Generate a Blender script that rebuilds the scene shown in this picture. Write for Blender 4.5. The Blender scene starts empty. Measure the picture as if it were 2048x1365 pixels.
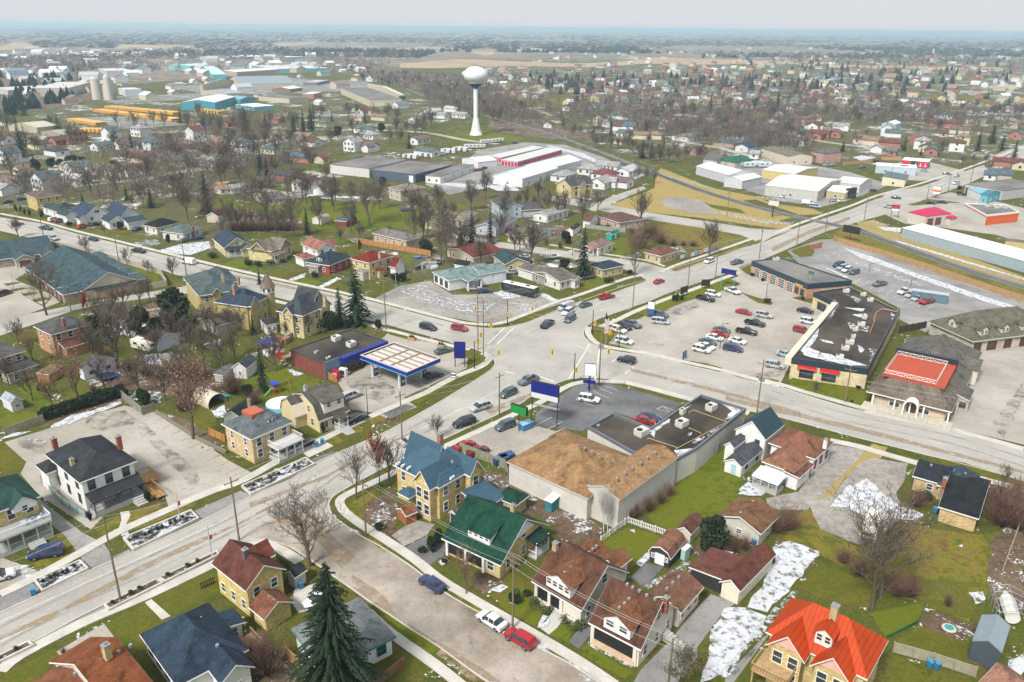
import bpy,bmesh,math,random
from mathutils import Vector,Matrix
from mathutils.geometry import tessellate_polygon
R=math.radians
sc=bpy.context.scene
# ---------------- camera ----------------
F=1593.;PITCH=R(21.5);ROLL=R(.55);H=76.
cam=bpy.data.cameras.new('camera');camo=bpy.data.objects.new('camera',cam);sc.collection.objects.link(camo)
cam.sensor_width=36.;cam.lens=F/2048*36.;cam.clip_start=1.;cam.clip_end=60000.
camo.matrix_world=Matrix.Translation((0,0,H)) @ Matrix.Rotation(R(90)-PITCH,4,'X') @ Matrix.Rotation(ROLL,4,'Z')
sc.camera=camo
# ---------------- sky, sun, exposure ----------------
HAZE_D=.00016;HAZE_C=(.6,.82,.96,1)
SUN_EL,SUN_AZ=R(48),R(215)
w=bpy.data.worlds.new('World');sc.world=w;w.use_nodes=True
nt=w.node_tree;nt.nodes.clear()
sky=nt.nodes.new('ShaderNodeTexSky');sky.sky_type='NISHITA';sky.sun_disc=False
sky.sun_elevation=SUN_EL;sky.sun_rotation=SUN_AZ;sky.dust_density=4.;sky.air_density=1.
mx=nt.nodes.new('ShaderNodeMixRGB');mx.inputs['Fac'].default_value=.86
mx.inputs['Color2'].default_value=(7.95,8.3,8.7,1)
bgn=nt.nodes.new('ShaderNodeBackground');bgn.inputs['Strength'].default_value=.05
on=nt.nodes.new('ShaderNodeOutputWorld')
nt.links.new(sky.outputs[0],mx.inputs['Color1']);nt.links.new(mx.outputs[0],bgn.inputs['Color']);nt.links.new(bgn.outputs[0],on.inputs['Surface'])
sl=bpy.data.lights.new('sun','SUN');sl.energy=2.4;sl.angle=R(12);sl.color=(1.,.96,.9)
so=bpy.data.objects.new('sun',sl);sc.collection.objects.link(so)
sd=Vector((math.sin(SUN_AZ)*math.cos(SUN_EL),math.cos(SUN_AZ)*math.cos(SUN_EL),math.sin(SUN_EL)))
so.rotation_euler=sd.to_track_quat('Z','Y').to_euler();so.location=(0,0,300)
sc.view_settings.view_transform='Standard';sc.view_settings.look='None'
sc.view_settings.exposure=1.03;sc.view_settings.gamma=1.;sc.view_settings.use_curve_mapping=False
cy=sc.cycles
cy.use_denoising=True;cy.max_bounces=5;cy.diffuse_bounces=1;cy.glossy_bounces=2;cy.transmission_bounces=2
cy.transparent_max_bounces=8;cy.volume_bounces=1;cy.caustics_reflective=False;cy.caustics_refractive=False
cy.use_adaptive_sampling=True;cy.adaptive_threshold=.02
C=sc.collection
rnd=random.Random(7)
# ---------------- photo frames -> world ----------------
FR={'P':(0,0,1),'Z1':(0,960,3.37),'Z2':(500,960,3.37),'Z3':(1000,960,3.37),'Z4':(1450,960,3.37),
      'Z5':(0,620,3.413),'Z6':(500,620,3.413),'Z7':(1000,620,3.413),'Z8':(1450,620,3.413),
      'Y1':(0,360,4.096),'Y2':(400,360,4.096),'Y3':(800,360,4.096),'Y4':(1200,360,4.096),'Y5':(1600,360,4.136),
      'Y6':(0,180,4.096),'Y7':(400,180,4.096),'Y8':(800,180,4.096),'W1':(1200,180,4.096),'W2':(1600,180,4.571),
      'V3':(0,20,4.096),'V4':(400,20,4.096),'V5':(800,20,4.096),'V6':(1200,20,4.096),'V7':(1600,20,4.571)}
FRAME='P'
def ray(p,fr=None):
 ox,oy,s=FR[fr or FRAME]
 dx=p[0]/s+ox-1024;dy=p[1]/s+oy-682.5
 c,s_=math.cos(ROLL),math.sin(ROLL)
 u=dx*c+dy*s_;v=-dx*s_+dy*c
 return u,F*math.cos(PITCH)-v*math.sin(PITCH),-(F*math.sin(PITCH)+v*math.cos(PITCH))
def G(p,z=.0,fr=None):
 rx,ry,rz=ray(p,fr);t=(z-H)/rz
 return Vector((rx*t,ry*t,z))
def HG(pb,pt,fr=None):
 g=G(pb,0,fr);rx,ry,rz=ray(pt,fr)
 return H+rz*math.hypot(g.x,g.y)/math.hypot(rx,ry)
def PX(v):
 x,y,z=v[0],v[1],v[2]-H
 cp,sp=math.cos(PITCH),math.sin(PITCH)
 d=y*cp-z*sp;vv=-(y*sp+z*cp);
 if d<1:return (-9999,-9999)
 u=x/d*F;vv=vv/d*F
 c,s_=math.cos(ROLL),math.sin(ROLL)
 return (u*c-vv*s_+1024,u*s_+vv*c+682.5)
# ---------------- materials ----------------
def L(nt,a,b):nt.links.new(a,b)
def newmat(name):
 m=bpy.data.materials.new(name);m.use_nodes=True;n=m.node_tree;b=n.nodes['Principled BSDF']
 return m,n,b
def noise(n,scale,detail=4,coord='Object',rough=.6,vec=None):
 t=n.nodes.new('ShaderNodeTexNoise');t.inputs['Scale'].default_value=scale;t.inputs['Detail'].default_value=detail
 t.inputs['Roughness'].default_value=rough
 if vec is None:
  tc=n.nodes.new('ShaderNodeTexCoord');vec=tc.outputs[coord]
 L(n,vec,t.inputs['Vector']);return t
def ramp(n,fac,stops):
 r=n.nodes.new('ShaderNodeValToRGB');e=r.color_ramp.elements
 while len(e)>1:e.remove(e[-1])
 e[0].position=stops[0][0];e[0].color=(*stops[0][1],1)
 for p,c in stops[1:]:
  k=e.new(p);k.color=(*c,1)
 L(n,fac,r.inputs['Fac']);return r
def mixc(n,mode,fac,a,b):
 m=n.nodes.new('ShaderNodeMixRGB');m.blend_type=mode
 for s,v in ((m.inputs['Fac'],fac),(m.inputs['Color1'],a),(m.inputs['Color2'],b)):
  if hasattr(v,'is_output') or hasattr(v,'links'):L(n,v,s)
  elif isinstance(v,(int,float)):s.default_value=v
  else:s.default_value=(*v,1)
 return m.outputs[0]
def objcol(n):
 o=n.nodes.new('ShaderNodeObjectInfo');return o.outputs['Color']
def g3(v):return (v,v,v)
def bump(n,b,h,strength,dist=.05):
 bp=n.nodes.new('ShaderNodeBump');bp.inputs['Strength'].default_value=strength;bp.inputs['Distance'].default_value=dist
 L(n,h,bp.inputs['Height']);L(n,bp.outputs[0],b.inputs['Normal'])
def surf(name,base=None,var=.25,scale=2.,rough=.85,fine=.1,fscale=20,metal=.0,bmp=.0,spec=.3):
 """mottled surface; base None = the object's own colour"""
 m,n,b=newmat(name)
 t=noise(n,scale,5);t2=noise(n,fscale,2)
 col=objcol(n) if base is None else (*base,)
 if base is not None:
  rgb=n.nodes.new('ShaderNodeRGB');rgb.outputs[0].default_value=(*base,1);col=rgb.outputs[0]
 r1=ramp(n,t.outputs['Fac'],[(.3,g3(1-var)),(.7,g3(1+var*.6))])
 r2=ramp(n,t2.outputs['Fac'],[(.3,g3(1-fine)),(.7,g3(1+fine))])
 c=mixc(n,'MULTIPLY',1.,col,r1.outputs[0]);c=mixc(n,'MULTIPLY',1.,c,r2.outputs[0])
 L(n,c,b.inputs['Base Color']);b.inputs['Roughness'].default_value=rough;b.inputs['Metallic'].default_value=metal
 b.inputs['Specular IOR Level'].default_value=spec
 if bmp:bump(n,b,t2.outputs['Fac'],bmp)
 return m
def lines(n,axis,period,width=.12,soft=.02):
 """thin lines across a local axis: returns 0 on the line, 1 off it"""
 tc=n.nodes.new('ShaderNodeTexCoord');sp=n.nodes.new('ShaderNodeSeparateXYZ');L(n,tc.outputs['Object'],sp.inputs[0])
 d=n.nodes.new('ShaderNodeMath');d.operation='DIVIDE';d.inputs[1].default_value=period
 L(n,sp.outputs[axis],d.inputs[0])
 fr=n.nodes.new('ShaderNodeMath');fr.operation='FRACT';L(n,d.outputs[0],fr.inputs[0])
 return ramp(n,fr.outputs[0],[(.0,g3(0)),(width,g3(0)),(width+soft,g3(1))]).outputs[0]
M={}
def build_materials():
 M['stucco']=surf('stucco',None,.1,.8,.9,.05,30)
 M['paint']=surf('painted_trim',None,.05,1.,.6,.03,20)
 M['metalp']=surf('painted_metal',None,.06,1.,.4,.03,20,spec=.5)
 M['wood']=surf('weathered_wood',None,.25,1.5,.9,.15,14)
 M['bark']=surf('bark',None,.3,2.,.95,.2,25)
 M['leaf']=surf('foliage',None,.45,.9,.8,.25,9)
 M['soil']=surf('soil',None,.4,1.2,.95,.3,9)
 M['conc']=surf('concrete',(.5,.475,.43),.18,.35,.9,.1,5)
 M['planter']=surf('planter_stone',(.55,.53,.49),.25,.8,.9,.15,6)
 M['rub']=surf('rubber',(.02,.02,.022),.1,3,.8,.1,20)
 M['rim']=surf('wheel_rim',(.35,.36,.37),.1,3,.35,.05,20,metal=.7)
 M['snowm']=surf('snow',(.8,.82,.86),.1,.7,.75,.04,6)
 # shingles: courses of slightly different tone
 m,n,b=newmat('shingles');t=noise(n,.5,5);tc=n.nodes.new('ShaderNodeTexCoord')
 br=n.nodes.new('ShaderNodeTexBrick');L(n,tc.outputs['Object'],br.inputs['Vector']);br.inputs['Scale'].default_value=1.
 br.inputs['Color1'].default_value=(.78,.78,.78,1);br.inputs['Color2'].default_value=(1.18,1.18,1.18,1)
 br.inputs['Mortar'].default_value=(.55,.55,.55,1);br.inputs['Brick Width'].default_value=.5;br.inputs['Row Height'].default_value=.3
 br.inputs['Mortar Size'].default_value=.02
 c=mixc(n,'MULTIPLY',1.,objcol(n),br.outputs['Color'])
 r1=ramp(n,t.outputs['Fac'],[(.34,g3(.38)),(.42,g3(.62)),(.55,g3(.76)),(.68,g3(.88))]);c=mixc(n,'MULTIPLY',1.,c,r1.outputs[0])
 t2=noise(n,7,3);r2=ramp(n,t2.outputs['Fac'],[(.3,g3(.8)),(.7,g3(1.2))]);c=mixc(n,'MULTIPLY',.8,c,r2.outputs[0])
 L(n,c,b.inputs['Base Color']);b.inputs['Roughness'].default_value=.9;b.inputs['Specular IOR Level'].default_value=.2;M['shingle']=m
 # standing-seam metal with seams along x / y
 for k,ax in (('seamx',0),('seamy',1)):
  m,n,b=newmat('seamed_metal_roof_'+'xy'[ax]);ln=lines(n,ax,.55,.1,.04);t=noise(n,.6,4)
  r0=ramp(n,ln,[(0,g3(.45)),(1,g3(.85))])
  c=mixc(n,'MULTIPLY',1.,objcol(n),r0.outputs[0])
  r1=ramp(n,t.outputs['Fac'],[(.3,g3(.85)),(.7,g3(1.12))]);c=mixc(n,'MULTIPLY',1.,c,r1.outputs[0])
  L(n,c,b.inputs['Base Color']);b.inputs['Roughness'].default_value=.6;b.inputs['Specular IOR Level'].default_value=.15;M[k]=m
 # lap siding / brick, keyed on local height
 m,n,b=newmat('lap_siding');ln=lines(n,2,.22,.12,.06);r0=ramp(n,ln,[(0,g3(.8)),(1,g3(1.))]);t=noise(n,.7,4)
 c=mixc(n,'MULTIPLY',1.,objcol(n),r0.outputs[0]);r1=ramp(n,t.outputs['Fac'],[(.3,g3(.86)),(.7,g3(1.08))]);c=mixc(n,'MULTIPLY',1.,c,r1.outputs[0])
 L(n,c,b.inputs['Base Color']);b.inputs['Roughness'].default_value=.75;M['siding']=m
 m,n,b=newmat('brick');tc=n.nodes.new('ShaderNodeTexCoord');sp=n.nodes.new('ShaderNodeSeparateXYZ');L(n,tc.outputs['Object'],sp.inputs[0])
 ad=n.nodes.new('ShaderNodeMath');ad.operation='ADD';L(n,sp.outputs[0],ad.inputs[0]);L(n,sp.outputs[1],ad.inputs[1])
 cb=n.nodes.new('ShaderNodeCombineXYZ');L(n,ad.outputs[0],cb.inputs[0]);L(n,sp.outputs[2],cb.inputs[1])
 br=n.nodes.new('ShaderNodeTexBrick');L(n,cb.outputs[0],br.inputs['Vector']);br.inputs['Scale'].default_value=1.
 br.inputs['Color1'].default_value=(.72,.7,.66,1);br.inputs['Color2'].default_value=(1.2,1.2,1.2,1)
 br.inputs['Mortar'].default_value=(1.05,1.05,1.05,1);br.inputs['Brick Width'].default_value=.42;br.inputs['Row Height'].default_value=.16
 br.inputs['Mortar Size'].default_value=.015
 t=noise(n,.6,4);c=mixc(n,'MULTIPLY',1.,objcol(n),br.outputs['Color'])
 r1=ramp(n,t.outputs['Fac'],[(.3,g3(.8)),(.7,g3(1.12))]);c=mixc(n,'MULTIPLY',1.,c,r1.outputs[0])
 L(n,c,b.inputs['Base Color']);b.inputs['Roughness'].default_value=.9;M['brick']=m
 # vertical boards / corrugation (fences, metal sheds)
 m,n,b=newmat('vertical_boards');tc=n.nodes.new('ShaderNodeTexCoord');sp=n.nodes.new('ShaderNodeSeparateXYZ');L(n,tc.outputs['Object'],sp.inputs[0])
 ad=n.nodes.new('ShaderNodeMath');ad.operation='ADD';L(n,sp.outputs[0],ad.inputs[0]);L(n,sp.outputs[1],ad.inputs[1])
 d=n.nodes.new('ShaderNodeMath');d.operation='DIVIDE';d.inputs[1].default_value=.3;L(n,ad.outputs[0],d.inputs[0])
 fr=n.nodes.new('ShaderNodeMath');fr.operation='FRACT';L(n,d.outputs[0],fr.inputs[0])
 r0=ramp(n,fr.outputs[0],[(0,g3(.45)),(.12,g3(.6)),(.2,g3(1.))]);t=noise(n,1.2,4)
 c=mixc(n,'MULTIPLY',1.,objcol(n),r0.outputs[0]);r1=ramp(n,t.outputs['Fac'],[(.3,g3(.75)),(.7,g3(1.15))]);c=mixc(n,'MULTIPLY',1.,c,r1.outputs[0])
 L(n,c,b.inputs['Base Color']);b.inputs['Roughness'].default_value=.85;M['board']=m
 # car paint, glass, lamps
 m,n,b=newmat('car_paint');t=noise(n,3,3);r1=ramp(n,t.outputs['Fac'],[(.3,g3(.9)),(.7,g3(1.05))])
 c=mixc(n,'MULTIPLY',1.,objcol(n),r1.outputs[0]);L(n,c,b.inputs['Base Color']);b.inputs['Roughness'].default_value=.32
 b.inputs['Coat Weight'].default_value=.5;b.inputs['Coat Roughness'].default_value=.08;M['car']=m
 m,n,b=newmat('dark_glass');b.inputs['Roughness'].default_value=.08;t=noise(n,.5,2)
 r1=ramp(n,t.outputs['Fac'],[(.35,(.02,.026,.032)),(.65,(.07,.085,.1))]);L(n,r1.outputs[0],b.inputs['Base Color']);M['glass']=m
 M['lamp_w']=surf('clear_lamp_lens',(.7,.72,.75),.05,2,.15,.03,20)
 M['lamp_r']=surf('red_lamp_lens',(.35,.01,.01),.1,2,.2,.05,20)
 M['black']=surf('black_metal',(.02,.02,.022),.1,2,.5,.05,20)
 M['steel']=surf('galvanised_steel',(.36,.37,.38),.15,2,.45,.05,20,metal=.4)
 # --- ground family (world coordinates: those objects sit at the origin) ---
 def gm(name,stops,s1=.03,s2=.45,s3=4.,fine=.25,rough=.95,sp=None):
  m,n,b=newmat(name);a=noise(n,s1,6,rough=.62);d=noise(n,s2,5,rough=.7);e=noise(n,s3,3)
  ad=n.nodes.new('ShaderNodeMath');ad.operation='MULTIPLY_ADD';L(n,d.outputs['Fac'],ad.inputs[0]);ad.inputs[1].default_value=.5
  sb=n.nodes.new('ShaderNodeMath');sb.operation='MULTIPLY';L(n,a.outputs['Fac'],sb.inputs[0]);sb.inputs[1].default_value=.5
  L(n,sb.outputs[0],ad.inputs[2])
  r=ramp(n,ad.outputs[0],stops);f=ramp(n,e.outputs['Fac'],[(.3,g3(1-fine)),(.7,g3(1+fine))])
  c=mixc(n,'MULTIPLY',1.,r.outputs[0],f.outputs[0])
  if sp:
   q=noise(n,sp[0],4);g=noise(n,sp[0]*.12,3)
   mu=n.nodes.new('ShaderNodeMath');mu.operation='MULTIPLY';L(n,q.outputs['Fac'],mu.inputs[0]);L(n,g.outputs['Fac'],mu.inputs[1])
   k=ramp(n,mu.outputs[0],[(sp[1],g3(0)),(sp[1]+.02,g3(1))]);c=mixc(n,'MIX',k.outputs[0],c,sp[2])
  L(n,c,b.inputs['Base Color']);b.inputs['Roughness'].default_value=rough;b.inputs['Specular IOR Level'].default_value=.15
  return m
 M['ground']=gm('ground_mixed_grass',[(.34,(.035,.026,.017)),(.4,(.07,.048,.024)),(.44,(.11,.095,.02)),(.48,(.06,.085,.012)),(.52,(.1,.09,.02)),(.56,(.05,.075,.01)),(.62,(.08,.065,.022)),(.7,(.05,.07,.01))],
                     .022,.2,3.,.32,sp=(1.4,.36,(.62,.63,.66)))
 M['yard']=gm('yards_between_houses',[(.36,(.05,.04,.028)),(.42,(.11,.085,.055)),(.46,(.075,.085,.02)),(.49,(.12,.1,.045)),(.52,(.065,.08,.02)),(.55,(.16,.14,.11)),(.62,(.3,.28,.25))],
                     .03,.09,.6,.3,sp=(.25,.33,(.6,.61,.64)))
 M['plain']=gm('open_plain',[(.38,(.12,.1,.09)),(.46,(.26,.2,.15)),(.52,(.14,.12,.1)),(.58,(.32,.25,.18)),(.64,(.13,.12,.08))],.0012,.006,.06,.25,sp=(.02,.36,(.6,.6,.62)))
 M['lawn']=gm('green_lawn',[(.38,(.1,.07,.015)),(.44,(.13,.11,.018)),(.5,(.075,.09,.01)),(.56,(.12,.11,.018)),(.62,(.05,.075,.006))],.06,.6,5,.2)
 M['lawnb']=gm('bright_lawn',[(.38,(.16,.12,.018)),(.44,(.09,.125,.008)),(.5,(.13,.13,.014)),(.56,(.05,.095,.006)),(.62,(.12,.125,.01))],.06,.6,5,.15)
 M['dead']=gm('dormant_grass',[(.36,(.1,.065,.025)),(.44,(.16,.11,.03)),(.5,(.17,.145,.022)),(.55,(.08,.095,.012)),(.62,(.13,.105,.03))],.05,.5,4,.25)
 M['straw']=gm('straw_grass',[(.36,(.22,.14,.05)),(.47,(.34,.25,.09)),(.6,(.24,.21,.07))],.05,.5,4,.22)
 M['litter']=gm('leaf_litter',[(.36,(.05,.036,.025)),(.48,(.11,.075,.05)),(.6,(.16,.115,.075))],.1,.9,6,.4,sp=(2.5,.33,(.66,.67,.7)))
 M['gravel']=gm('gravel',[(.36,(.16,.15,.135)),(.48,(.26,.24,.215)),(.6,(.36,.34,.31))],.08,.8,8,.25)
 M['field']=gm('stubble_field',[(.38,(.3,.2,.13)),(.5,(.42,.3,.2)),(.6,(.36,.3,.16))],.003,.02,.3,.12)
 # paving: pale salt-worn asphalt with tar cracks and patches
 def pave(name,c0,c1,crack=.35,csc=.22,stain=.5):
  m,n,b=newmat(name);a=noise(n,.06,6,rough=.65);e=noise(n,2.2,5,rough=.7)
  r=ramp(n,a.outputs['Fac'],[(.36,c0),(.62,c1)]);f=ramp(n,e.outputs['Fac'],[(.3,g3(.88)),(.7,g3(1.08))])
  c=mixc(n,'MULTIPLY',1.,r.outputs[0],f.outputs[0])
  tc=n.nodes.new('ShaderNodeTexCoord');wn=noise(n,.12,6,rough=.7);ws=n.nodes.new('ShaderNodeVectorMath');ws.operation='SCALE';ws.inputs['Scale'].default_value=14.;L(n,wn.outputs['Color'],ws.inputs[0]);va=n.nodes.new('ShaderNodeMixRGB');va.blend_type='ADD';va.inputs['Fac'].default_value=1.
  L(n,tc.outputs['Object'],va.inputs['Color1']);L(n,ws.outputs[0],va.inputs['Color2'])
  vo=n.nodes.new('ShaderNodeTexVoronoi');vo.feature='DISTANCE_TO_EDGE';vo.inputs['Scale'].default_value=csc;L(n,va.outputs[0],vo.inputs['Vector'])
  k=ramp(n,vo.outputs['Distance'],[(.0,g3(1-crack)),(.006,g3(1-crack*.8)),(.018,g3(1))]);c=mixc(n,'MULTIPLY',1.,c,k.outputs[0])
  s=noise(n,.35,6,rough=.75);k2=ramp(n,s.outputs['Fac'],[(.3,g3(1-stain)),(.42,g3(1.))]);c=mixc(n,'MULTIPLY',1.,c,k2.outputs[0])
  L(n,c,b.inputs['Base Color']);b.inputs['Roughness'].default_value=.85;b.inputs['Specular IOR Level'].default_value=.1
  return m
 M['road']=pave('worn_road',(.33,.315,.285),(.42,.4,.365),.1,.07,.1)
 M['street']=pave('patched_street',(.17,.14,.105),(.43,.38,.33),.32,.22,.45)
 M['lot']=pave('parking_lot_paving',(.31,.28,.24),(.42,.39,.345),.16,.16,.28)
 M['dlot']=pave('dark_asphalt',(.1,.1,.105),(.19,.19,.195),.3,.14,.45)
 M['mlot']=pave('grey_asphalt',(.2,.195,.19),(.32,.31,.3),.3,.14,.4)
 M['roofdark']=pave('tar_roof',(.022,.021,.02),(.095,.08,.066),.2,.12,.3)
 M['roofgrey']=pave('gravel_roof',(.13,.125,.12),(.22,.21,.2),.2,.12,.3)
 M['line']=surf('road_paint',(.62,.61,.57),.3,1.2,.8,.2,6)
 M['liney']=surf('faded_yellow_paint',(.55,.44,.16),.3,1.2,.8,.2,6)
 # broken patches: see-through holes where the noise is low
 def patchy(name,col,lo,hi,s=.8,s2=None,rough=.8,var=.15):
  m,n,b=newmat(name);a=noise(n,s,6,rough=.68);t=noise(n,3,3)
  f=ramp(n,t.outputs['Fac'],[(.3,g3(1-var)),(.7,g3(1+var))]);rgb=n.nodes.new('ShaderNodeRGB');rgb.outputs[0].default_value=(*col,1)
  L(n,mixc(n,'MULTIPLY',1.,rgb.outputs[0],f.outputs[0]),b.inputs['Base Color']);b.inputs['Roughness'].default_value=rough
  k=ramp(n,a.outputs['Fac'],[(lo,g3(0)),(hi,g3(1))]);L(n,k.outputs[0],b.inputs['Alpha'])
  return m
 M['snow']=patchy('snow_cover',(.54,.56,.59),.34,.5,.9,rough=.7,var=.06)
 M['snowp']=patchy('snow_patches',(.54,.56,.59),.47,.6,.9,rough=.7,var=.06)
 M['dirt']=patchy('road_dirt',(.33,.24,.15),.34,.66,.5)
 M['tar']=patchy('tar_stain',(.09,.085,.08),.44,.85,.35)
 M['track']=patchy('tyre_wear',(.22,.21,.195),.42,1.1,.12)
build_materials()
# ---------------- object helpers ----------------
ALLTOP=[]
def tag(o,label=None,cat=None,group=None,kind=None):
 if label:o['label']=label
 if cat:o['category']=cat
 if group:o['group']=group
 if kind:o['kind']=kind
 if not kind and label:ALLTOP.append(o)
 return o
def rgba(c):return (c[0],c[1],c[2],1.)
def link(name,me,parent=None,color=None):
 o=bpy.data.objects.new(name,me);C.objects.link(o)
 if parent is not None:o.parent=parent
 if color is not None:o.color=rgba(color)
 return o
def empty(name,loc,rz=.0):
 o=bpy.data.objects.new(name,None);C.objects.link(o);o.location=loc;o.rotation_euler=(0,0,rz);o.empty_display_size=.5
 return o
def dup(root,loc=None,rz=None,colors=None,scale=None):
 r=root.copy();C.objects.link(r)
 for k in ('label','group'):
  if k in r:del r[k]
 if loc is not None:r.location=loc
 if rz is not None:r.rotation_euler=(0,0,rz)
 if scale is not None:r.scale=scale if hasattr(scale,'__len__') else (scale,)*3
 for ch in KIDS.get(root.name,()):
  c=ch.copy();C.objects.link(c);c.parent=r
  if colors and ch.name.split('.')[0] in colors:c.color=rgba(colors[ch.name.split('.')[0]])
  for g in KIDS.get(ch.name,()):
   d=g.copy();C.objects.link(d);d.parent=c
 return r
KIDS={}
def register(root):
 """remember the tree of a prototype"""
 allo=[o for o in C.objects if o.parent==root]
 KIDS[root.name]=allo
 for o in allo:KIDS[o.name]=[g for g in C.objects if g.parent==o]
class MB:
 def __init__(s):s.v=[];s.f=[]
 def poly(s,pts):
  i=len(s.v);s.v+=[tuple(p) for p in pts];s.f.append(tuple(range(i,i+len(pts))));return s
 def box(s,x0,y0,z0,x1,y1,z1):
  i=len(s.v)
  s.v+=[(x0,y0,z0),(x1,y0,z0),(x1,y1,z0),(x0,y1,z0),(x0,y0,z1),(x1,y0,z1),(x1,y1,z1),(x0,y1,z1)]
  s.f+=[(i,i+3,i+2,i+1),(i+4,i+5,i+6,i+7),(i,i+1,i+5,i+4),(i+1,i+2,i+6,i+5),(i+2,i+3,i+7,i+6),(i+3,i,i+4,i+7)]
  return s
 def bar(s,a,b,r,r2=None,n=6,cap=True):
  a=Vector(a);b=Vector(b);r2=r if r2 is None else r2;d=b-a
  if d.length<1e-6:return s
  d.normalize();up=Vector((0,0,1)) if abs(d.z)<.95 else Vector((1,0,0))
  p=d.cross(up).normalized();q=d.cross(p);i=len(s.v)
  for c,rr in ((a,r),(b,r2)):
   for k in range(n):
    t=2*math.pi*k/n;s.v.append(tuple(c+p*(math.cos(t)*rr)+q*(math.sin(t)*rr)))
  for k in range(n):
   s.f.append((i+k,i+(k+1)%n,i+n+(k+1)%n,i+n+k))
  if cap:s.f.append(tuple(i+k for k in range(n))[::-1]);s.f.append(tuple(i+n+k for k in range(n)))
  return s
 def prism(s,poly,z0,z1):
  """vertical prism over a 2-D outline (may be concave)"""
  i=len(s.v);n=len(poly)
  ar=sum(poly[k][0]*poly[(k+1)%n][1]-poly[(k+1)%n][0]*poly[k][1] for k in range(n))
  if ar<0:poly=poly[::-1]
  s.v+=[(p[0],p[1],z0) for p in poly]+[(p[0],p[1],z1) for p in poly]
  for k in range(n):s.f.append((i+k,i+(k+1)%n,i+n+(k+1)%n,i+n+k))
  for t in tessellate_polygon([[Vector((p[0],p[1],0)) for p in poly]]):
   a,b,c=t
   A,B_,C_=(Vector((poly[q][0],poly[q][1])) for q in t)
   if (B_-A).cross(C_-A)<0:b,c=c,b
   s.f.append((i+n+a,i+n+b,i+n+c));s.f.append((i+a,i+c,i+b))
  return s
 def solid(s,faces,th=.18):
  """slab under a set of top faces (shared edges stay open inside)"""
  edges={}
  key=lambda p:(round(p[0],3),round(p[1],3),round(p[2],3))
  for f in faces:
   s.poly(f);s.poly([(p[0],p[1],p[2]-th) for p in f][::-1])
   for k in range(len(f)):
    a,b=f[k],f[(k+1)%len(f)];edges.setdefault(frozenset((key(a),key(b))),[]).append((a,b))
  for e in edges.values():
   if len(e)==1:
    a,b=e[0];s.poly([a,(a[0],a[1],a[2]-th),(b[0],b[1],b[2]-th),b])
  return s
 def mesh(s,name,mat,smooth=False):
  me=bpy.data.meshes.new(name);me.from_pydata(s.v,[],s.f)
  if mat is not None:me.materials.append(mat)
  if smooth:
   me.polygons.foreach_set('use_smooth',[True]*len(me.polygons))
  me.update();return me
 def build(s,name,mat,parent=None,color=None,smooth=False):
  return link(name,s.mesh(name,mat,smooth),parent,color)
# GROUND, ROADS, PAVED AND PLANTED AREAS
def jag(pts,amp,step,r):
 out=[]
 n=len(pts)
 for k in range(n):
  a=pts[k];b=pts[(k+1)%n];d=math.hypot(b[0]-a[0],b[1]-a[1]);m=max(1,min(30,int(d/step)))
  for j in range(m):
   t=j/m;out.append((a[0]+(b[0]-a[0])*t+r.uniform(-amp,amp),a[1]+(b[1]-a[1])*t+r.uniform(-amp,amp)))
 return out
def smooth(pts,n=4,closed=True):
 out=[];N=len(pts)
 for i in range(N if closed else N-1):
  p0,p1,p2,p3=(pts[(i+k-1)%N] if closed else pts[min(max(i+k-1,0),N-1)] for k in range(4))
  for j in range(n):
   t=j/n;t2=t*t;t3=t2*t
   out.append(tuple(.5*(2*p1[q]+(p2[q]-p0[q])*t+(2*p0[q]-5*p1[q]+4*p2[q]-p3[q])*t2+(3*p1[q]-p0[q]-3*p2[q]+p3[q])*t3) for q in (0,1)))
 if not closed:out.append(tuple(pts[-1]))
 return out
LAY={}
def sheet(name,px,mat,z,fr='P',amp=.0,step=1.5,sm=0,kind='structure',world=False):
 """a flat area outlined on the photo and laid on the ground"""
 pts=[tuple(p) for p in px] if world else [tuple(G(p,0,fr))[:2] for p in px]
 if sm:pts=smooth(pts,sm)
 if amp:pts=jag(pts,amp,step,rnd)
 LAY[z]=LAY.get(z,0)+1;zz=z+(LAY[z]%8)*.0015
 mb=MB();mb.v=[(p[0],p[1],zz) for p in pts]
 for t in tessellate_polygon([[Vector((p[0],p[1],0)) for p in pts]]):
  a,b,c=t;A,B_,C_=(Vector(pts[q]) for q in t)
  if (B_-A).cross(C_-A)<0:b,c=c,b
  mb.f.append((a,b,c))
 return tag(mb.build(name,M[mat]),kind=kind)
def offs(pts,d):
 out=[];n=len(pts)
 for i,p in enumerate(pts):
  a=pts[max(i-1,0)];b=pts[min(i+1,n-1)];dx,dy=b[0]-a[0],b[1]-a[1];l=math.hypot(dx,dy) or 1
  out.append((p[0]-dy/l*d,p[1]+dx/l*d))
 return out
def strip(name,px,d0,d1,z0,z1,mat,fr='P',sm=3,world=False):
 """a band between two offsets of a line drawn on the photo (left of travel positive); z0..z1 its thickness"""
 pts=[tuple(p) for p in px] if world else [tuple(G(p,0,fr))[:2] for p in px]
 if sm:pts=smooth(pts,sm,False)
 a=offs(pts,d0);b=offs(pts,d1);mb=MB()
 for i in range(len(a)-1):
  q=[a[i],a[i+1],b[i+1],b[i]]
  if (q[1][0]-q[0][0])*(q[2][1]-q[0][1])-(q[1][1]-q[0][1])*(q[2][0]-q[0][0])<0:q=q[::-1]
  mb.poly([(p[0],p[1],z1) for p in q])
  if z1-z0>.03:
   for u in (a,b):mb.poly([(*u[i],z0),(*u[i+1],z0),(*u[i+1],z1),(*u[i],z1)])
 return tag(mb.build(name,M[mat]),kind='structure')
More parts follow.
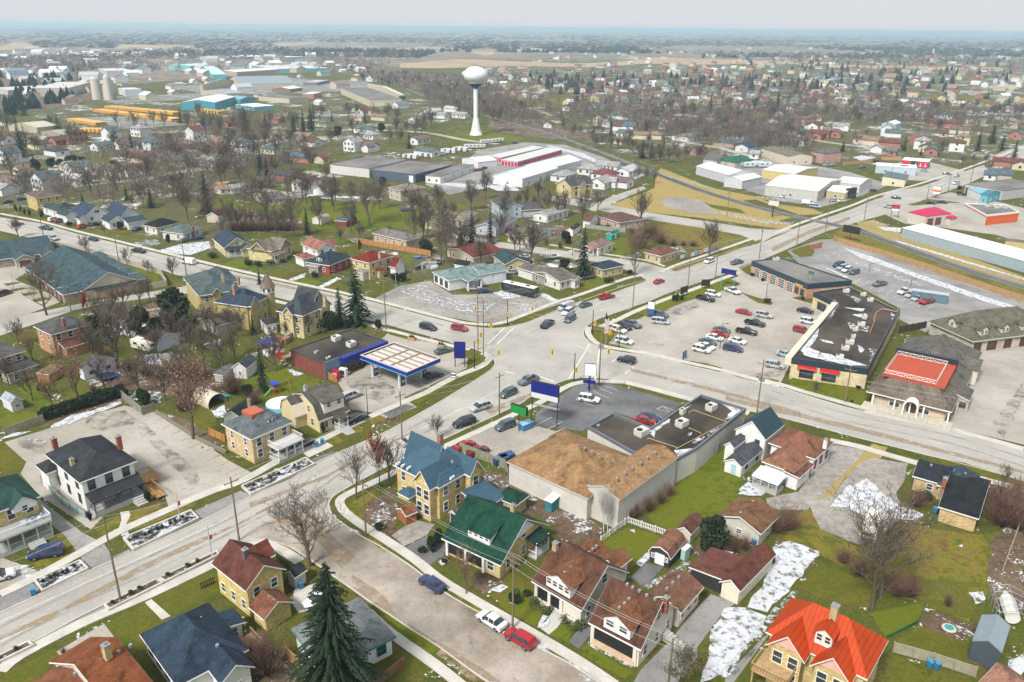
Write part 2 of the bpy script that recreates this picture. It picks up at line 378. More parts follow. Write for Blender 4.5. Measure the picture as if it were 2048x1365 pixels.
def dash(name,px,wid,mat,on=None,off=3.,z=.05,fr='P',world=False):
 pts=[tuple(p) for p in px] if world else [tuple(G(p,0,fr))[:2] for p in px]
 mb=MB()
 for i in range(len(pts)-1):
  a=Vector(pts[i]);b=Vector(pts[i+1]);d=b-a;ln=d.length;d.normalize();q=Vector((-d.y,d.x))*wid/2;s=.0
  while s<ln:
   e=min(ln,s+(on or ln));u=a+d*s;v=a+d*e
   mb.poly([(*(u-q),z),(*(v-q),z),(*(v+q),z),(*(u+q),z)]);s=e+(off if on else 1e9)
 return tag(mb.build(name,M[mat]),kind='structure')
# base sheet (out to the horizon) split in rings so the noise coordinates stay good
mb=MB();mb.poly([(-45000,-300,0),(45000,-300,0),(45000,45000,0),(-45000,45000,0)])
tag(mb.build('ground',M['ground']),kind='structure')
sheet('plain',[(-200,200),(0,190),(500,150),(900,130),(1100,135),(2200,150),(2200,74),(1024,62),(-200,51)],'plain',.002)
for pl in ([(-60,420),(60,425),(330,480),(480,520),(470,440),(420,380),(560,330),(700,300),(900,240),(860,190),(560,225),(300,260),(-60,240)],[(1000,120),(2200,125),(2200,300),(1900,330),(1740,330),(1560,318),(1400,330),(1250,310),(1050,250),(900,200),(860,170)],[(560,400),(620,340),(700,350),(860,385),(1000,385),(1240,380),(1290,400),(1180,420),(1100,440),(1240,520),(1000,560),(800,560),(700,480)]):sheet('neighbourhood_yards',pl,'yard',.006,amp=.5,step=5)
Z_G,Z_P,Z_R,Z_S,Z_M=.012,.03,.045,.075,.095
# ---- main roads (kerb lines traced) ----
SW_C=[(582,960),(626,930),(690,901),(764,869),(851,822),(910,787),(965,753),(988,735),(990,722),(980,712),(966,705),(937,694),(900,685)]
roadA=[(-60,1262),(0,1228),(86,1188),(178,1144),(267,1105),(398,1046),(504,993)]+SW_C[:]
D_low=[(773,650),(551,594),(366,553),(317,538),(171,504),(107,487),(37,470),(-60,448)]
D_up=[(-60,421),(0,436),(80,448),(146,467),(220,485),(317,509),(500,553),(693,594),(742,605),(900,646)]
NW_C=[(940,654),(975,658),(1010,656),(1035,651),(1060,644),(1110,623),(1161,604),(1252,572),(1293,562)]
E_l=[(1341,540),(1420,515),(1522,487)]
E_l2=[(1590,458),(1700,421),(1753,399),(1827,379),(1904,353),(1972,329),(2048,300),(2200,247)]
E_r2=[(2260,250),(2048,317),(1938,367),(1890,384),(1818,411),(1767,430),(1730,440),(1660,461)]
E_r1=[(1620,477),(1566,502),(1503,528),(1471,541),(1444,550),(1346,583),(1300,602),(1252,619),(1200,637)]
NE_C=[(1182,646),(1170,656),(1166,668),(1172,680),(1186,690),(1215,701),(1290,713),(1360,729),(1450,749),(1491,761)]
C_up=[(1558,775),(1614,793),(1728,825),(1901,860),(2048,904),(2200,950)]
C_low=[(2200,1008),(2048,962),(1869,914),(1702,872),(1561,835),(1498,822),(1384,796),(1293,775)]
SE_C=[(1240,763),(1205,757),(1165,756),(1130,761),(1095,776),(1057,796),(1042,807),(998,828),(940,854),(893,876),(830,905),(745,948)]
SEB=[(690,978),(664,995),(656,1010),(660,1024),(672,1040),(720,1073),(767,1099),(826,1138),(886,1185),(957,1227),(1074,1295),(1136,1328),(1190,1362),(1290,1425)]
SWB=[(1080,1430),(963,1355),(880,1295),(820,1257),(776,1227),(740,1203),(708,1180),(655,1143),(613,1114),(582,1095),(545,1083),(510,1079),(475,1087)]
A_low=[(436,1105),(208,1209),(68,1283),(0,1312),(-60,1340)]
sheet('road',roadA+D_low+D_up+NW_C+E_l+[(1534,482),(1590,458)][:1]+E_l2+E_r2+E_r1+NE_C+C_up+C_low+SE_C+SEB[:3]+[(640,1060),(560,1079)]+A_low,'road',Z_R)
sheet('side_street',[(636,1003),(664,995),(656,1010)]+SEB[3:]+SWB+[(500,1060)],'street',Z_R+.016)
# far stretch of the main road, side streets, court
sheet('far_road',[(1968,221),(2006,190),(2030,165),(2048,150),(2140,112),(2160,112),(2052,156),(2036,171),(2010,201),(1992,222)],'lot',Z_P)
# ---- paved lots and drives: (name, material, frame, outline) ----
PAV=[
 ('town_street','road','P',[(-60,690),(0,672),(60,652),(146,622),(200,610),(330,592),(420,583),(470,578),(470,568),(400,568),(330,580),(180,604),(60,628),(0,642),(-60,655)]),
 ('court_paving','lot','P',[(-60,545),(60,520),(70,535),(30,560),(100,588),(120,605),(0,650),(-60,660)]),
 ('side_road','road','P',[(1293,562),(1320,552),(1341,540),(1290,526),(1190,511),(1093,497),(995,484),(900,466),(900,474),(995,495),(1093,510),(1190,524),(1270,545)]),
 ('side_road','road','P',[(1522,487),(1546,473),(1590,458),(1545,460),(1500,457),(1420,444),(1298,426),(1255,417),(1180,405),(1100,392),(1100,402),(1180,418),(1298,440),(1420,459),(1480,470)]),
 ('lane','lot','P',[(1190,424),(1225,407),(1260,392),(1293,378),(1286,373),(1250,384),(1200,403),(1165,416)]),
 ('crossroad','road','P',[(1853,372),(1780,384),(1765,392),(1770,400),(1800,388)]),
 ('parking_lot','lot','Z5',[(30,905),(330,812),(560,735),(850,655),(1040,690),(1350,880),(1560,1030),(1730,1120),(1560,1200),(1330,1290),(1150,1345),(1120,1250),(930,1100),(600,1130),(480,1290),(700,1420),(620,1500),(260,1260),(140,1120),(180,1040)]),
 ('driveway','mlot','Z1',[(250,120),(420,250),(560,360),(700,430),(760,520),(870,470),(900,500),(600,640),(545,520),(440,380),(310,270),(230,150)]),
 ('lay_by','mlot','Z1',[(0,785),(215,690),(290,770),(0,905)]),
 ('lay_by','mlot','Z1',[(1310,210),(1620,75),(1700,110),(1345,285)]),
 ('lay_by','dlot','Z6',[(420,1020),(560,965),(650,1000),(460,1075)]),
 ('lay_by','mlot','Z1',[(0,1170),(240,1085),(700,850),(740,890),(240,1130),(0,1250)]),
 ('lay_by','dlot','Z6',[(1200,690),(1640,425),(1690,360),(1670,420),(1400,600),(1220,712)]),
 ('drive_apron','dlot','Z6',[(890,700),(1010,640),(1130,660),(960,745)]),
 ('gas_station_forecourt','lot','Z6',[(590,480),(780,400),(900,200),(940,160),(1090,200),(1320,240),(1490,320),(1480,400),(1050,600),(1140,665),(930,740),(850,705),(690,680),(640,560)]),
 ('drive','conc','Z6',[(340,960),(480,880),(570,930),(400,1010)]),
 ('black_lot','dlot','Z7',[(250,700),(560,490),(640,480),(720,500),(1000,570),(1240,640),(1040,800),(1000,770),(780,700),(600,800),(560,830),(230,790)]),
 ('lot','lot','Z6',[(1370,910),(1800,710),(1800,800),(2000,830),(2048,880),(1900,960),(1750,1040),(1650,1050)]),
 ('lot','lot','Z7',[(0,760),(100,750),(240,790),(380,830),(460,800),(60,1010),(0,1000)]),
 ('plaza_lot','lot','P',[(1186,684),(1245,655),(1290,632),(1400,583),(1480,552),(1512,566),(1560,590),(1620,607),(1660,612),(1588,712),(1560,770),(1500,758),(1420,742),(1250,703)]),
 ('auto_shop_lot','lot','P',[(1471,541),(1503,528),(1520,536),(1620,590),(1560,600),(1480,560)]),
 ('rear_lot','mlot','P',[(1575,502),(1640,480),(1680,478),(1760,505),(1900,560),(2060,612),(2060,640),(1990,620),(1900,650),(1850,665),(1800,640),(1800,618),(1710,570),(1600,530)]),
 ('rear_gravel','gravel','P',[(1640,482),(1668,479),(1760,503),(1900,550),(2060,600),(2060,632),(1960,605),(1860,572),(1740,532)]),
 ('funeral_home_lot','lot','P',[(1946,705),(1972,698),(2100,690),(2200,760),(2160,925),(2048,890),(1900,855),(1898,800),(1925,745)]),
 ('corner_gravel','gravel','P',[(745,600),(800,572),(860,562),(905,590),(1010,588),(1080,592),(1130,606),(1010,645),(960,646),(900,636)]),
 ('gravel_drive','gravel','Z8',[(500,1240),(740,920),(960,960),(900,1030),(700,1230),(560,1365),(300,1365),(280,1290)]),
 ('vacant_lot','gravel','Z8',[(1000,1010),(1250,1050),(1220,1180),(1150,1290),(1100,1420),(720,1400),(760,1230),(900,1060)]),
 ('vacant_lot','gravel','Z4',[(560,160),(830,60),(1000,0),(1150,60),(1200,250),(1100,330),(900,440),(640,330)]),
 ('drive','dlot','Z2',[(1040,460),(1190,380),(1340,450),(1290,520),(1190,590)]),
 ('patio','gravel','Z2',[(950,380),(1100,270),(1250,300),(1190,375),(1040,450)]),
 ('path','conc','Z3',[(270,1000),(370,930),(430,960),(330,1045)]),
 ('drive','dlot','Z3',[(460,1090),(560,975),(640,1010),(530,1140)]),
 ('drive','mlot','Z3',[(950,1280),(1150,1080),(1270,930),(1420,770),(1590,830),(1500,900),(1330,1130),(1330,1200),(1200,1365),(900,1365)]),
 ('path','dlot','Z3',[(880,660),(980,560),(1100,590),(980,730)]),
 ('drive','mlot','Z4',[(0,1330),(260,1060),(300,1040),(160,1230),(60,1365),(0,1400)]),
 ('drive','conc','Z2',[(300,740),(440,700),(560,780),(520,840),(330,900),(280,830)]),
 ('path','conc','Z1',[(975,828),(1020,805),(1150,920),(1090,945)]),
 ('path','conc','Z1',[(810,220),(870,210),(880,240),(850,300),(870,370),(820,380),(800,330),(820,270)]),
 ('drive','lot','Z1',[(0,520),(100,560),(270,620),(130,690),(0,740)]),
 ('drive','lot','Z1',[(380,1160),(700,970),(770,1060),(640,1070),(410,1190)]),
 ('storage_yard','mlot','P',[(905,335),(960,300),(1050,285),(1130,290),(1200,312),(1240,330),(1290,350),(1240,375),(1110,330),(980,372),(900,390),(850,370)]),
 ('industrial_yard','yard','P',[(660,330),(700,305),(800,300),(900,296),(960,300),(900,345),(690,350)]),
 ('industrial_yard','yard','P',[(40,232),(180,205),(420,205),(500,225),(360,262),(160,258)]),
 ('industrial_yard','yard','P',[(330,170),(560,150),(700,165),(800,180),(850,200),(820,225),(560,215),(380,190)]),
 ('yard','mlot','P',[(1470,332),(1560,318),(1700,345),(1780,370),(1700,400),(1640,415),(1560,402),(1490,380)]),
 ('restaurant_lot','lot','P',[(1770,430),(1830,405),(1900,385),(1960,395),(2100,430),(2100,500),(1990,470),(1880,455),(1810,448)]),
 ('yard','lot','P',[(1760,340),(1800,325),(1860,325),(1940,345),(1900,358),(1840,362),(1780,360)]),
 ('gravel_patch','gravel','P',[(1320,400),(1345,393),(1400,400),(1430,420),(1440,430),(1380,425),(1330,415)]),
]
for nm,mt,fr,pl in PAV:sheet(nm,pl,mt,Z_P,fr,amp=.12 if mt=='gravel' else .0,step=1.5)
for fr,pl in (('Y6',[(640,660),(860,640),(1200,600),(1500,560)]),('Y6',[(450,820),(620,790),(900,760),(1250,720),(1600,640)]),('Y6',[(-50,760),(200,740),(420,660),(500,560),(430,460)]),('Y7',[(200,665),(340,610),(520,470),(800,400),(1250,380)]),('Y7',[(850,670),(980,690),(1150,715)]),('Y7',[(400,800),(640,840),(820,850),(1000,800)]),('Y8',[(-200,330),(200,350),(520,410),(800,445)]),('Y8',[(650,90),(800,100),(1050,150),(1250,210)]),
               ('W1',[(560,380),(760,440),(1000,480),(1300,560),(1500,600)]),('W1',[(1300,310),(1500,340),(1800,420),(2200,470)]),('W1',[(300,180),(800,220),(1300,280)]),('W2',[(950,300),(1200,310),(1500,380)]),('W2',[(1750,640),(1900,570),(2100,520)]),('W1',[(0,120),(700,130),(1500,130)]),('V7',[(0,480),(900,500),(2000,560)]),('Y6',[(1050,70),(1300,45),(1560,60)])):strip('lane',pl,-3,3,0,.028,'lot',fr)
# ---- planted areas ----
GRN=[
 ('lawn','lawn','Z1',[(710,970),(980,828),(1095,950),(960,1100),(900,1080),(760,1060)]),
 ('lawn','lawn','Z1',[(1030,800),(1420,600),(1480,640),(1500,740),(1380,800),(1140,920)]),
 ('lawn','lawn','Z1',[(30,1300),(370,1145),(410,1190),(260,1340),(200,1400),(20,1400)]),
 ('lawn','dead','Z1',[(600,310),(800,240),(830,260),(800,330),(830,375),(750,410),(650,350)]),
 ('lawn','dead','Z1',[(880,215),(1060,160),(1130,200),(1320,140),(1320,180),(880,350),(850,310)]),
 ('lawn','dead','Z1',[(350,310),(500,430),(540,510),(250,610),(230,560),(420,440)]),
 ('lawn','lawn','Z5',[(0,900),(60,910),(170,1020),(180,1090),(60,1090),(0,1080)]),
 ('lawn','lawnb','Z5',[(0,660),(140,660),(300,730),(60,800),(0,790)]),
 ('lawn','lawnb','Z5',[(130,530),(240,500),(330,600),(470,670),(300,700),(180,620)]),
 ('lawn','lawn','Z5',[(540,500),(700,510),(800,560),(560,630),(420,560)]),
 ('lawn','lawn','Z5',[(1190,650),(1350,610),(1440,690),(1500,800),(1400,830),(1240,730)]),
 ('lawn','lawnb','Z5',[(1660,480),(1900,440),(2048,470),(2048,570),(1880,640),(1700,560)]),
 ('lawn','lawnb','Z6',[(0,460),(250,400),(480,480),(400,560),(150,650),(0,540)]),
 ('verge','lawn','Z6',[(1050,605),(1350,470),(1480,410),(1500,340),(1320,250),(1400,250),(1590,300),(1590,360),(1450,460),(1150,655)]),
 ('verge','lawn','Z6',[(940,150),(1090,185),(1130,205),(1080,205),(950,170)]),
 ('lawn','dead','Z6',[(790,715),(900,705),(940,745),(830,790)]),
 ('lawn','dead','Z6',[(520,880),(600,860),(640,900),(560,925)]),
 ('lawn','dead','Z6',[(680,800),(750,790),(770,830),(660,860)]),
 ('lawn','dead','Z2',[(600,190),(860,50),(880,90),(800,190),(780,340),(640,240)]),
 ('verge','dead','Z2',[(770,390),(800,385),(910,450),(870,465)]),
 ('verge','dead','Z2',[(140,415),(250,440),(400,560),(480,640),(440,620),(300,530),(180,450)]),
 ('verge','lawnb','Z2',[(870,935),(930,905),(1290,1140),(1230,1195)]),
 ('lawn','lawn','Z2',[(1000,1230),(1120,1170),(1180,1220),(1040,1320)]),
 ('verge','dead','Z2',[(1340,760),(1390,740),(1680,890),(1640,910),(1560,900)]),
 ('lawn','lawn','Z2',[(1620,780),(1760,620),(1900,680),(2022,850),(2022,920),(1920,1000)]),
 ('lawn','lawnb','Z3',[(530,1160),(590,1110),(890,1300),(840,1345)]),
 ('lawn','lawnb','Z3',[(330,1040),(410,970),(500,1010),(450,1090)]),
 ('lawn','lawnb','Z3',[(0,800),(130,700),(330,890),(230,990),(0,850)]),
 ('lawn','lawnb','Z3',[(690,420),(860,320),(1090,380),(1000,480),(890,600),(740,560)]),
 ('field_grass','lawnb','Z7',[(1200,1230),(1560,900),(1700,960),(1640,1180),(1420,1365),(1000,1420)]),
 ('field_grass','lawnb','Z3',[(1000,260),(1240,0),(1600,0),(1700,60),(1600,200),(1480,260),(1280,330),(1080,330)]),
 ('lawn','straw','Z8',[(580,1350),(800,1120),(960,960),(1010,915),(1110,940),(1060,1010),(900,1060),(790,1190),(660,1380)]),
 ('verge','lawn','Z8',[(1430,1010),(1640,1050),(2048,1180),(2048,1230),(1800,1160),(1480,1060)]),
 ('back_field','dead','Z4',[(340,380),(560,170),(660,340),(900,460),(1060,310),(1250,300),(1400,330),(1700,370),(1880,350),(1910,500),(1840,700),(1700,850),(1640,960),(1380,850),(1180,700),(1000,680),(620,500)]),
 ('lawn','lawn','Z4',[(500,720),(640,560),(1000,700),(1010,860),(850,850),(640,800)]),
 ('lawn','lawnb','Z4',[(970,900),(1340,820),(1330,950),(1080,1060),(1000,930)]),
 ('lawn','lawn','Z4',[(1130,1090),(1330,980),(1640,1100),(1600,1230),(1200,1160)]),
 ('lawn','lawn','Z4',[(1080,1290),(1130,1190),(1600,1320),(1700,1400),(1100,1400)]),
 ('lawn','lawnb','Z8',[(430,530),(470,440),(960,560),(950,690),(560,590)]),
 ('verge','lawn','Z8',[(215,455),(370,485),(360,505),(210,470)]),
 ('verge','lawn','Z7',[(1235,345),(1400,365),(1520,400),(1500,425),(1240,365)]),
 ('verge','lawn','Z7',[(620,160),(720,90),(860,80),(800,170),(740,230),(990,290),(980,305),(740,255),(660,220)]),
 ('verge','lawnb','Z7',[(930,10),(1160,0),(1110,15),(1040,55)]),
 ('verge','lawnb','Y4',[(290,1090),(380,1030),(560,950),(800,870),(1010,790),(1150,850),(1100,880),(1000,910),(700,1000),(500,1080),(410,1130)]),
 ('verge','lawn','Y4',[(1135,720),(1245,680),(1250,760),(1330,820),(1200,770)]),
 ('verge','lawn','Y4',[(1140,920),(1330,980),(1420,1010),(1400,1030),(1300,1010)]),
 ('verge','lawn','Y3',[(940,1160),(1240,1065),(1270,1080),(1000,1185)]),
 ('verge','lawn','Y3',[(1480,990),(2000,810),(2020,830),(1500,1010)]),
 ('lawn','lawnb','Y3',[(1520,830),(1660,790),(1840,830),(1600,910),(1500,880)]),
 ('lawn','lawn','Y3',[(1380,950),(1500,900),(1590,920),(1440,970)]),
 ('lawn','lawnb','Y3',[(1150,560),(1300,510),(1420,560),(1300,590)]),
 ('lawn','lawnb','Y3',[(790,490),(900,440),(1010,500),(870,520)]),
 ('lawn','lawnb','Y4',[(0,600),(160,470),(430,520),(330,600),(100,660)]),
 ('field_grass','lawn','Y4',[(300,700),(640,620),(680,680),(560,720),(340,720)]),
 ('field_grass','dead','Y4',[(440,400),(560,350),(900,400),(1270,470),(1100,560),(800,570),(560,520),(380,470)]),
 ('verge','dead','Y4',[(580,740),(900,620),(1320,490),(1310,510),(1000,620),(620,750)]),
 ('rail_land','straw','Y4',[(80,210),(400,90),(560,0),(740,0),(1000,100),(1300,220),(1600,300),(1460,340),(1580,370),(1480,405),(1100,350),(800,310),(320,260)]),
 ('rail_land','lawn','Y4',[(640,120),(900,200),(1150,240),(1200,280),(1000,250),(800,200)]),
 ('rail_land','straw','W1',[(460,690),(500,640),(650,700),(900,800),(1400,901),(1200,901),(560,901),(440,860)]),
 ('rail_land','straw','Y4',[(1000,50),(1180,120),(1450,200),(1750,240),(1830,280),(1640,290),(1300,170)]),
 ('rail_land','straw','Y5',[(470,350),(620,330),(820,440),(1400,640),(1853,800),(1853,870),(1400,730),(800,520),(490,400)]),
 ('rail_land','dead','Y5',[(210,470),(330,410),(480,440),(900,590),(1400,770),(1853,910),(1900,990),(1500,880),(900,660),(300,500)]),
 ('verge','lawn','Y5',[(890,205),(1050,160),(1330,190),(1190,195),(930,215)]),
 ('verge','lawn','Y5',[(0,560),(80,540),(120,590),(100,635),(0,640),(-80,590)]),
 ('verge','lawn','Y1',[(30,855),(130,840),(190,840),(60,870)]),
 ('verge','lawn','Y1',[(90,900),(190,885),(230,890),(110,918)]),
 ('verge','lawn','Y1',[(175,935),(270,920),(320,930),(200,955)]),
 ('verge','lawn','Y1',[(265,985),(360,960),(420,980),(290,1003)]),
 ('lawn','lawnb','Y1',[(460,570),(700,620),(1000,700),(1300,770),(1340,840),(1200,870),(1150,760),(800,650),(480,600)]),
 ('lawn','lawn','Y1',[(1330,800),(1440,810),(1500,850),(1400,870)]),
 ('lawn','dead','Y1',[(1060,970),(1300,900),(1450,880),(1440,910),(1100,990)]),
 ('lawn','lawn','Y1',[(230,320),(330,305),(400,330),(380,355),(290,350)]),
 ('lawn','lawn','Y1',[(460,375),(560,360),(640,400),(600,415),(520,405)]),
 ('lawn','lawn','Y1',[(700,440),(830,415),(1090,400),(1040,430),(870,475)]),
 ('lawn','lawn','Y1',[(920,480),(1100,445),(1220,465),(1150,490),(1000,510)]),
 ('lawn','lawn','Y1',[(1560,640),(1700,610),(1860,650),(1760,685)]),
 ('lawn','lawnb','Y1',[(1800,700),(2000,640),(2048,640),(2048,720),(1980,745)]),
 ('lawn','lawnb','Y2',[(170,700),(300,640),(400,640),(380,700),(340,745)]),
 ('lawn','lawnb','Y2',[(390,740),(480,700),(520,740),(500,765)]),
 ('lawn','lawn','Y2',[(540,780),(700,700),(790,700),(780,740),(640,810)]),
 ('lawn','lawnb','Y2',[(730,830),(840,790),(1010,840),(920,875)]),
 ('lawn','lawn','Y2',[(1020,890),(1120,840),(1200,870),(1140,920)]),
 ('park_lawn','lawnb','Y2',[(120,160),(250,150),(420,260),(800,170),(900,130),(1100,170),(1500,200),(1900,300),(1850,370),(1300,420),(1000,430),(850,330),(400,330),(150,240)]),
 ('park_lawn','lawnb','Y2',[(440,60),(680,50),(700,75),(560,100),(450,85)]),
 ('park_lawn','lawnb','Y7',[(850,640),(1000,610),(1120,620),(1100,690),(950,670)]),
 ('lawn','lawnb','Y2',[(1000,480),(1200,490),(1260,530),(1100,530)]),
 ('lawn','lawnb','Y2',[(1640,620),(1760,610),(1880,640),(1700,670)]),
 ('park_lawn','lawnb','Y3',[(0,280),(250,250),(250,380),(60,400),(0,380)]),
 ('park_lawn','lawnb','Y3',[(300,190),(520,200),(560,240),(330,240)]),
 ('lawn','lawn','Y3',[(1560,170),(1850,80),(1750,120),(1640,190)]),
 ('tower_lawn','lawnb','Y8',[(360,360),(640,330),(900,370),(1030,400),(900,430),(560,430),(400,400)]),
 ('tower_lawn','lawnb','Y8',[(0,480),(300,480),(500,490),(200,520),(0,545)]),
 ('park_lawn','dead','Y8',[(880,70),(1400,70),(1620,80),(1600,130),(1300,150),(1000,130)]),
 ('park_lawn','dead','V7',[(950,800),(1180,790),(1380,790),(1750,800),(1680,920),(1300,900),(1000,860)]),
 ('lawn','lawn','V3',[(720,780),(1100,740),(1530,720),(1530,760),(1100,790),(800,810)]),
 ('lawn','lawn','Y6',[(700,560),(840,550),(1040,610),(900,640),(720,600)]),
 ('lawn','lawn','Y6',[(280,700),(500,680),(600,720),(480,760),(300,720)]),
 ('lawn','lawn','Y6',[(700,690),(850,680),(860,720),(740,730)]),
 ('lawn','lawn','Y6',[(1180,640),(1400,650),(1560,690),(1400,710)]),
 ('lawn','lawn','W1',[(1260,540),(1400,545),(1520,575),(1380,590)]),
 ('lawn','lawn','W1',[(820,430),(980,420),(980,455),(850,465)]),
 ('field','field','V5',[(0,440),(500,405),(1400,440),(1800,430),(2048,415),(2048,440),(1500,470),(900,460),(300,480),(0,475)]),
 ('field','field','V6',[(400,405),(500,390),(900,405),(1400,420),(1900,430),(1900,445),(1300,440),(800,450),(200,435),(0,450),(0,440)]),
 ('field','field','V4',[(970,345),(1390,355),(1400,380),(1000,375)]),
 ('field','field','V4',[(250,265),(620,275),(980,262),(900,285),(700,297),(420,290)]),
 ('field','field','V4',[(1580,318),(1850,300),(2020,312),(1800,335)]),
 ('field','field','V5',[(550,340),(780,332),(760,365),(690,375)]),
 ('field','field','V5',[(830,325),(1000,322),(1300,325),(1500,322),(1300,345),(900,345)]),
 ('field','field','V3',[(0,300),(130,265),(240,275),(360,305),(340,325),(0,330)]),
 ('field','field','V3',[(560,185),(850,183),(1110,192),(1080,203),(700,197)]),
 ('field','field','V3',[(930,280),(1600,295),(1590,318),(940,318)]),
 ('field','field','V7',[(250,500),(1000,515),(1500,520),(1900,530),(1850,560),(1200,545),(250,530)]),
 ('field','field','V7',[(1230,295),(1650,290),(1900,300),(1600,312),(1240,305)]),
]
for i,(nm,mt,fr,pl) in enumerate(GRN):sheet(nm,pl,mt,.112 if nm=='verge' else Z_G,fr,amp=.0 if nm=='field' else .14,step=1.2)
# leaf litter, planting beds
for fr,pl in [('Z2',[(790,150),(960,60),(1000,180),(980,380),(900,400),(800,330),(780,250)]),('Z2',[(1420,640),(1700,690),(1600,760),(1480,700)]),
               ('Z3',[(190,160),(420,130),(560,230),(700,330),(650,400),(420,420),(330,290)]),('Z2',[(1560,0),(1900,60),(1980,200),(1900,250),(1700,100)]),
               ('Z4',[(340,380),(640,500),(600,560),(330,460)]),('Z5',[(560,430),(1200,280),(1500,420),(1650,560),(1300,620),(1000,560),(700,520)]),
               ('Z5',[(260,800),(820,560),(860,640),(560,730),(300,800)]),('Z5',[(1060,690),(1280,750),(1500,900),(1550,1000),(1400,900)]),
               ('Z3',[(1250,460),(1560,420),(1750,450),(1500,540),(1300,500)]),('Z1',[(1600,1200),(1760,1040),(1900,1200),(2000,1365),(1560,1365)]),
               ('Z6',[(1560,1100),(1750,1120),(1780,1260),(1640,1290)]),('Z4',[(1800,380),(2015,250),(2015,900),(1850,900),(1760,700)]),('Z8',[(1800,1180),(2041,1220),(2041,1365),(1780,1365)]),
               ('Y2',[(150,260),(400,250),(840,320),(820,430),(420,420),(200,380)]),('Y3',[(280,380),(700,400),(900,560),(400,560)]),
               ('Y1',[(700,1080),(1300,1000),(1500,1150),(1200,1300),(800,1250)]),('Y8',[(720,250),(1250,300),(1700,400),(1200,400),(760,340)]),
               ('Y3',[(1160,380),(1480,370),(1500,470),(1200,460)]),('W1',[(0,480),(300,590),(700,700),(500,640),(100,520)]),
               ('Z4',[(1310,930),(1450,900),(1680,1000),(1600,1090),(1330,990)]),('V3',[(0,420),(500,430),(900,480),(900,700),(500,800),(0,860)]),
               ('V4',[(850,350),(1400,430),(2048,560),(2048,700),(1500,600),(1000,480)])]:
 sheet('leaf_litter',pl,'litter',.022,fr,amp=.3,step=1.2)
# road dirt, tar and snow lying on the ground
for fr,pl in [('Z1',[(0,1050),(450,850),(760,680),(1100,510),(1600,290),(1950,110),(1940,135),(1600,315),(1100,545),(780,715),(450,885),(0,1085)]),
               ('Z2',[(80,310),(300,230),(520,340),(700,520),(620,600),(480,440),(260,290)]),('Z2',[(680,640),(900,780),(1000,960),(900,900),(700,740)]),
               ('Z2',[(1050,960),(1400,1180),(1700,1365),(1500,1365),(1100,1060)]),('Z6',[(0,1320),(520,1130),(950,900),(1180,800),(1000,900),(500,1160),(0,1350)]),
               ('Z7',[(880,400),(1310,500),(1700,600),(2048,700),(2048,720),(1500,570),(900,425)]),('Z8',[(0,590),(300,660),(900,800),(2041,1100),(2041,1120),(900,830),(0,620)]),
               ('Y4',[(1400,560),(1700,420),(2048,300),(2048,330),(1700,450),(1420,590)]),('Y2',[(0,730),(500,820),(1300,1000),(1300,1012),(500,838),(0,745)]),
               ('Z6',[(1600,690),(2048,520),(2048,540),(1640,715)])]:
 sheet('road_dirt',pl,'dirt',Z_M-.015,fr,amp=.2,step=1.5)
for fr,pl in [('Z6',[(640,480),(900,440),(1000,560),(900,640),(700,560)]),('Z6',[(1100,480),(1260,470),(1240,510),(1120,510)]),('Z5',[(620,720),(850,690),(960,760),(700,830),(560,800)]),
               ('Z5',[(880,780),(960,760),(1300,1060),(1400,1220),(1300,1200),(1080,960)]),('Z7',[(980,230),(1130,235),(1100,255),(1000,250)]),('Z7',[(1700,450),(1900,400),(1980,440),(1800,480)]),
               ('Z8',[(1830,780),(2041,480),(2041,600),(1900,880)]),('Z5',[(140,870),(330,900),(300,980),(120,930)]),('Y4',[(560,1090),(760,1000),(820,1040),(640,1120)]),
               ('Z4',[(0,1240),(180,1100),(260,1080),(60,1330)])]:
 sheet('tar_stain',pl,'tar',Z_M-.02,fr,amp=.3,step=1.2)
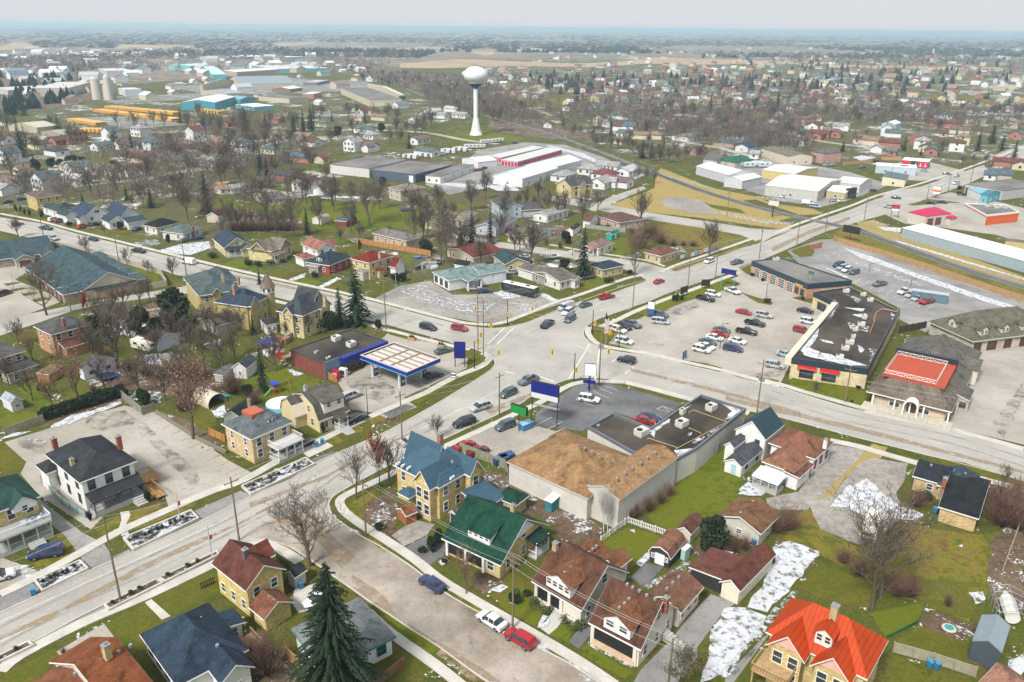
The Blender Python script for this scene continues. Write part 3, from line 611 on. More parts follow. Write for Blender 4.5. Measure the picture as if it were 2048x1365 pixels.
SN=[('snow','Z4',[(430,410),(640,490),(560,600),(380,800),(280,900),(150,860),(340,560),(320,460)]),('snow','Z4',[(0,870),(150,860),(290,930),(170,1110),(0,1300),(-160,1380),(-80,1000)]),
      ('snowp','Z4',[(290,900),(380,820),(420,780),(470,740),(500,760),(360,900),(260,1040),(140,1160),(20,1340),(-40,1330)]),
      ('snow','Z4',[(710,180),(830,50),(950,0),(1010,40),(1060,100),(1180,180),(1340,230),(1300,280),(1100,260),(1000,270),(900,230),(820,190)]),('snowp','Z4',[(940,260),(1080,270),(1060,330),(960,330)]),
      ('snow','Z4',[(80,100),(150,30),(270,90),(240,115)]),('snow','Z4',[(1650,770),(1730,760),(1760,800),(1700,845)]),('snowp','Z4',[(1400,900),(1680,1040),(1620,1090),(1560,1000)]),('snow','Z4',[(1560,450),(1600,440),(1600,465)]),
      ('snow','Z4',[(1920,1230),(2015,1180),(2015,1365),(1900,1300)]),
      ('snow','Z5',[(340,800),(500,720),(640,690),(820,625),(830,645),(640,715),(480,780),(350,815)]),('snow','Z5',[(0,880),(100,845),(210,830),(170,850),(0,890)]),('snowp','Z5',[(130,870),(240,880),(340,910),(250,910)]),
      ('snow','Z5',[(920,320),(1080,300),(1180,300),(1130,390),(1000,370)]),('snow','Z5',[(750,60),(1030,100),(900,190),(760,150)]),('snowp','Z5',[(830,560),(1100,560),(1100,640),(900,620)]),('snow','Z5',[(1440,700),(1530,650),(1560,740),(1480,740)]),
      ('snowp','Z5',[(560,460),(740,500),(640,540)]),('snow','Z5',[(1380,240),(1500,200),(1500,240)]),('snow','Z6',[(250,405),(370,440),(300,460)]),
      ('snowp','Z2',[(800,260),(900,150),(960,240),(820,320)]),('snowp','Z2',[(560,240),(740,370),(700,360),(580,290)]),('snow','Z2',[(1260,560),(1310,520),(1340,550),(1300,590)]),('snow','Z2',[(1610,740),(1700,700),(1750,730),(1680,765)]),
      ('snow','Z2',[(1745,830),(1780,795),(1825,820),(1780,850)]),('snow','Z2',[(1760,960),(1900,1040),(1880,1050),(1770,990)]),('snow','Z2',[(1930,1080),(2022,1120),(2022,1170),(1940,1140)]),('snow','Z2',[(1940,1000),(2022,930),(2022,960),(1950,1010)]),
      ('snowp','Z3',[(250,1080),(360,1130),(330,1160),(250,1110)]),('snowp','Z3',[(600,1090),(900,1250),(880,1280),(590,1110)]),('snowp','Z3',[(460,1220),(700,1365),(560,1365),(450,1240)]),('snow','Z3',[(245,990),(300,920),(330,930),(265,1000)]),
      ('snowp','Z3',[(1100,640),(1260,540),(1340,600),(1200,660),(1000,740),(980,720)]),('snow','Z3',[(910,570),(1000,480),(1010,530),(950,590)]),('snowp','Z3',[(420,200),(640,290),(600,380),(480,300)]),('snow','Z3',[(870,345),(900,340),(900,360)]),
      ('snowp','Z6',[(1620,1140),(1780,1190),(1740,1230),(1640,1180)]),('snowp','Z6',[(1780,1240),(2000,1260),(1960,1320),(1830,1280)]),
      ('snowp','Z1',[(60,560),(190,580),(260,620),(140,680)]),('snow','Z7',[(1620,1230),(1700,1180),(1800,1240),(1740,1280)]),
      ('snow','Z8',[(185,465),(260,470),(430,520),(390,535),(240,500)]),('snow','Y1',[(1300,580),(1480,530),(1710,505),(1730,560),(1560,620),(1440,610)]),('snowp','Y1',[(1080,520),(1280,490),(1320,530),(1150,560)]),
      ('snowp','Y3',[(0,920),(180,850),(320,950),(560,1010),(780,1010),(700,1100),(560,1100),(200,1000)]),('snow','Y3',[(760,930),(860,900),(1000,960),(860,980)]),('snow','Y3',[(1130,940),(1180,930),(1300,990),(1240,1000)]),
      ('snowp','Y3',[(940,1030),(1040,1010),(1120,1030),(1060,1090),(980,1070)]),('snow','Y2',[(720,820),(860,770),(860,800),(760,830)]),('snow','Y2',[(960,880),(1120,800),(1160,815),(1010,885)]),
      ('snowp','Y4',[(930,260),(1060,270),(1340,330),(1600,350),(1560,370),(1340,360),(1040,300)]),('snowp','Y4',[(480,560),(660,550),(720,600),(560,580)]),('snowp','Y4',[(140,650),(330,590),(340,620),(200,670)]),
      ('snow','Y5',[(350,560),(600,640),(1000,790),(1500,960),(1853,1075),(1853,1110),(1400,970),(900,790),(500,650)]),('snowp','Y5',[(380,650),(600,720),(1000,860),(1000,890),(620,760),(440,690)]),('snowp','Y5',[(240,590),(340,610),(320,640),(260,620)]),
      ('snow','Y5',[(630,390),(840,400),(830,440),(700,420)]),('snowp','Y5',[(570,340),(740,370),(720,385),(620,365)]),('snow','Y5',[(780,500),(1200,620),(1853,820),(1853,830),(1200,640),(800,515)]),
      ('snow','Y8',[(1200,450),(1500,520),(1640,590),(1750,680),(1700,670),(1560,580),(1400,520),(1230,480)]),('snow','Y8',[(700,790),(900,780),(1000,830),(800,830)]),('snow','W2',[(480,620),(560,600),(700,620),(560,650)]),
      ('snowp','Y3',[(300,470),(0,580),(200,540)]),('snowp','Y7',[(600,780),(760,760),(720,800)]),('snow','P',[(860,368),(890,366),(990,372),(960,380)]),('snowp','W1',[(500,690),(950,810),(940,820),(520,705)])]
for mt,fr,pl in SN:sheet('snow',pl,mt,Z_M+.02,fr,amp=.25,step=1.)
sheet('snow',[(180,196),(420,186),(440,196),(230,208)],'snowp',Z_M+.02,'P',amp=1,step=6)
for pl in ([(340,175),(560,155),(720,170),(700,182),(420,190)],[(640,165),(720,158),(760,175),(700,190)],[(120,238),(260,232),(380,250),(260,258)],[(1495,392),(1570,398),(1640,402),(1560,404)]):
 sheet('snow',pl,'snowp',Z_M+.02,'P',amp=.5,step=4)
# ---- sidewalks (raised slabs) and kerbs, following the kerb lines ----
K=.13
def kerb(px,side):strip('kerb',px,.0,.22*side,0,K,'conc')
def walk(px,a,b,sm=3,fr='P'):strip('sidewalk',px,a,b,0,K+.012,'conc',fr,sm)
kerb(roadA[:7]+SW_C,1);kerb(D_up+NW_C,1);kerb(D_low,1);kerb(E_l,1);kerb(E_l2,1);kerb(E_r1+NE_C+C_up,1);kerb(C_low+SE_C+SEB,1);kerb(SWB+A_low,1);kerb(E_r2,1)
walk([(0,1190),(65,1159),(163,1106),(237,1065),(320,1028),(420,985),(490,960),(571,914),(626,889),(700,853),(764,824),(851,787)],-.9,.9)
walk([(851,787),(910,755),(960,735),(976,722),(978,714),(965,707)],-.9,.9)
walk([(0,1345),(44,1310),(170,1245),(300,1190),(436,1125),(475,1100),(520,1089),(560,1100),(600,1125)],-.9,.9)
walk([(735,1225),(785,1270),(870,1330),(930,1378)],-.75,.75)
walk([(1250,765),(1200,764),(1160,766),(1126,778),(1080,806),(1036,826),(980,853),(893,893),(830,925),(760,960),(705,985),(680,1002),(690,1025),(730,1055),(770,1080),(830,1120),(880,1160),(960,1208),(1060,1265),(1160,1325),(1230,1372)],-.8,.8)
walk([(1250,765),(1310,780),(1384,800),(1498,828)],-.9,.9)
walk([(1660,882),(1714,893),(1780,912),(1846,930),(1960,958),(2060,985)],-.9,.9)
walk([(0,428),(80,443),(146,461),(220,479),(317,503),(500,547),(693,588),(742,599),(900,640),(940,648),(975,650)],-.8,.8)
walk([(370,560),(551,603),(700,640),(773,660),(900,692),(940,700)],-.8,.8)
walk([(975,651),(1010,645),(1050,630),(1110,606),(1161,590),(1252,558),(1285,551)],-.8,.8)
walk([(1322,546),(1345,534),(1420,508),(1505,478)],-.8,.8)
walk([(1550,468),(1600,447),(1700,413),(1753,392),(1827,372),(1904,347),(1972,323),(2048,294)],-.9,.9)
walk([(1200,655),(1230,643),(1270,624),(1330,600),(1400,575),(1480,545)],-.9,.9)
walk([(1178,655),(1176,668),(1190,685),(1215,695),(1290,707),(1360,723),(1450,743),(1500,757),(1558,769),(1614,786),(1728,818)],-.8,.8)
walk([(1730,822),(1800,838),(1901,858),(2048,898)],-1.2,.6)
walk([(1100,490),(1190,506),(1290,521),(1330,534)],-.6,.6)
walk([(1580,715),(1600,690),(1640,640),(1662,606)],-1.2,1.)
# ---- road markings ----
def ln(px,wd=.16,mt='line',on=None,off=3.,fr='P'):dash('road_marking',px,wd,mt,on,off,Z_R+.014,fr)
ln([(1093,497),(1093,510)])
for a,b in (((975,690),(1010,655)),((993,690),(1028,656)),((1137,760),(1180,688)),((1190,763),(1199,700)),((1222,725),(1240,715)),((1250,748),(1268,735))):ln([a,b],.35)
ln([(1030,748),(1010,744)],.4);ln([(1075,752),(1110,765)],.4);ln([(1150,690),(1185,706)],.2)
for a,b,on,off in (((1245,590),(1050,665),None,0),((1500,505),(1290,580),3,6),((1260,600),(1110,655),3,6),((1700,432),(1520,498),3,6),((1900,362),(1720,425),3,6),
                      ((900,660),(560,585),3,6),((560,582),(100,468),3,6),((905,670),(800,645),None,0),((1290,740),(1500,790),3,6),((1500,793),(2048,930),3,6),
                      ((1020,770),(870,845),None,0),((1035,785),(900,850),3,6),((860,850),(560,990),3,6)):ln([a,b],.16,'line',on,off)
ln([(0,1285),(230,1175),(500,1050)],.14);ln([(0,1245),(230,1140),(560,990)],.14)
for x,y in ((1195,601),(1245,601),(1100,645),(1205,620)):dash('turn_arrow',[(x-5,y+1.5),(x+5,y-1.5)],.35,'line',None,0,Z_R+.014)
def pk(fr,pairs,mt='line',wd=.12):
 mb=MB()
 for a,b in pairs:
  a=Vector(tuple(G(a,0,fr))[:2]);b=Vector(tuple(G(b,0,fr))[:2]);d=(b-a).normalized();q=Vector((-d.y,d.x))*wd/2
  mb.poly([(*(a-q),Z_M),(*(b-q),Z_M),(*(b+q),Z_M),(*(a+q),Z_M)])
 tag(mb.build('parking_lines',M[mt]),kind='structure')
pk('Z7',[((250,790),(355,735)),((320,820),(430,765)),((520,615),(640,660)),((520,615),(640,530)),((640,560),(740,605)),((670,535),(770,575)),((700,515),(800,550)),((1070,680),(1110,660)),((1110,660),(1160,700)),((1110,660),(1190,690)),((1070,680),(1150,700)),((1030,710),(1100,735))])
pk('Z5',[((1700-62*k,1120-44*k),(1600-62*k,1165-44*k)) for k in range(11)]+[((800-95*k,700+33*k),(860-95*k,740+33*k)) for k in range(6)]+[((1090,1100),(1160,1140)),((1160,1140),(1000,1200))],'liney')
pk('Y4',[((560+42*k,1080-19*k),(640+42*k,1120-19*k)) for k in range(6)]+[((900+40*k,960-8*k),(960+40*k,1000-8*k)) for k in range(3)],'line')
pk('Y5',[((440+66*k,790+25*k),(380+66*k,830+25*k)) for k in range(11)],'line')
pk('Z7',[((1300+40*k,330-55*k),(1440+40*k,362-55*k)) for k in range(5)],'liney')
for pl in (roadA[:7]+SW_C[:5],D_up,E_l2,C_up,E_l):
 for d in (2.6,6.2):strip('tyre_tracks',pl,-d,-d-.6,0,Z_M-.026,'track')
# ---- railway: ballast bed and two steel rails on sleepers ----
RAIL=[tuple(G(p))[:2] for p in [(812,178),(900,212),(1010,243),(1105,270),(1200,304),(1300,343),(1400,381),(1500,411),(1600,436),(1660,448)]]
RAIL2=[tuple(G(p))[:2] for p in [(1660,448),(1718,464),(1818,499),(1938,542),(2048,575),(2200,622)]]
for rl in (RAIL,RAIL2):
 strip('railway_bed',rl,-2.6,2.6,0,.11,'dlot',world=True,sm=3)
 s=smooth(rl,3,False);mb=MB();sb=MB()
 for o in (-.72,.72):
  a=offs(s,o)
  for i in range(len(a)-1):mb.bar((*a[i],.27),(*a[i+1],.27),.09,n=4,cap=False)
 for i in range(len(s)-1):
  p=Vector(s[i]);q=Vector(s[i+1]);d=q-p;ll=d.length;d.normalize();e=Vector((-d.y,d.x))*1.3
  k=.0
  while k<ll and p.length<480:
   c=p+d*k;sb.bar((*(c-e),.15),(*(c+e),.15),.11,n=4);k+=.9
 tag(mb.build('railway_rails',M['steel']),kind='structure');tag(sb.build('railway_sleepers',M['rub']),kind='structure')
strip('railway_walk',RAIL2,6.,7.,0,.05,'gravel',world=True)
# BUILDING KIT
def roof_faces(x0,y0,x1,y1,h,rise,kind,ax,hipk=1.,deck=None):
 xm,ym=(x0+x1)/2,(y0+y1)/2;t=h+rise
 if kind=='gable':
  if ax=='x':return [[(x0,y0,h),(x1,y0,h),(x1,ym,t),(x0,ym,t)],[(x0,ym,t),(x1,ym,t),(x1,y1,h),(x0,y1,h)]]
  return [[(x0,y1,h),(x0,y0,h),(xm,y0,t),(xm,y1,t)],[(xm,y1,t),(xm,y0,t),(x1,y0,h),(x1,y1,h)]]
 if kind=='hip':
  W,D=x1-x0,y1-y0;k=min(W,D)/2*hipk
  if W>=D:
   a,b=(x0+k,ym,t),(x1-k,ym,t)
   if (x1-x0)-2*k<.05:a=b=(xm,ym,t)
   P,Q,S,T=(x0,y0,h),(x1,y0,h),(x1,y1,h),(x0,y1,h)
   if a==b:return [[P,Q,a],[Q,S,a],[S,T,a],[T,P,a]]
   return [[P,Q,b,a],[Q,S,b],[S,T,a,b],[T,P,a]]
  a,b=(xm,y0+k,t),(xm,y1-k,t)
  P,Q,S,T=(x0,y0,h),(x1,y0,h),(x1,y1,h),(x0,y1,h)
  if b[1]-a[1]<.05:return [[P,Q,(xm,ym,t)],[Q,S,(xm,ym,t)],[S,T,(xm,ym,t)],[T,P,(xm,ym,t)]]
  return [[P,Q,a],[Q,S,b,a],[S,T,b],[T,P,a,b]]
 if kind=='deck':
  k=deck;P,Q,S,T=(x0,y0,h),(x1,y0,h),(x1,y1,h),(x0,y1,h)
  p,q,s,u=(x0+k,y0+k,t),(x1-k,y0+k,t),(x1-k,y1-k,t),(x0+k,y1-k,t)
  return [[P,Q,q,p],[Q,S,s,q],[S,T,u,s],[T,P,p,u],[p,q,s,u]]
 if kind=='shed':
  hz={'x0':(t,h,h,t),'x1':(h,t,t,h),'y0':(t,t,h,h),'y1':(h,h,t,t)}[ax]
  return [[(x0,y0,hz[0]),(x1,y0,hz[1]),(x1,y1,hz[2]),(x0,y1,hz[3])]]
 if kind=='gambrel':
  m=h+rise*.68
  if ax=='x':
   a,b=y0+(y1-y0)*.16,y1-(y1-y0)*.16
   return [[(x0,y0,h),(x1,y0,h),(x1,a,m),(x0,a,m)],[(x0,a,m),(x1,a,m),(x1,ym,t),(x0,ym,t)],
     [(x0,ym,t),(x1,ym,t),(x1,b,m),(x0,b,m)],[(x0,b,m),(x1,b,m),(x1,y1,h),(x0,y1,h)]]
  a,b=x0+(x1-x0)*.16,x1-(x1-x0)*.16
  return [[(x0,y1,h),(x0,y0,h),(a,y0,m),(a,y1,m)],[(a,y1,m),(a,y0,m),(xm,y0,t),(xm,y1,t)],
    [(xm,y1,t),(xm,y0,t),(b,y0,m),(b,y1,m)],[(b,y1,m),(b,y0,m),(x1,y0,h),(x1,y1,h)]]
 return [[(x0,y0,h),(x1,y0,h),(x1,y1,h),(x0,y1,h)]]
def wall_mb(x0,y0,x1,y1,z0,h,rise,kind,ax,ov,th=.16):
 mb=MB();a,b,c,d=x0+ov,y0+ov,x1-ov,y1-ov
 if kind in ('gable','gambrel','shed'):
  if kind=='shed':
   hz={'x0':(1,0),'x1':(0,1),'y0':(1,0),'y1':(0,1)}[ax];ln=(x1-x0) if ax[0]=='x' else (y1-y0)
   e=rise*ov/ln
   z_a=h+(rise-e if hz[0] else e)-th;z_b=h+(rise-e if hz[1] else e)-th
   prof=[(0,z0),(1,z0),(1,z_b),(0,z_a)];run='y' if ax[0]=='x' else 'x'
  else:
   half=((y1-y0) if ax=='x' else (x1-x0))/2;run=ax
   if kind=='gable':
    s=rise/half;prof=[(0,z0),(1,z0),(1,h+s*ov-th),(.5,h+rise-th),(0,h+s*ov-th)]
   else:
    m=h+rise*.68;q=(.32*half-ov)/(2*half-2*ov);s=rise*.68/(.32*half)
    prof=[(0,z0),(1,z0),(1,h+s*ov-th),(1-q,m-th),(.5,h+rise-th),(q,m-th),(0,h+s*ov-th)]
  n=len(prof)
  if run=='x':P0=[(a,b+t*(d-b),z) for t,z in prof];P1=[(c,b+t*(d-b),z) for t,z in prof]
  else:P0=[(a+t*(c-a),d,z) for t,z in prof];P1=[(a+t*(c-a),b,z) for t,z in prof]
  mb.poly(P0[::-1]);mb.poly(P1)
  for k in range(n):mb.poly([P0[k],P0[(k+1)%n],P1[(k+1)%n],P1[k]])
  return mb
 mb.box(a,b,z0,c,d,h-.02);return mb
WIN={}
def win_mesh(w,h,style):
 k=(round(w,2),round(h,2),style)
 if k not in WIN:
  f=MB();t=.11 if style !='shop' else .07;o=-.09
  f.box(-w/2-t,o,-t,-w/2,.02,h+t);f.box(w/2,o,-t,w/2+t,.02,h+t);f.box(-w/2,o,-t,w/2,.02,0);f.box(-w/2,o,h,w/2,.02,h+t)
  if style=='sash':f.box(-w/2,o+.02,h/2-.04,w/2,.01,h/2+.04)
  if style=='two':f.box(-.05,o+.01,0,.05,.01,h)
  if style=='shop':
   n=max(2,int(w/1.3))
   for i in range(1,n):f.box(-w/2+w*i/n-.03,o+.02,0,-w/2+w*i/n+.03,.01,h)
  if style=='grid':
   for i in range(1,4):f.box(-w/2+w*i/4-.03,o+.02,0,-w/2+w*i/4+.03,.01,h)
   for i in range(1,4):f.box(-w/2,o+.025,h*i/4-.03,w/2,.012,h*i/4+.03)
  p=MB();p.box(-w/2,-.035,0,w/2,.015,h)
  WIN[k]=(f.mesh('window',M['paint']),p.mesh('pane',M['glass']))
 return WIN[k]
ROT={'R':.0,'L':-90.,'r':180.,'l':90.}
WHITE=(.78,.78,.76);TAN=(.5,.4,.22);YEL=(.6,.47,.18);CREAM=(.68,.63,.5);CHAR=(.045,.05,.058);NAVY=(.035,.06,.095)
BRN=(.17,.09,.055);RUST=(.3,.12,.06);GRY=(.2,.2,.205);TEAL=(.09,.16,.18);BRICK=(.32,.1,.06);GREEN=(.03,.14,.085);BEIGE=(.58,.53,.42)
TANR=(.4,.25,.13);WARM=(.32,.3,.26);STONE=(.42,.38,.31)
class Bld:
 def __init__(s,name,label,cat,fr,A,B,Cc,h,group=None,root=None):
  s.fr=fr
  if isinstance(h,tuple):h=HG(h,B,fr)
  s.h=h;a,b,c=G(A,h,fr),G(B,h,fr),G(Cc,h,fr)
  ba,bc=a-b,c-b
  if bc.length>=ba.length:ang=math.atan2(bc.y,bc.x)
  else:ang=math.atan2(ba.y,ba.x)-math.pi/2
  s.ang=ang;s.o=Vector((b.x,b.y,0));s.root=empty(name,s.o,ang);tag(s.root,label,cat,group)
  s.L=abs((ba).dot(Vector((-math.sin(ang),math.cos(ang),0))));s.W=abs(bc.dot(Vector((math.cos(ang),math.sin(ang),0))))
  s.blk=None;s.trim=WHITE
 def lp(s,p,z=0,fr=None):
  g=G(p,z,fr or s.fr)-s.o;c,n=math.cos(s.ang),math.sin(s.ang);return (g.x*c+g.y*n,-g.x*n+g.y*c)
 def block(s,x0=None,y0=None,x1=None,y1=None,h=None,roof='hip',ax='x',rise=2.,wm='siding',wc=WHITE,rm='shingle',rc=CHAR,ov=.45,z0=.0,hipk=1.,deck=None,fascia=True,name='wall',fc=None,th=.16):
  if x0 is None:x0,y0,x1,y1=0,0,s.W,s.L
  h=s.h if h is None else h;s.blk=(x0+ov,y0+ov,x1-ov,y1-ov,z0,h)
  w_=wall_mb(x0,y0,x1,y1,z0,h,rise,roof,ax,ov).build(name,M[wm],s.root,wc)
  fs=roof_faces(x0,y0,x1,y1,h,rise,roof,ax,hipk,deck)
  r=MB().solid(fs,th).build('roof',M[rm],s.root,rc)
  if fascia:
   e=.03;cx,cyy=(x0+x1)/2,(y0+y1)/2
   f2=[[(p[0]+(e if p[0]>cx else-e if p[0]<cx else 0),p[1]+(e if p[1]>cyy else-e if p[1]<cyy else 0),p[2]-.07) for p in f] for f in fs]
   MB().solid(f2,.2).build('fascia',M['paint'],s.root,fc or s.trim)
  return s
 def pblock(s,A,B,Cc,h,fr=None,**k):
  if isinstance(h,tuple):h=HG(h,B,fr or s.fr)
  q=[s.lp(p,h,fr) for p in (A,B,Cc)];xs=[p[0] for p in q];ys=[p[1] for p in q]
  return s.block(min(xs),min(ys),max(xs),max(ys),h,**k)
 def win(s,face,t,z,w=1.,h=1.5,style='sash',col=None,parent=None,blk=None,name='window'):
  x0,y0,x1,y1,z0,hh=blk or s.blk
  x,y={'R':(x0+t*(x1-x0),y0),'r':(x0+t*(x1-x0),y1),'L':(x0,y0+(1-t)*(y1-y0)),'l':(x1,y0+t*(y1-y0))}[face]
  fm,pm=win_mesh(w,h,style);o=link(name,fm,parent or s.root,col or s.trim);o.location=(x,y,z);o.rotation_euler=(0,0,R(ROT[face]))
  if parent is None:link('pane',pm,o)
  else:p=link('pane',pm,parent);p.location=o.location;p.rotation_euler=o.rotation_euler
  return s
 def wins(s,face,n,zs,w=1.,h=1.5,style='sash',col=None,a=.0,b=1.):
  for z in zs:
   for i in range(n):s.win(face,a+(b-a)*(i+.5)/n,z,w,h,style,col)
  return s
 def door(s,face,t,w=1.,h=2.1,col=(.25,.2,.16),z=.15,name='door',mat='paint'):
  x0,y0,x1,y1,z0,hh=s.blk
  x,y={'R':(x0+t*(x1-x0),y0),'r':(x0+t*(x1-x0),y1),'L':(x0,y0+(1-t)*(y1-y0)),'l':(x1,y0+t*(y1-y0))}[face]
  mb=MB().box(-w/2,-.07,0,w/2,.02,h)
  if w>2:
   for k in range(1,5):mb.box(-w/2+.05,-.1,h*k/5-.03,w/2-.05,-.07,h*k/5+.03)
  o=mb.build(name,M[mat],s.root,col);o.location=(x,y,z);o.rotation_euler=(0,0,R(ROT[face]))
  f=MB().box(-w/2-.12,-.05,0,-w/2,.01,h+.12).box(w/2,-.05,0,w/2+.12,.01,h+.12).box(-w/2,-.05,h,w/2,.01,h+.12)
  f.build('frame',M['paint'],o,s.trim);return s
 def chimney(s,x,y,z0,z1,w=.7,col=BRICK,mat='brick'):
  c=MB().box(x-w/2,y-w/2,z0,x+w/2,y+w/2,z1).build('chimney',M[mat],s.root,col)
  MB().box(x-w/2-.06,y-w/2-.06,z1,x+w/2+.06,y+w/2+.06,z1+.12).box(x-.12,y-.12,z1+.12,x+.12,y+.12,z1+.4).build('chimney_cap',M['steel'],c);return s
 def pch(s,p,zt,dz=2.,w=.7,col=BRICK,fr=None):
  x,y=s.lp(p,zt,fr);return s.chimney(x,y,zt-dz,zt,w,col)
 def vents(s,pts):
  for x,y,z in pts:MB().box(x-.18,y-.18,z-.15,x+.18,y+.18,z+.22).build('roof_vent',M['steel'],s.root)
  return s
 def pvent(s,ps,z,fr=None):
  for p in ps:
   x,y=s.lp(p,z,fr);s.vents([(x,y,z)])
  return s
 def dormer(s,x0,y0,x1,y1,z0,h,face='L',roof='gable',rise=1.,wc=WHITE,rc=CHAR,rm='shingle',n=2,ww=.7,wh=.9,ov=.3,wm='siding'):
  ax='x' if face in 'Ll' else 'y'
  if roof=='shed':ax={'L':'x1','l':'x0','R':'y1','r':'y0'}[face]
  d=wall_mb(x0,y0,x1,y1,z0,h,rise,roof,ax,ov).build('dormer',M[wm],s.root,wc)
  MB().solid(roof_faces(x0,y0,x1,y1,h,rise,roof,ax),.12).build('dormer_roof',M[rm],d,rc)
  b=(x0+ov,y0+ov,x1-ov,y1-ov,z0,h);bk=s.blk
  for i in range(n):s.win(face,(i+.5)/n,h-wh-.15,ww,wh,'sash',parent=d,blk=b)
  s.blk=bk;return s
 def porch(s,x0,y0,x1,y1,h,hi=None,side='R',rc=CHAR,rm='shingle',fl=.6,post=WHITE,rail=True,np=4,rise=.7,floorc=(.4,.4,.38),roof=True,pr=.1,name='porch'):
  """covered porch: floor, roof leaning on the wall, posts and railing on the open side"""
  p=MB().box(x0+.2,y0+.2,0,x1-.2,y1-.2,fl).build(name,M['stucco'],s.root,floorc)
  if roof:
   ax={'R':'y1','L':'x1','r':'y0','l':'x0'}[side]
   MB().solid(roof_faces(x0,y0,x1,y1,h,rise,'shed',ax),.18).build('porch_roof',M[rm],p,rc)
  ln=(x1-x0) if side in 'Rr' else (y1-y0)
  for i in range(np):
   t=.3+(ln-.6)*i/max(1,np-1)
   px,py={'R':(x0+t,y0+.3),'r':(x0+t,y1-.3),'L':(x0+.3,y0+t),'l':(x1-.3,y0+t)}[side]
   MB().box(px-pr,py-pr,fl,px+pr,py+pr,h+(.1 if roof else 0)).build('post',M['paint'],p,post)
  if rail:
   mb=MB();e=.3
   segs={'R':[((x0+e,y0+e),(x1-e,y0+e)),((x0+e,y0+e),(x0+e,y1-e)),((x1-e,y0+e),(x1-e,y1-e))],
     'L':[((x0+e,y0+e),(x0+e,y1-e)),((x0+e,y0+e),(x1-e,y0+e)),((x0+e,y1-e),(x1-e,y1-e))],
     'r':[((x0+e,y1-e),(x1-e,y1-e))],'l':[((x1-e,y0+e),(x1-e,y1-e))]}[side]
   rb=h if not roof else fl+.0
   zb=fl
   for (ax_,ay),(bx,by) in segs:
    mb.bar((ax_,ay,zb+.95),(bx,by,zb+.95),.05,n=4);mb.bar((ax_,ay,zb+.12),(bx,by,zb+.12),.04,n=4)
    m=int(math.hypot(bx-ax_,by-ay)/.22)
    for q in range(m+1):
     u=q/max(1,m);mb.bar((ax_+(bx-ax_)*u,ay+(by-ay)*u,zb+.12),(ax_+(bx-ax_)*u,ay+(by-ay)*u,zb+.95),.02,n=3,cap=False)
   mb.build('railing',M['paint'],p,post)
  return s
 def steps(s,x0,y0,x1,y1,hgt,side='R',n=4,col=(.45,.44,.42)):
  mb=MB()
  for i in range(n):
   z=hgt*(n-i)/n
   if side=='R':d=(y1-y0)/n;mb.box(x0,y1-d*(i+1),0,x1,y1-d*i,z)
   else:d=(x1-x0)/n;mb.box(x1-d*(i+1),y0,0,x1-d*i,y1,z)
  mb.build('steps',M['stucco'],s.root,col);return s
def flat(name,label,cat,poly,h,fr='P',wm='stucco',wc=WHITE,rm='roofdark',par=.5,pc=None,band=None,base=None,group=None):
 """flat-roofed building over an outline seen at roof height: wall, roof deck, parapet"""
 if isinstance(h,tuple):h=HG(h[0],h[1],fr)
 pts=[G(p,h,fr) for p in poly];o=pts[0];d=pts[1]-pts[0];ang=math.atan2(d.y,d.x)
 b=object.__new__(Bld);b.fr=fr;b.h=h;b.ang=ang;b.o=Vector((o.x,o.y,0));b.root=empty(name,b.o,ang);tag(b.root,label,cat,group);b.trim=WHITE
 lc=[b.lp(p,h) for p in poly];b.pts=lc;n=len(lc)
 ar=sum(lc[k][0]*lc[(k+1)%n][1]-lc[(k+1)%n][0]*lc[k][1] for k in range(n));sg=1 if ar>0 else-1
 MB().prism(lc,0,h-par).build('wall',M[wm],b.root,wc)
 def inset(dst):
  out=[]
  for k in range(n):
   p0,p1,p2=Vector(lc[k-1]),Vector(lc[k]),Vector(lc[(k+1)%n]);e1=(p1-p0).normalized();e2=(p2-p1).normalized()
   n1=Vector((-e1.y,e1.x))*sg;n2=Vector((-e2.y,e2.x))*sg;m=(n1+n2);m=m/max(.3,m.dot(n1));out.append(tuple(p1+m*dst))
  return out
 ins=inset(.3);out=inset(-.06);mb=MB()
 for k in range(n):
  a,c,e,f=out[k],out[(k+1)%n],ins[(k+1)%n],ins[k];z0,z1=h-(band or par),h
  mb.poly([(*a,z1),(*c,z1),(*e,z1),(*f,z1)]);mb.poly([(*a,z0),(*c,z0),(*c,z1),(*a,z1)]);mb.poly([(*f,h-par-.1),(*e,h-par-.1),(*e,z1),(*f,z1)]);mb.poly([(*a,z0),(*c,z0),(*e,z0),(*f,z0)])
 mb.build('parapet',M['metalp'],b.root,pc or wc)
 r=MB().prism(inset(.31),h-par+.004,h-par+.03).build('roof',M[rm],b.root);b.deck=h-par+.03
 return b
def on_edge(b,k,t,out=.0):
 """point and heading on wall k of a flat building"""
 n=len(b.pts);p=Vector(b.pts[k]);q=Vector(b.pts[(k+1)%n]);d=(q-p);ar=sum(b.pts[i][0]*b.pts[(i+1)%n][1]-b.pts[(i+1)%n][0]*b.pts[i][1] for i in range(n))
 nrm=Vector((d.y,-d.x)).normalized()*(1 if ar>0 else-1);c=p+d*t+nrm*out
 return c,math.atan2(nrm.y,nrm.x)+math.pi/2,d.length
def ewin(b,k,t,z,w,h,style='shop',col=None,name='window'):
 c,a,_=on_edge(b,k,t);fm,pm=win_mesh(w,h,style);o=link(name,fm,b.root,col or b.trim);o.location=(c.x,c.y,z);o.rotation_euler=(0,0,a);link('pane',pm,o)
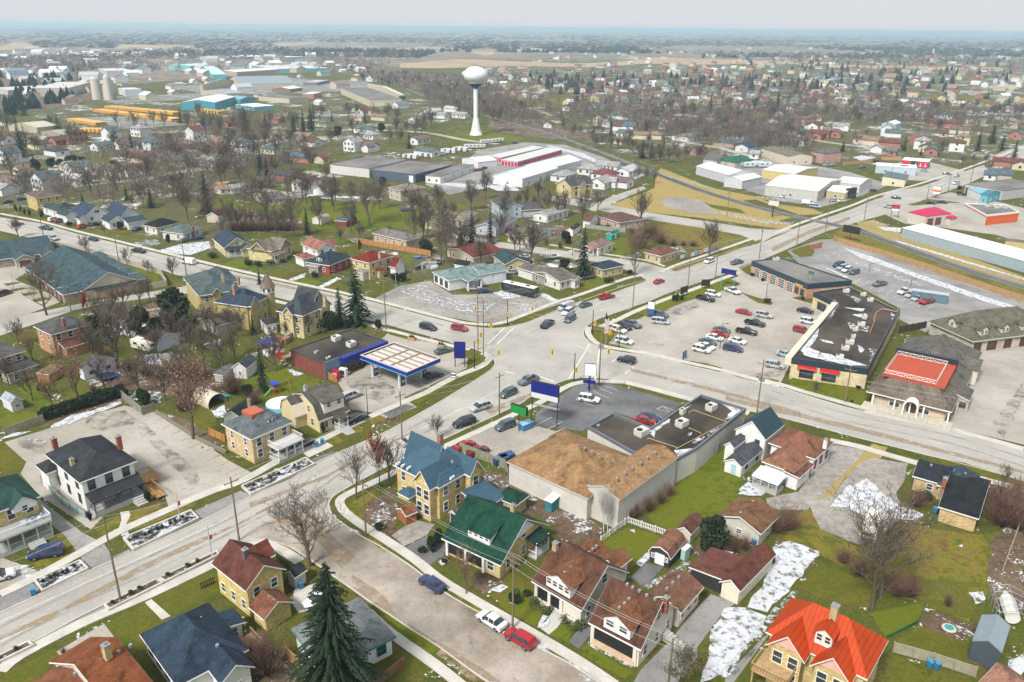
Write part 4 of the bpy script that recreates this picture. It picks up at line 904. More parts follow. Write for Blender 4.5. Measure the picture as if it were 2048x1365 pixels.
def edoor(b,k,t,w,h,col,name='garage_door',z=.05):
 c,a,_=on_edge(b,k,t);mb=MB().box(-w/2,-.07,0,w/2,.02,h)
 for q in range(1,5):mb.box(-w/2+.05,-.09,h*q/5-.03,w/2-.05,-.06,h*q/5+.03)
 o=mb.build(name,M['paint'],b.root,col);o.location=(c.x,c.y,z);o.rotation_euler=(0,0,a)
def ebox(b,k,t0,t1,z0,z1,th,col,mat='metalp',name='fascia_band',off=.0):
 c0,a,ln=on_edge(b,k,(t0+t1)/2);w=ln*abs(t1-t0)
 o=MB().box(-w/2,-th-off,z0,w/2,-off+.02,z1).build(name,M[mat],b.root,col);o.location=(c0.x,c0.y,0);o.rotation_euler=(0,0,a);return o
def hvac(b,p,sx=1.6,sy=1.2,hz=1.,col=(.55,.53,.48),fr=None):
 x,y=b.lp(p,b.deck,fr);o=MB().box(-sx/2,-sy/2,.25,sx/2,sy/2,.25+hz).box(-sx/2+.1,-sy/2+.1,0,sx/2-.1,sy/2-.1,.25).build('roof_air_unit',M['metalp'],b.root,col)
 o.location=(x,y,b.deck)
 MB().bar((-sx/4,0,.25+hz),(-sx/4,0,.33+hz),min(sx,sy)*.3,n=12).box(sx/2,-sy/3,.45,sx/2+.03,sy/3,.1+hz).build('fan_grille',M['black'],o)
def rsnow(b,poly,fr=None,mat='snowp',z=.02):
 pts=[b.lp(p,b.deck,fr) for p in poly];pts=jag(pts,.2,.8,rnd);RZ[0]+=1
 MB().prism(pts,b.deck+z,b.deck+z+.04+(RZ[0]%9)*.003).build('snow_cover',M[mat],b.root)
RZ=[0]
def rpipe(b,pts,fr=None,col=(.45,.33,.12),r=.07):
 mb=MB();q=[b.lp(p,b.deck+.3,fr) for p in pts]
 for i in range(len(q)-1):mb.bar((*q[i],b.deck+.3),(*q[i+1],b.deck+.3),r,n=5)
 for p in q:mb.bar((*p,b.deck),(*p,b.deck+.3),r,n=5)
 mb.build('roof_pipe',M['metalp'],b.root,col)
# NEAR AND MIDDLE BUILDINGS
# ---- white two-storey house, lower left ----
b=Bld('house','white two-storey house with charcoal hip roof, black-trimmed windows and ramp beside the parking lot','house','Z5',(305,985),(540,1180),(930,1025),6.3)
b.trim=WHITE;b.block(roof='hip',rise=2.4,wc=WHITE,rc=CHAR,ov=.5,hipk=.72)
DK=(.05,.055,.06)
b.wins('R',3,(1.3,4.),1.,1.7,col=DK);b.wins('L',3,(1.2,4.),.9,1.6,col=DK)
b.porch(.6,-2.3,b.W-.2,.5,3.,side='R',rc=CHAR,post=(.12,.12,.13),np=5,fl=.9);b.door('R',.62)
b.steps(b.W*.72,-4.,b.W*.72+1.8,-2.1,.9,'R',4)
b.pch((365,878),8.4,2.,.8);b.pch((805,862),9.,2.6,.75);b.pch((488,1020),8.,1.6,.6,TAN)
b.pblock((282,1045),(310,1120),(420,1060),4.2,roof='hip',rise=1.,wc=WHITE,rc=CHAR)
x,y=b.lp((1010,1190));b2=b
dk=MB();dk.box(b.W+.2,1.,.75,b.W+3.6,4.6,.9);dk.box(b.W+.4,-4.5,.4,b.W+1.9,1.,.55)
for i in range(9):dk.box(b.W+.2,1.+i*.45,.9,b.W+.26,1.06+i*.45,1.8);dk.box(b.W+3.54,1.+i*.45,.9,b.W+3.6,1.06+i*.45,1.8)
for i in range(13):dk.box(b.W+.4,-4.5+i*.45,.1,b.W+.46,-4.44+i*.45,1.5);dk.box(b.W+1.84,-4.5+i*.45,.1,b.W+1.9,-4.44+i*.45,1.5)
dk.box(b.W+.38,-4.5,1.5,b.W+.48,1.,1.6);dk.box(b.W+1.82,-4.5,1.5,b.W+1.92,1.,1.6);dk.box(b.W+.2,4.5,1.7,b.W+3.6,4.6,1.8);dk.box(b.W+3.5,1,1.7,b.W+3.6,4.6,1.8)
dk.build('wooden_ramp',M['wood'],b.root,(.42,.24,.09))
# ---- yellow house with green hip roof, left edge ----
b=Bld('house','yellow two-storey house with green hip roof and two-level veranda at the left edge','house','Z5',(-298,1263),(-150,1430),(268,1262),6.2)
b.block(roof='hip',rise=2.8,wc=YEL,wm='brick',rc=(.035,.09,.075));b.wins('R',3,(3.9,),1.,1.7);b.wins('l',2,(1.2,4.))
gx=b.W-4.6;b.dormer(gx,-.9,b.W-.6,3,5.2,6.1,'R','gable',1.7,WHITE,(.035,.09,.075),n=1)
p_=b.lp((268,1300),3);b.porch(0,-3.2,b.W,.5,3.1,side='R',rc=(.35,.36,.36),rm='paint',post=(.45,.55,.45),np=5,rise=.12)
mb=MB()
for i in range(60):mb.box(b.W*i/60,-3.1,3.35,b.W*i/60+.05,-3.04,4.2)
mb.box(0,-3.12,4.2,b.W,-3.02,4.3);mb.box(b.W-.1,-3.1,4.2,b.W,.4,4.3)
for i in range(14):mb.box(b.W-.08,-3.1+i*.25,3.35,b.W-.03,-3.05+i*.25,4.2)
mb.build('balcony_railing',M['paint'],b.root,(.75,.76,.76))
b.steps(b.W*.55,-5.,b.W*.55+2.2,-3.1,.7,'R',5)
for i in range(3):
 c_=empty('deck_chair',b.root.matrix_basis @ Vector((b.W*(.6+.13*i),-1.7,3.25)),b.ang+R(150+40*i))
 tag(c_,'pale plastic armchair on the upper veranda of the yellow and green house','chair','armchairs on the green veranda')
 MB().box(-.3,-.3,.38,.3,.3,.44).build('seat',M['paint'],c_,(.55,.75,.8));MB().box(-.3,.26,.44,.3,.32,1.).build('backrest',M['paint'],c_,(.55,.75,.8))
 for sx in (-.27,.23):
  for sy in (-.27,.23):MB().box(sx,sy,0,sx+.05,sy+.05,.38).build('leg',M['paint'],c_,(.55,.75,.8))
# ---- yellow house with red-brown gable, annex ----
b=Bld('house','yellow brick house with rusty brown gable roof on the street corner','house','Z1',(1425,565),(1655,750),(1935,605),5.)
b.block(roof='gable',ax='y',rise=2.5,wc=YEL,wm='brick',rc=(.15,.055,.04));b.wins('R',2,(2.9,),.9,1.4);b.wins('L',3,(.9,),.9,1.4)
b.block(b.W*.45,b.L*.45,b.W+.9,b.L*.85,5.,roof='gable',ax='x',rise=1.9,wc=YEL,wm='brick',rc=(.19,.06,.035))
b.pch((1650,470),8.3,1.6,.7,(.12,.1,.09));b.pvent([(1570,440),(1672,522),(1742,577)],6.9)
b.pblock((1675,855),(1778,942),(1975,812),2.5,roof='gable',ax='y',rise=1.6,wc=YEL,wm='brick',rc=(.25,.1,.06));b.pvent([(1815,790),(1850,810)],3.8)
# ---- navy hip house ----
b=Bld('house','white bungalow with large dark navy hip roof beside the yellow brick house','house','Z1',(940,1040),(1190,1395),(1660,1120),3.3)
b.block(roof='hip',rise=3.4,wc=WHITE,rc=NAVY,hipk=.95);b.wins('L',4,(1.,),1.1,1.3,col=DK)
b.block(b.W-5.2,-3.2,b.W-.8,4,3.3,roof='gable',ax='y',rise=1.7,wc=WHITE,rc=NAVY);b.wins('R',1,(1.2,),1.,.7)
b.block(b.W-1.,5.5,b.W+2.2,9.,2.8,roof='shed',ax='x0',rise=.8,wc=WHITE,rc=NAVY);b.wins('R',1,(.9,),1.,1.4)
b.pvent([(1165,990),(1265,975),(1350,935),(1465,1120)],5.2)
dk=MB().box(b.W-.2,-1.,.8,b.W+2.6,5.2,.95)
for i in range(14):dk.box(b.W+2.5,-1+i*.46,.1,b.W+2.58,-.92+i*.46,1.9)
dk.box(b.W+2.48,-1,1.85,b.W+2.6,5.2,1.95);dk.box(b.W-.2,-1,1.85,b.W+2.6,-.9,1.95)
dk.build('wooden_deck',M['wood'],b.root,(.36,.24,.13))
# ---- brown-orange roof bottom left ----
b=Bld('house','house with patched rust-orange shingle roof and tan chimney at the bottom left','house','Z1',(330,1228),(755,1566),(1080,1400),3.4)
b.block(roof='gable',ax='x',rise=3.4,wc=BEIGE,wm='brick',rc=(.27,.09,.035))
b.block(-3.5,b.L*.35,3,b.L*.9,3.2,roof='gable',ax='x',rise=1.6,wc=BEIGE,wm='brick',rc=(.3,.12,.06))
b.pch((710,1115),8.,2.,.75,TAN);b.pvent([(555,1225),(675,1215),(800,1160),(880,1118),(508,1308)],6.)
# ---- grey roof, green trim, behind the spruce ----
b=Bld('house','white one-storey house with grey hip roof and green trim behind the tall spruce','house','Z2',(165,1050),(500,1300),(985,1055),3.)
b.trim=(.02,.22,.15);b.block(roof='hip',rise=2.,wc=(.72,.78,.78),rc=(.22,.24,.24),wm='stucco');b.wins('R',3,(.9,),1.2,1.3);b.wins('l',2,(.9,),1.2,1.3);b.door('R',.55,col=(.3,.5,.45))
# ---- blue-roofed victorian ----
BLU=(.055,.115,.165)
b=Bld('house','tall yellow brick victorian house with slate blue metal roof and many gables','house','Z6',(975,1055),(1290,1215),(1580,1070),HG((1275,285),((878-500)*3.37,(976-960)*3.37),'Z2'))
hb=b.h;YV=(.55,.43,.19)
b.block(roof='hip',rise=3.6,wc=YV,wm='brick',rc=BLU,rm='seamy',hipk=.9)
b.wins('R',3,(1.2,hb-2.4),.9,1.6);b.wins('L',3,(1.2,hb-2.4),.9,1.6)
b.block(b.W*.3,b.L*.35,b.W*.72,b.L+.5,hb,roof='gable',ax='y',rise=4.4,wc=YV,wm='brick',rc=BLU,rm='seamy')
b.block(-1.5,.6,b.W*.5,4.9,hb,roof='gable',ax='x',rise=2.8,wc=YV,wm='brick',rc=BLU,rm='seamx');b.wins('L',2,(1.2,hb-2.6),1.1,1.8)
b.block(b.W*.62,-1.4,b.W*.98,b.L*.5,hb,roof='gable',ax='y',rise=2.4,wc=YV,wm='brick',rc=BLU,rm='seamy');b.wins('R',1,(1.2,hb-2.6),1.1,1.8)
b.block(b.W*.45,-6.,b.W*1.02,-.8,3.,roof='shed',ax='y1',rise=1.2,wc=WHITE,rc=BLU,rm='seamy');b.wins('R',2,(1.,),1.,1.3)
b.block(-1.9,5.3,.9,8.2,3.2,roof='hip',rise=.8,wc=YV,wm='brick',rc=BLU,rm='seamy',z0=2.9)
b.pch((1298,845),hb+4.2,2.6,.8,(.35,.18,.1));b.pvent([(1380,1040)],hb+2.4)
mb=MB()
for p in ((1010,1045),(1045,1060),(1085,1075),(1150,1055),(1200,1035),(1380,1140),(1210,1180)):
 x,y=b.lp(p,hb+.9);mb.prism(jag([(x-.5,y-.1),(x+.5,y-.1),(x+.5,y+.12),(x-.5,y+.12)],.07,.4,rnd),hb+.55,hb+.95)
mb.build('snow_cover',M['snowm'],b.root)
# small orange cedar shed beside it
s_=Bld('garden_shed','small orange cedar shed below the blue-roofed victorian house','shed','Z2',(985,190),(1050,245),(1115,200),2.)
s_.block(roof='gable',ax='x',rise=.8,wc=(.35,.12,.04),wm='board',rc=(.3,.11,.04),ov=.15)
s_=Bld('garden_shed','narrow dark-doored shed between the blue and green roofs','shed','Z2',(1340,215),(1385,235),(1420,215),2.1)
s_.block(roof='gable',ax='x',rise=.7,wc=(.5,.5,.48),wm='board',rc=GRY,ov=.15);s_.door('L',.5,.9,1.8,(.05,.05,.05))
# ---- green roof bungalow ----
GR=(.012,.07,.045)
b=Bld('house','tan brick bungalow with bright green steep gable roof and wide dormer','house','Z2',(1320,370),(1690,578),(2018,300),2.9)
b.block(roof='gable',ax='y',rise=4.6,wc=YV,wm='brick',rc=GR,ov=.5);b.wins('R',3,(.9,),.9,1.6);b.wins('R',1,(4.,),1.,1.2);b.wins('L',3,(.9,),1.1,1.4)
gb=MB();m_=b.W/2
gb.poly([(m_-2.9,.46,4.6),(m_+2.9,.46,4.6),(m_,.46,7.1)]).build('gable_siding',M['siding'],b.root,WHITE)
x0,y0=b.lp((1525,292),5.2);x1,y1=b.lp((1640,385),5.2)
b.dormer(1.3,y1-.2,b.W*.42,y0+.3,3.4,5.5,'L','shed',1.15,WHITE,GR,n=4,ww=.6,wh=.7)
b.porch(b.W*.55,-1.6,b.W*.85,.5,2.9,side='R',rc=(.02,.06,.045),fl=.3,np=2,rise=.6)
b.pblock((1650,112),(1790,172),(1885,102),2.7,roof='hip',rise=1.2,wc=TAN,wm='brick',rc=GR,hipk=.9);b.pch((1772,170),8.3,1.6,.6,TAN)
MB().box(.36,b.L*.3,.5,.52,b.L*.92,2.5).build('porch_opening',M['black'],b.root)  # black slab on the wall stands in for shade inside the porch
for t in (.3,.6,.92):MB().box(.1,b.L*t-.2,0,.6,b.L*t+.2,2.9).build('porch_pillar',M['paint'],b.root,WHITE)
# ---- two tan bungalows with brown roofs ----
BR1=(.14,.064,.04);BR2=(.25,.11,.055);ST=(.66,.62,.54)
for i,(A_,B_,C_,dm,lab) in enumerate([((215,680),(550,880),(872,622),((325,640),(475,745)),'cream stucco bungalow with steep brown gable roof and gabled dormer next to the green-roofed one'),
                                           ((600,955),(950,1145),(1203,862),((728,900),(882,1022)),'cream bungalow with brown gable roof and red brick chimney right above the red car')]):
 b=Bld('house',lab,'house','Z3',A_,B_,C_,3.4)
 b.block(roof='gable',ax='y',rise=4.3,wc=ST,wm='stucco',rc=BR1);b.wins('R',3,(1.,),.9,1.5);b.wins('R',1,(4.6,),1.,1.3)
 x0,y0=b.lp(dm[0],5.6);x1,y1=b.lp(dm[1],5.6)
 b.dormer(min(x0,x1)-.2,min(y0,y1)-.2,b.W*.5,max(y0,y1)+.4,4.,5.7,'L','gable',1.4,WHITE,BR2,n=4 if i==0 else 2,ww=.7 if i==0 else 1.1,wh=.9,ov=.35)
 # open front veranda under the roof: black slab on the wall for its shade, pillars and low wall
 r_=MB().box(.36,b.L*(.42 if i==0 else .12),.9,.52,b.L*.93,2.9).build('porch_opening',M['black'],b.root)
 for t in ((.42,.66,.93) if i==0 else (.12,.93)):MB().box(.2,b.L*t-.25,0,.75,b.L*t+.25,3.2).build('porch_pillar',M['stucco'],b.root,ST)
 MB().box(.1,b.L*.12,0,.34,b.L*.93,.85).build('porch_wall',M['stucco'],b.root,(.6,.42,.28) if i else ST)
 if i==0:
  b.pblock((498,465),(640,560),(745,488),3.2,roof='gable',ax='x',rise=1.5,wc=ST,wm='stucco',rc=BR2);b.pvent([(650,450),(625,470),(598,492)],4.6)
  b.block(b.W-1.5,1.2,b.W+2.4,4.4,3.9,roof='gable',ax='x',rise=1.,wc=ST,wm='stucco',rc=BR2);b.pch((375,425),8.,1.3,.7,(.42,.3,.2));b.pvent([(510,560),(472,590),(432,625)],6.8)
  b.steps(-1.6,b.L*.3,.1,b.L*.3+2,.8,'L',4)
 else:
  b.pblock((1025,742),(1210,892),(1375,722),3.,roof='gable',ax='x',rise=1.4,wc=ST,wm='stucco',rc=(.24,.12,.075));b.wins('R',3,(1.,),.9,1.4);b.pvent([(1205,658),(1165,695),(1125,735)],4.4)
  b.pch((1122,795),7.6,2.4,.6,BRICK);b.pvent([(858,706),(895,727),(940,750),(990,780),(1045,805)],7.7);b.pvent([(870,805),(840,835),(805,865)],6.9)
  b.steps(b.W-3.4,-2.6,b.W-2.2,.3,1.2,'R',6)
# ---- orange-red metal roof house ----
ORR=(.5,.06,.01)
b=Bld('house','large yellow brick house with bright orange-red metal roof, two front gables and white dormer','house','Z4',(275,1022),(960,1345),(1145,1100),6.)
b.trim=(.75,.7,.62);b.block(roof='hip',rise=3.9,wc=YV,wm='brick',rc=ORR,rm='seamy',hipk=.95)
x0,y0=b.lp((385,1160),7);x1,y1=b.lp((690,1310),7)
for (lx,ly,hw) in ((x0,y0,2.4),(x1,y1,2.4)):
 b.block(-2.,ly-hw,b.W*.5,ly+hw,5.9,roof='gable',ax='x',rise=2.6,wc=YV,wm='brick',rc=ORR,rm='seamy',ov=.5);b.wins('L',2,(1.2,3.6),1.1,1.7)
 MB().poly([(-1.56,ly-1.7,6.3),(-1.56,ly,8.1),(-1.56,ly+1.7,6.3)]).build('gable_panel',M['paint'],b.root,(.75,.42,.36))
x0,y0=b.lp((665,1070),8.);b.dormer(x0-.3,y0-1.3,x0+3.6,y0+1.3,6.9,8.6,'L','gable',1.,(.78,.76,.72),ORR,'seamy',n=2,ww=.6,wh=.9)
b.pch((745,850),11.3,2.2,.8,TAN);b.wins('R',3,(1.2,3.8),1.,1.6)
x0,y0=b.lp((150,1240),3.2);x1,y1=b.lp((330,1340),3.2)
bx0,by0,bx1,by1=-4.2,b.L*.62,.5,b.L*.98
mb=MB().box(bx0,by0,3.,bx1,by1,3.2)
for i in range(13):t=by0+(by1-by0)*i/12;mb.box(bx0,t,3.2,bx0+.06,t+.08,4.1)
for i in range(9):
 t=bx0+(bx1-bx0)*i/9;mb.box(t,by0,3.2,t+.08,by0+.06,4.1);mb.box(t,by1,3.2,t+.08,by1+.06,4.1)
mb.box(bx0-.02,by0,4.1,bx0+.1,by1,4.2).box(bx0,by0-.02,4.1,bx1,by0+.08,4.2).box(bx0,by1,4.1,bx1,by1+.1,4.2)
for u in (bx0+.1,bx1-.6):
 for v in (by0+.1,by1-.3):mb.box(u,v,0,u+.2,v+.2,3.)
mb.build('balcony',M['wood'],b.root,(.42,.28,.14))
dk=MB().box(b.W,b.L*.3,1.,b.W+3,b.L*.75,1.2)
for i in range(16):t=b.L*(.3+.45*i/15);dk.box(b.W+2.9,t,0,b.W+3.,t+.1,2.1)
dk.box(b.W+2.88,b.L*.3,2.1,b.W+3.02,b.L*.75,2.2);dk.build('rear_deck',M['wood'],b.root,(.4,.33,.24))
# ---- outbuildings of the lower middle ----
def shed(label,fr,A,B,Cc,h,cat='garage',name='garage',**k):
 s=Bld(name,label,cat,fr,A,B,Cc,h);s.block(**k);return s
s=shed('tan-roofed beige garage with a bare patch in its shingles beside the gravel drive','Z3',(1465,240),(1760,365),(1895,235),2.8,roof='gable',ax='x',rise=1.5,wc=(.55,.53,.46),wm='stucco',rc=(.24,.125,.07));s.wins('L',1,(1.,),.8,.7);s.wins('R',1,(1.2,),.8,.8);s.pvent([(1650,240),(1620,225),(1705,148)],3.9)
x,y=s.lp((1700,275),3.9)
s=shed('black garden shed with brown gambrel roof and white double doors','Z3',(1010,465),(1150,535),(1255,408),2.,'shed','garden_shed',roof='gambrel',ax='x',rise=1.5,wc=(.035,.035,.04),wm='board',rc=(.3,.15,.09),ov=.2);s.door('L',.5,1.3,1.8,(.8,.8,.8),name='double_door');s.win('L',.18,1.1,.5,.6);s.win('L',.82,1.1,.5,.6)
shed('cream shed with dark red-brown roof behind the gambrel shed','Z3',(1190,325),(1290,368),(1378,268),2.2,'shed','garden_shed',roof='gable',ax='x',rise=.9,wc=CREAM,rc=(.18,.08,.06),ov=.2)
s=shed('long cream garage with red-brown gable roof along the snowy yard','Z3',(1495,668),(1620,752),(1862,502),2.7,roof='gable',ax='x',rise=1.2,wc=CREAM,wm='stucco',rc=(.17,.065,.045),ov=.3)
s.block(.5,s.L-.2,s.W*.62,s.L+5.2,2.3,roof='shed',ax='y0',rise=.6,wc=(.03,.03,.03),rc=(.18,.07,.055),ov=.3)
shed('small mint green metal locker beside the gambrel shed','Z3',(1212,470),(1250,480),(1290,450),1.9,'shed','storage_locker',roof='shed',ax='x1',rise=.2,wc=(.35,.6,.5),wm='paint',rm='paint',rc=(.6,.62,.6),ov=.05,fascia=False)
shed('little shed with pale corrugated metal roof by the carport','Z3',(1320,572),(1378,602),(1440,540),1.9,'shed','garden_shed',roof='shed',ax='x1',rise=.4,wc=(.28,.15,.1),wm='board',rm='seamx',rc=(.55,.6,.62),ov=.15,fascia=False)
s=shed('teal blue shed with snow on its flat roof behind the green-roofed bungalow','Z3',(300,130),(350,155),(425,100),2.2,'shed','garden_shed',roof='shed',ax='x1',rise=.3,wc=(.03,.22,.25),wm='board',rm='snowm',rc=WHITE,ov=.15,fascia=False)
shed('small dark-roofed pale shed with bins beside the yellow brick corner house','Z2',(245,620),(300,660),(385,605),2.2,'shed','garden_shed',roof='gable',ax='x',rise=.8,wc=(.5,.5,.45),rc=CHAR,ov=.2)
# ---- big building with tan shingle roof ----
b=Bld('warehouse','large pale block building with two broad tan shingle roofs','building','Z7',(45,1035),(600,1288),(1015,1045),4.6)
b.trim=(.6,.58,.53);b.block(roof='hip',rise=3.2,wc=WARM and (.56,.54,.49),wm='stucco',rc=(.38,.225,.11),ov=.3,hipk=1.);b.pvent([(528,928),(578,948),(630,970),(675,990),(728,1008),(775,1028)],7.7)
b.pblock((600,1190),(815,1296),(1215,1003),((1236-1000)*3.413,(1062-620)*3.413),roof='gable',ax='x',rise=1.3,wc=(.52,.5,.45),wm='stucco',rc=(.4,.24,.12),ov=.2)
b.pvent([(800,1155),(855,1115),(905,1080),(962,1045),(1008,1008),(1060,975)],7.5)
for poly in ([(180,1060),(330,1050),(380,1180),(300,1160),(240,1120)],[(600,1250),(700,1120),(820,1060),(640,1180),(620,1260)],[(470,1190),(560,1140),(560,1260),(480,1240)]):pass
# ---- L-shaped flat-roofed plaza ----
b=flat('commercial_building','L-shaped building with black tar roof and grey parapet beside the dark parking lot','building',[(1215,1010),(1345,940),(1680,672),(1372,577),(1030,800),(772,702),(600,795),(905,965)],5.2,'Z7',wc=(.56,.54,.49),pc=(.13,.14,.16),par=.6)
for p,sx in (((1440,685),2.),((1240,795),2.2),((965,855),2.4),((1245,715),1.1)):hvac(b,p,sx,sx*.8,1.1)
rsnow(b,[(1480,620),(1650,680),(1580,740),(1540,750),(1580,690)],mat='snow');rsnow(b,[(1000,815),(1160,745),(1150,770),(1060,830),(1050,870),(1010,830)],mat='snow');rsnow(b,[(1210,700),(1300,640),(1290,660),(1230,705)],mat='snow');rsnow(b,[(1190,960),(1330,950),(1290,985),(1220,1000)],mat='snow');rsnow(b,[(1300,900),(1490,800),(1500,815),(1320,920)]);rsnow(b,[(1270,850),(1310,840),(1300,870)]);rsnow(b,[(640,780),(690,770),(670,800)])
rpipe(b,[(1290,700),(1320,685),(1550,765),(1200,950)]);rpipe(b,[(1010,875),(1210,940)]);rpipe(b,[(1290,805),(1370,840)])
edoor(b,1,.45,1.,2.2,(.35,.36,.36),'rear_door');
s=shed('blue storage tank beside the white rear wall','Z7',(1440,935),(1462,950),(1482,925),1.6,'tank','water_tank',roof='flat',rise=0,wc=(.05,.25,.42),wm='paint',rm='paint',rc=(.1,.35,.55),ov=.02,fascia=False)
# ---- two small white houses and brown-roofed house ----
MT=(.03,.065,.085)
b=Bld('house','narrow white house with dark teal metal gable roof next to the tar-roofed plaza','house','Z7',(1618,803),(1815,887),(1940,785),4.6)
b.block(roof='gable',ax='x',rise=2.9,wc=WHITE,rc=MT,rm='seamx',ov=.2);b.wins('L',2,(2.6,),.8,1.2,col=DK)
b.pblock((1535,1022),(1642,1070),(1802,950),(1640,1147),roof='gable',ax='x',rise=1.1,wc=WHITE,rc=(.1,.11,.13),ov=.2);b.door('L',.55,1.,2.,(.4,.55,.6));b.wins('R',2,(1.,),.6,.8,col=DK)
b.pblock((1538,912),(1600,945),(1690,870),3.2,roof='gable',ax='x',rise=1.,wc=WHITE,rc=(.1,.11,.13),ov=.2)
b=Bld('house','white house with brown hip roof, white awning and red-trimmed windows beside the gravel drive','house','Z8',(297,905),(615,1018),(750,905),3.7)
b.trim=WHITE;b.block(roof='hip',rise=2.3,wc=WHITE,rc=(.27,.12,.075),wm='stucco');b.wins('R',3,(.9,),.9,1.5,col=(.35,.06,.05));b.pch((690,885),6.2,1.8,.6,WHITE)
b.pblock((252,1032),(480,1102),(560,1000),3.2,roof='hip',rise=1.9,wc=WHITE,rc=(.31,.15,.09),wm='stucco');b.pvent([(450,975)],4.4)
b.pblock((400,1105),(510,1142),(610,1055),3.,roof='shed',ax='y1',rise=.3,wc=WHITE,rc=(.2,.09,.06));b.wins('R',1,(1.6,),.9,.5)
q0=b.lp((218,1100),2.4);q1=b.lp((400,1165),2.4)
b.porch(q1[0]-.2-2.,min(q0[1],q1[1]),q1[0]+1.2,max(q0[1],q1[1]),2.4,side='L',rc=(.75,.76,.78),rm='paint',fl=.7,np=4,rise=.6,post=(.45,.44,.42))
# ---- black roof brick house at right ----
b=Bld('house','tan brick house with black shingle roof in front of the bare shrubs at right','house','Z4',(1432,195),(1712,262),(1795,5),2.9)
b.block(roof='gable',ax='y',rise=2.4,wc=(.52,.38,.2),wm='brick',rc=(.022,.026,.032),ov=.3)
b.block(b.W*.5,b.L*.3,b.W*1.05,b.L+1.5,2.9,roof='hip',rise=2.4,wc=(.5,.38,.22),wm='brick',rc=(.06,.085,.11),ov=.3)
b.block(b.W*.55,b.L*.95,b.W*1.,b.L+5.5,2.9,roof='gable',ax='y',rise=1.9,wc=(.5,.38,.22),wm='brick',rc=(.03,.035,.045),ov=.3);b.wins('L',1,(1.,),.9,1.1)
b.pch((1505,1150),6.4,1.8,.6,BRICK,'Z8');b.pvent([(1640,1120),(1408,1062)],4.6,'Z8')
# ---- strip mall with long tar roof ----
b=flat('strip_mall','long tar-roofed strip mall with navy fascia and red awnings beside the big parking lot','building',[(1584,716),(1736,738),(1797,622),(1700,574),(1628,584),(1676,606)],5.,'P',wc=(.62,.52,.33),wm='brick',pc=(.02,.035,.05),par=.35,band=1.5)
b.trim=(.1,.1,.1)
ebox(b,5,.0,1.,3.,5.06,1.5,(.62,.56,.44),'metalp','canopy_fascia');ebox(b,3,.0,1.,3.5,5.05,.1,(.5,.48,.42));ebox(b,2,0,1,0,5.02,.1,(.52,.5,.44),'brick','rear_cladding')
for t in (.22,.52):
 ewin(b,0,t,.5,3.,2.3,'shop',(.03,.12,.06) if t>.3 else (.15,.03,.03));ebox(b,0,t-.13,t+.13,2.75,3.45,.7,(.6,.02,.02),'metalp','awning')
for t in (.1,.3,.5,.7,.9):ewin(b,5,t,.4,4.,2.2)
ewin(b,4,.4,.6,3.6,2.2)
for p,sx in (((1690,700),2.4),((1699,688),2.6),((1679,718),2.2),((1710,662),1.8),((1706,677),1.4),((1722,652),2.4),((1728,638),1.8),((1740,603),2.2),((1726,592),2.),((1692,585),2.4)):hvac(b,p,sx*.75,sx*.55,.8)
rpipe(b,[(1748,640),(1752,626),(1765,618),(1795,624)],r=.16,col=(.4,.17,.08));rpipe(b,[(1740,665),(1750,640)],r=.12,col=(.4,.17,.08));rpipe(b,[(1700,712),(1706,694)],col=(.05,.05,.05))
rsnow(b,[(1600,700),(1622,672),(1640,650),(1632,680),(1618,696),(1640,705),(1690,718),(1735,732),(1700,732),(1610,712)],mat='snow');rsnow(b,[(1640,679),(1665,684),(1668,688),(1645,684)],mat='snow');rsnow(b,[(1705,630),(1735,628),(1730,636),(1715,634)],mat='snow')
rsnow(b,[(1695,645),(1740,655),(1735,665),(1700,658)]);rsnow(b,[(1715,690),(1730,700),(1720,708)],mat='snow');rsnow(b,[(1738,698),(1755,700),(1740,730)]);rsnow(b,[(1690,616),(1730,618),(1725,624)],mat='snow');rsnow(b,[(1695,590),(1725,600),(1715,606)]);rsnow(b,[(1782,625),(1792,632),(1785,644)]);rsnow(b,[(1665,600),(1680,606),(1660,640),(1650,640)])
# ---- auto shop with navy fascia ----
b=flat('auto_shop','low auto shop with navy fascia and five white glazed garage doors','building',[(1616,568),(1704,561),(1561,515),(1504,522)],4.8,'P',wc=(.5,.27,.17),wm='brick',rm='roofgrey',pc=(.025,.045,.065),par=.35,band=1.7)
b.trim=WHITE
for i in range(5):
 c,a,ln_=on_edge(b,3,.1+.15*i);ewin(b,3,.12+.15*i,.1,2.7,2.8,'grid',WHITE,'garage_door')
for t in (.84,.93):ewin(b,3,t,.5,1.6,2.,'shop',(.1,.1,.1))
ebox(b,3,.8,.93,3.15,3.55,.14,(.6,.45,.08),name='sign_panel')
hvac(b,(1552,522),1.8,1.4,.9);hvac(b,(1622,548),1.4,1.1,.6,(.1,.2,.14));rpipe(b,[(1590,535),(1590,540)],r=.1);rpipe(b,[(1620,552),(1621,560)],r=.1);rsnow(b,[(1640,530),(1700,556),(1690,556)],mat='snow')
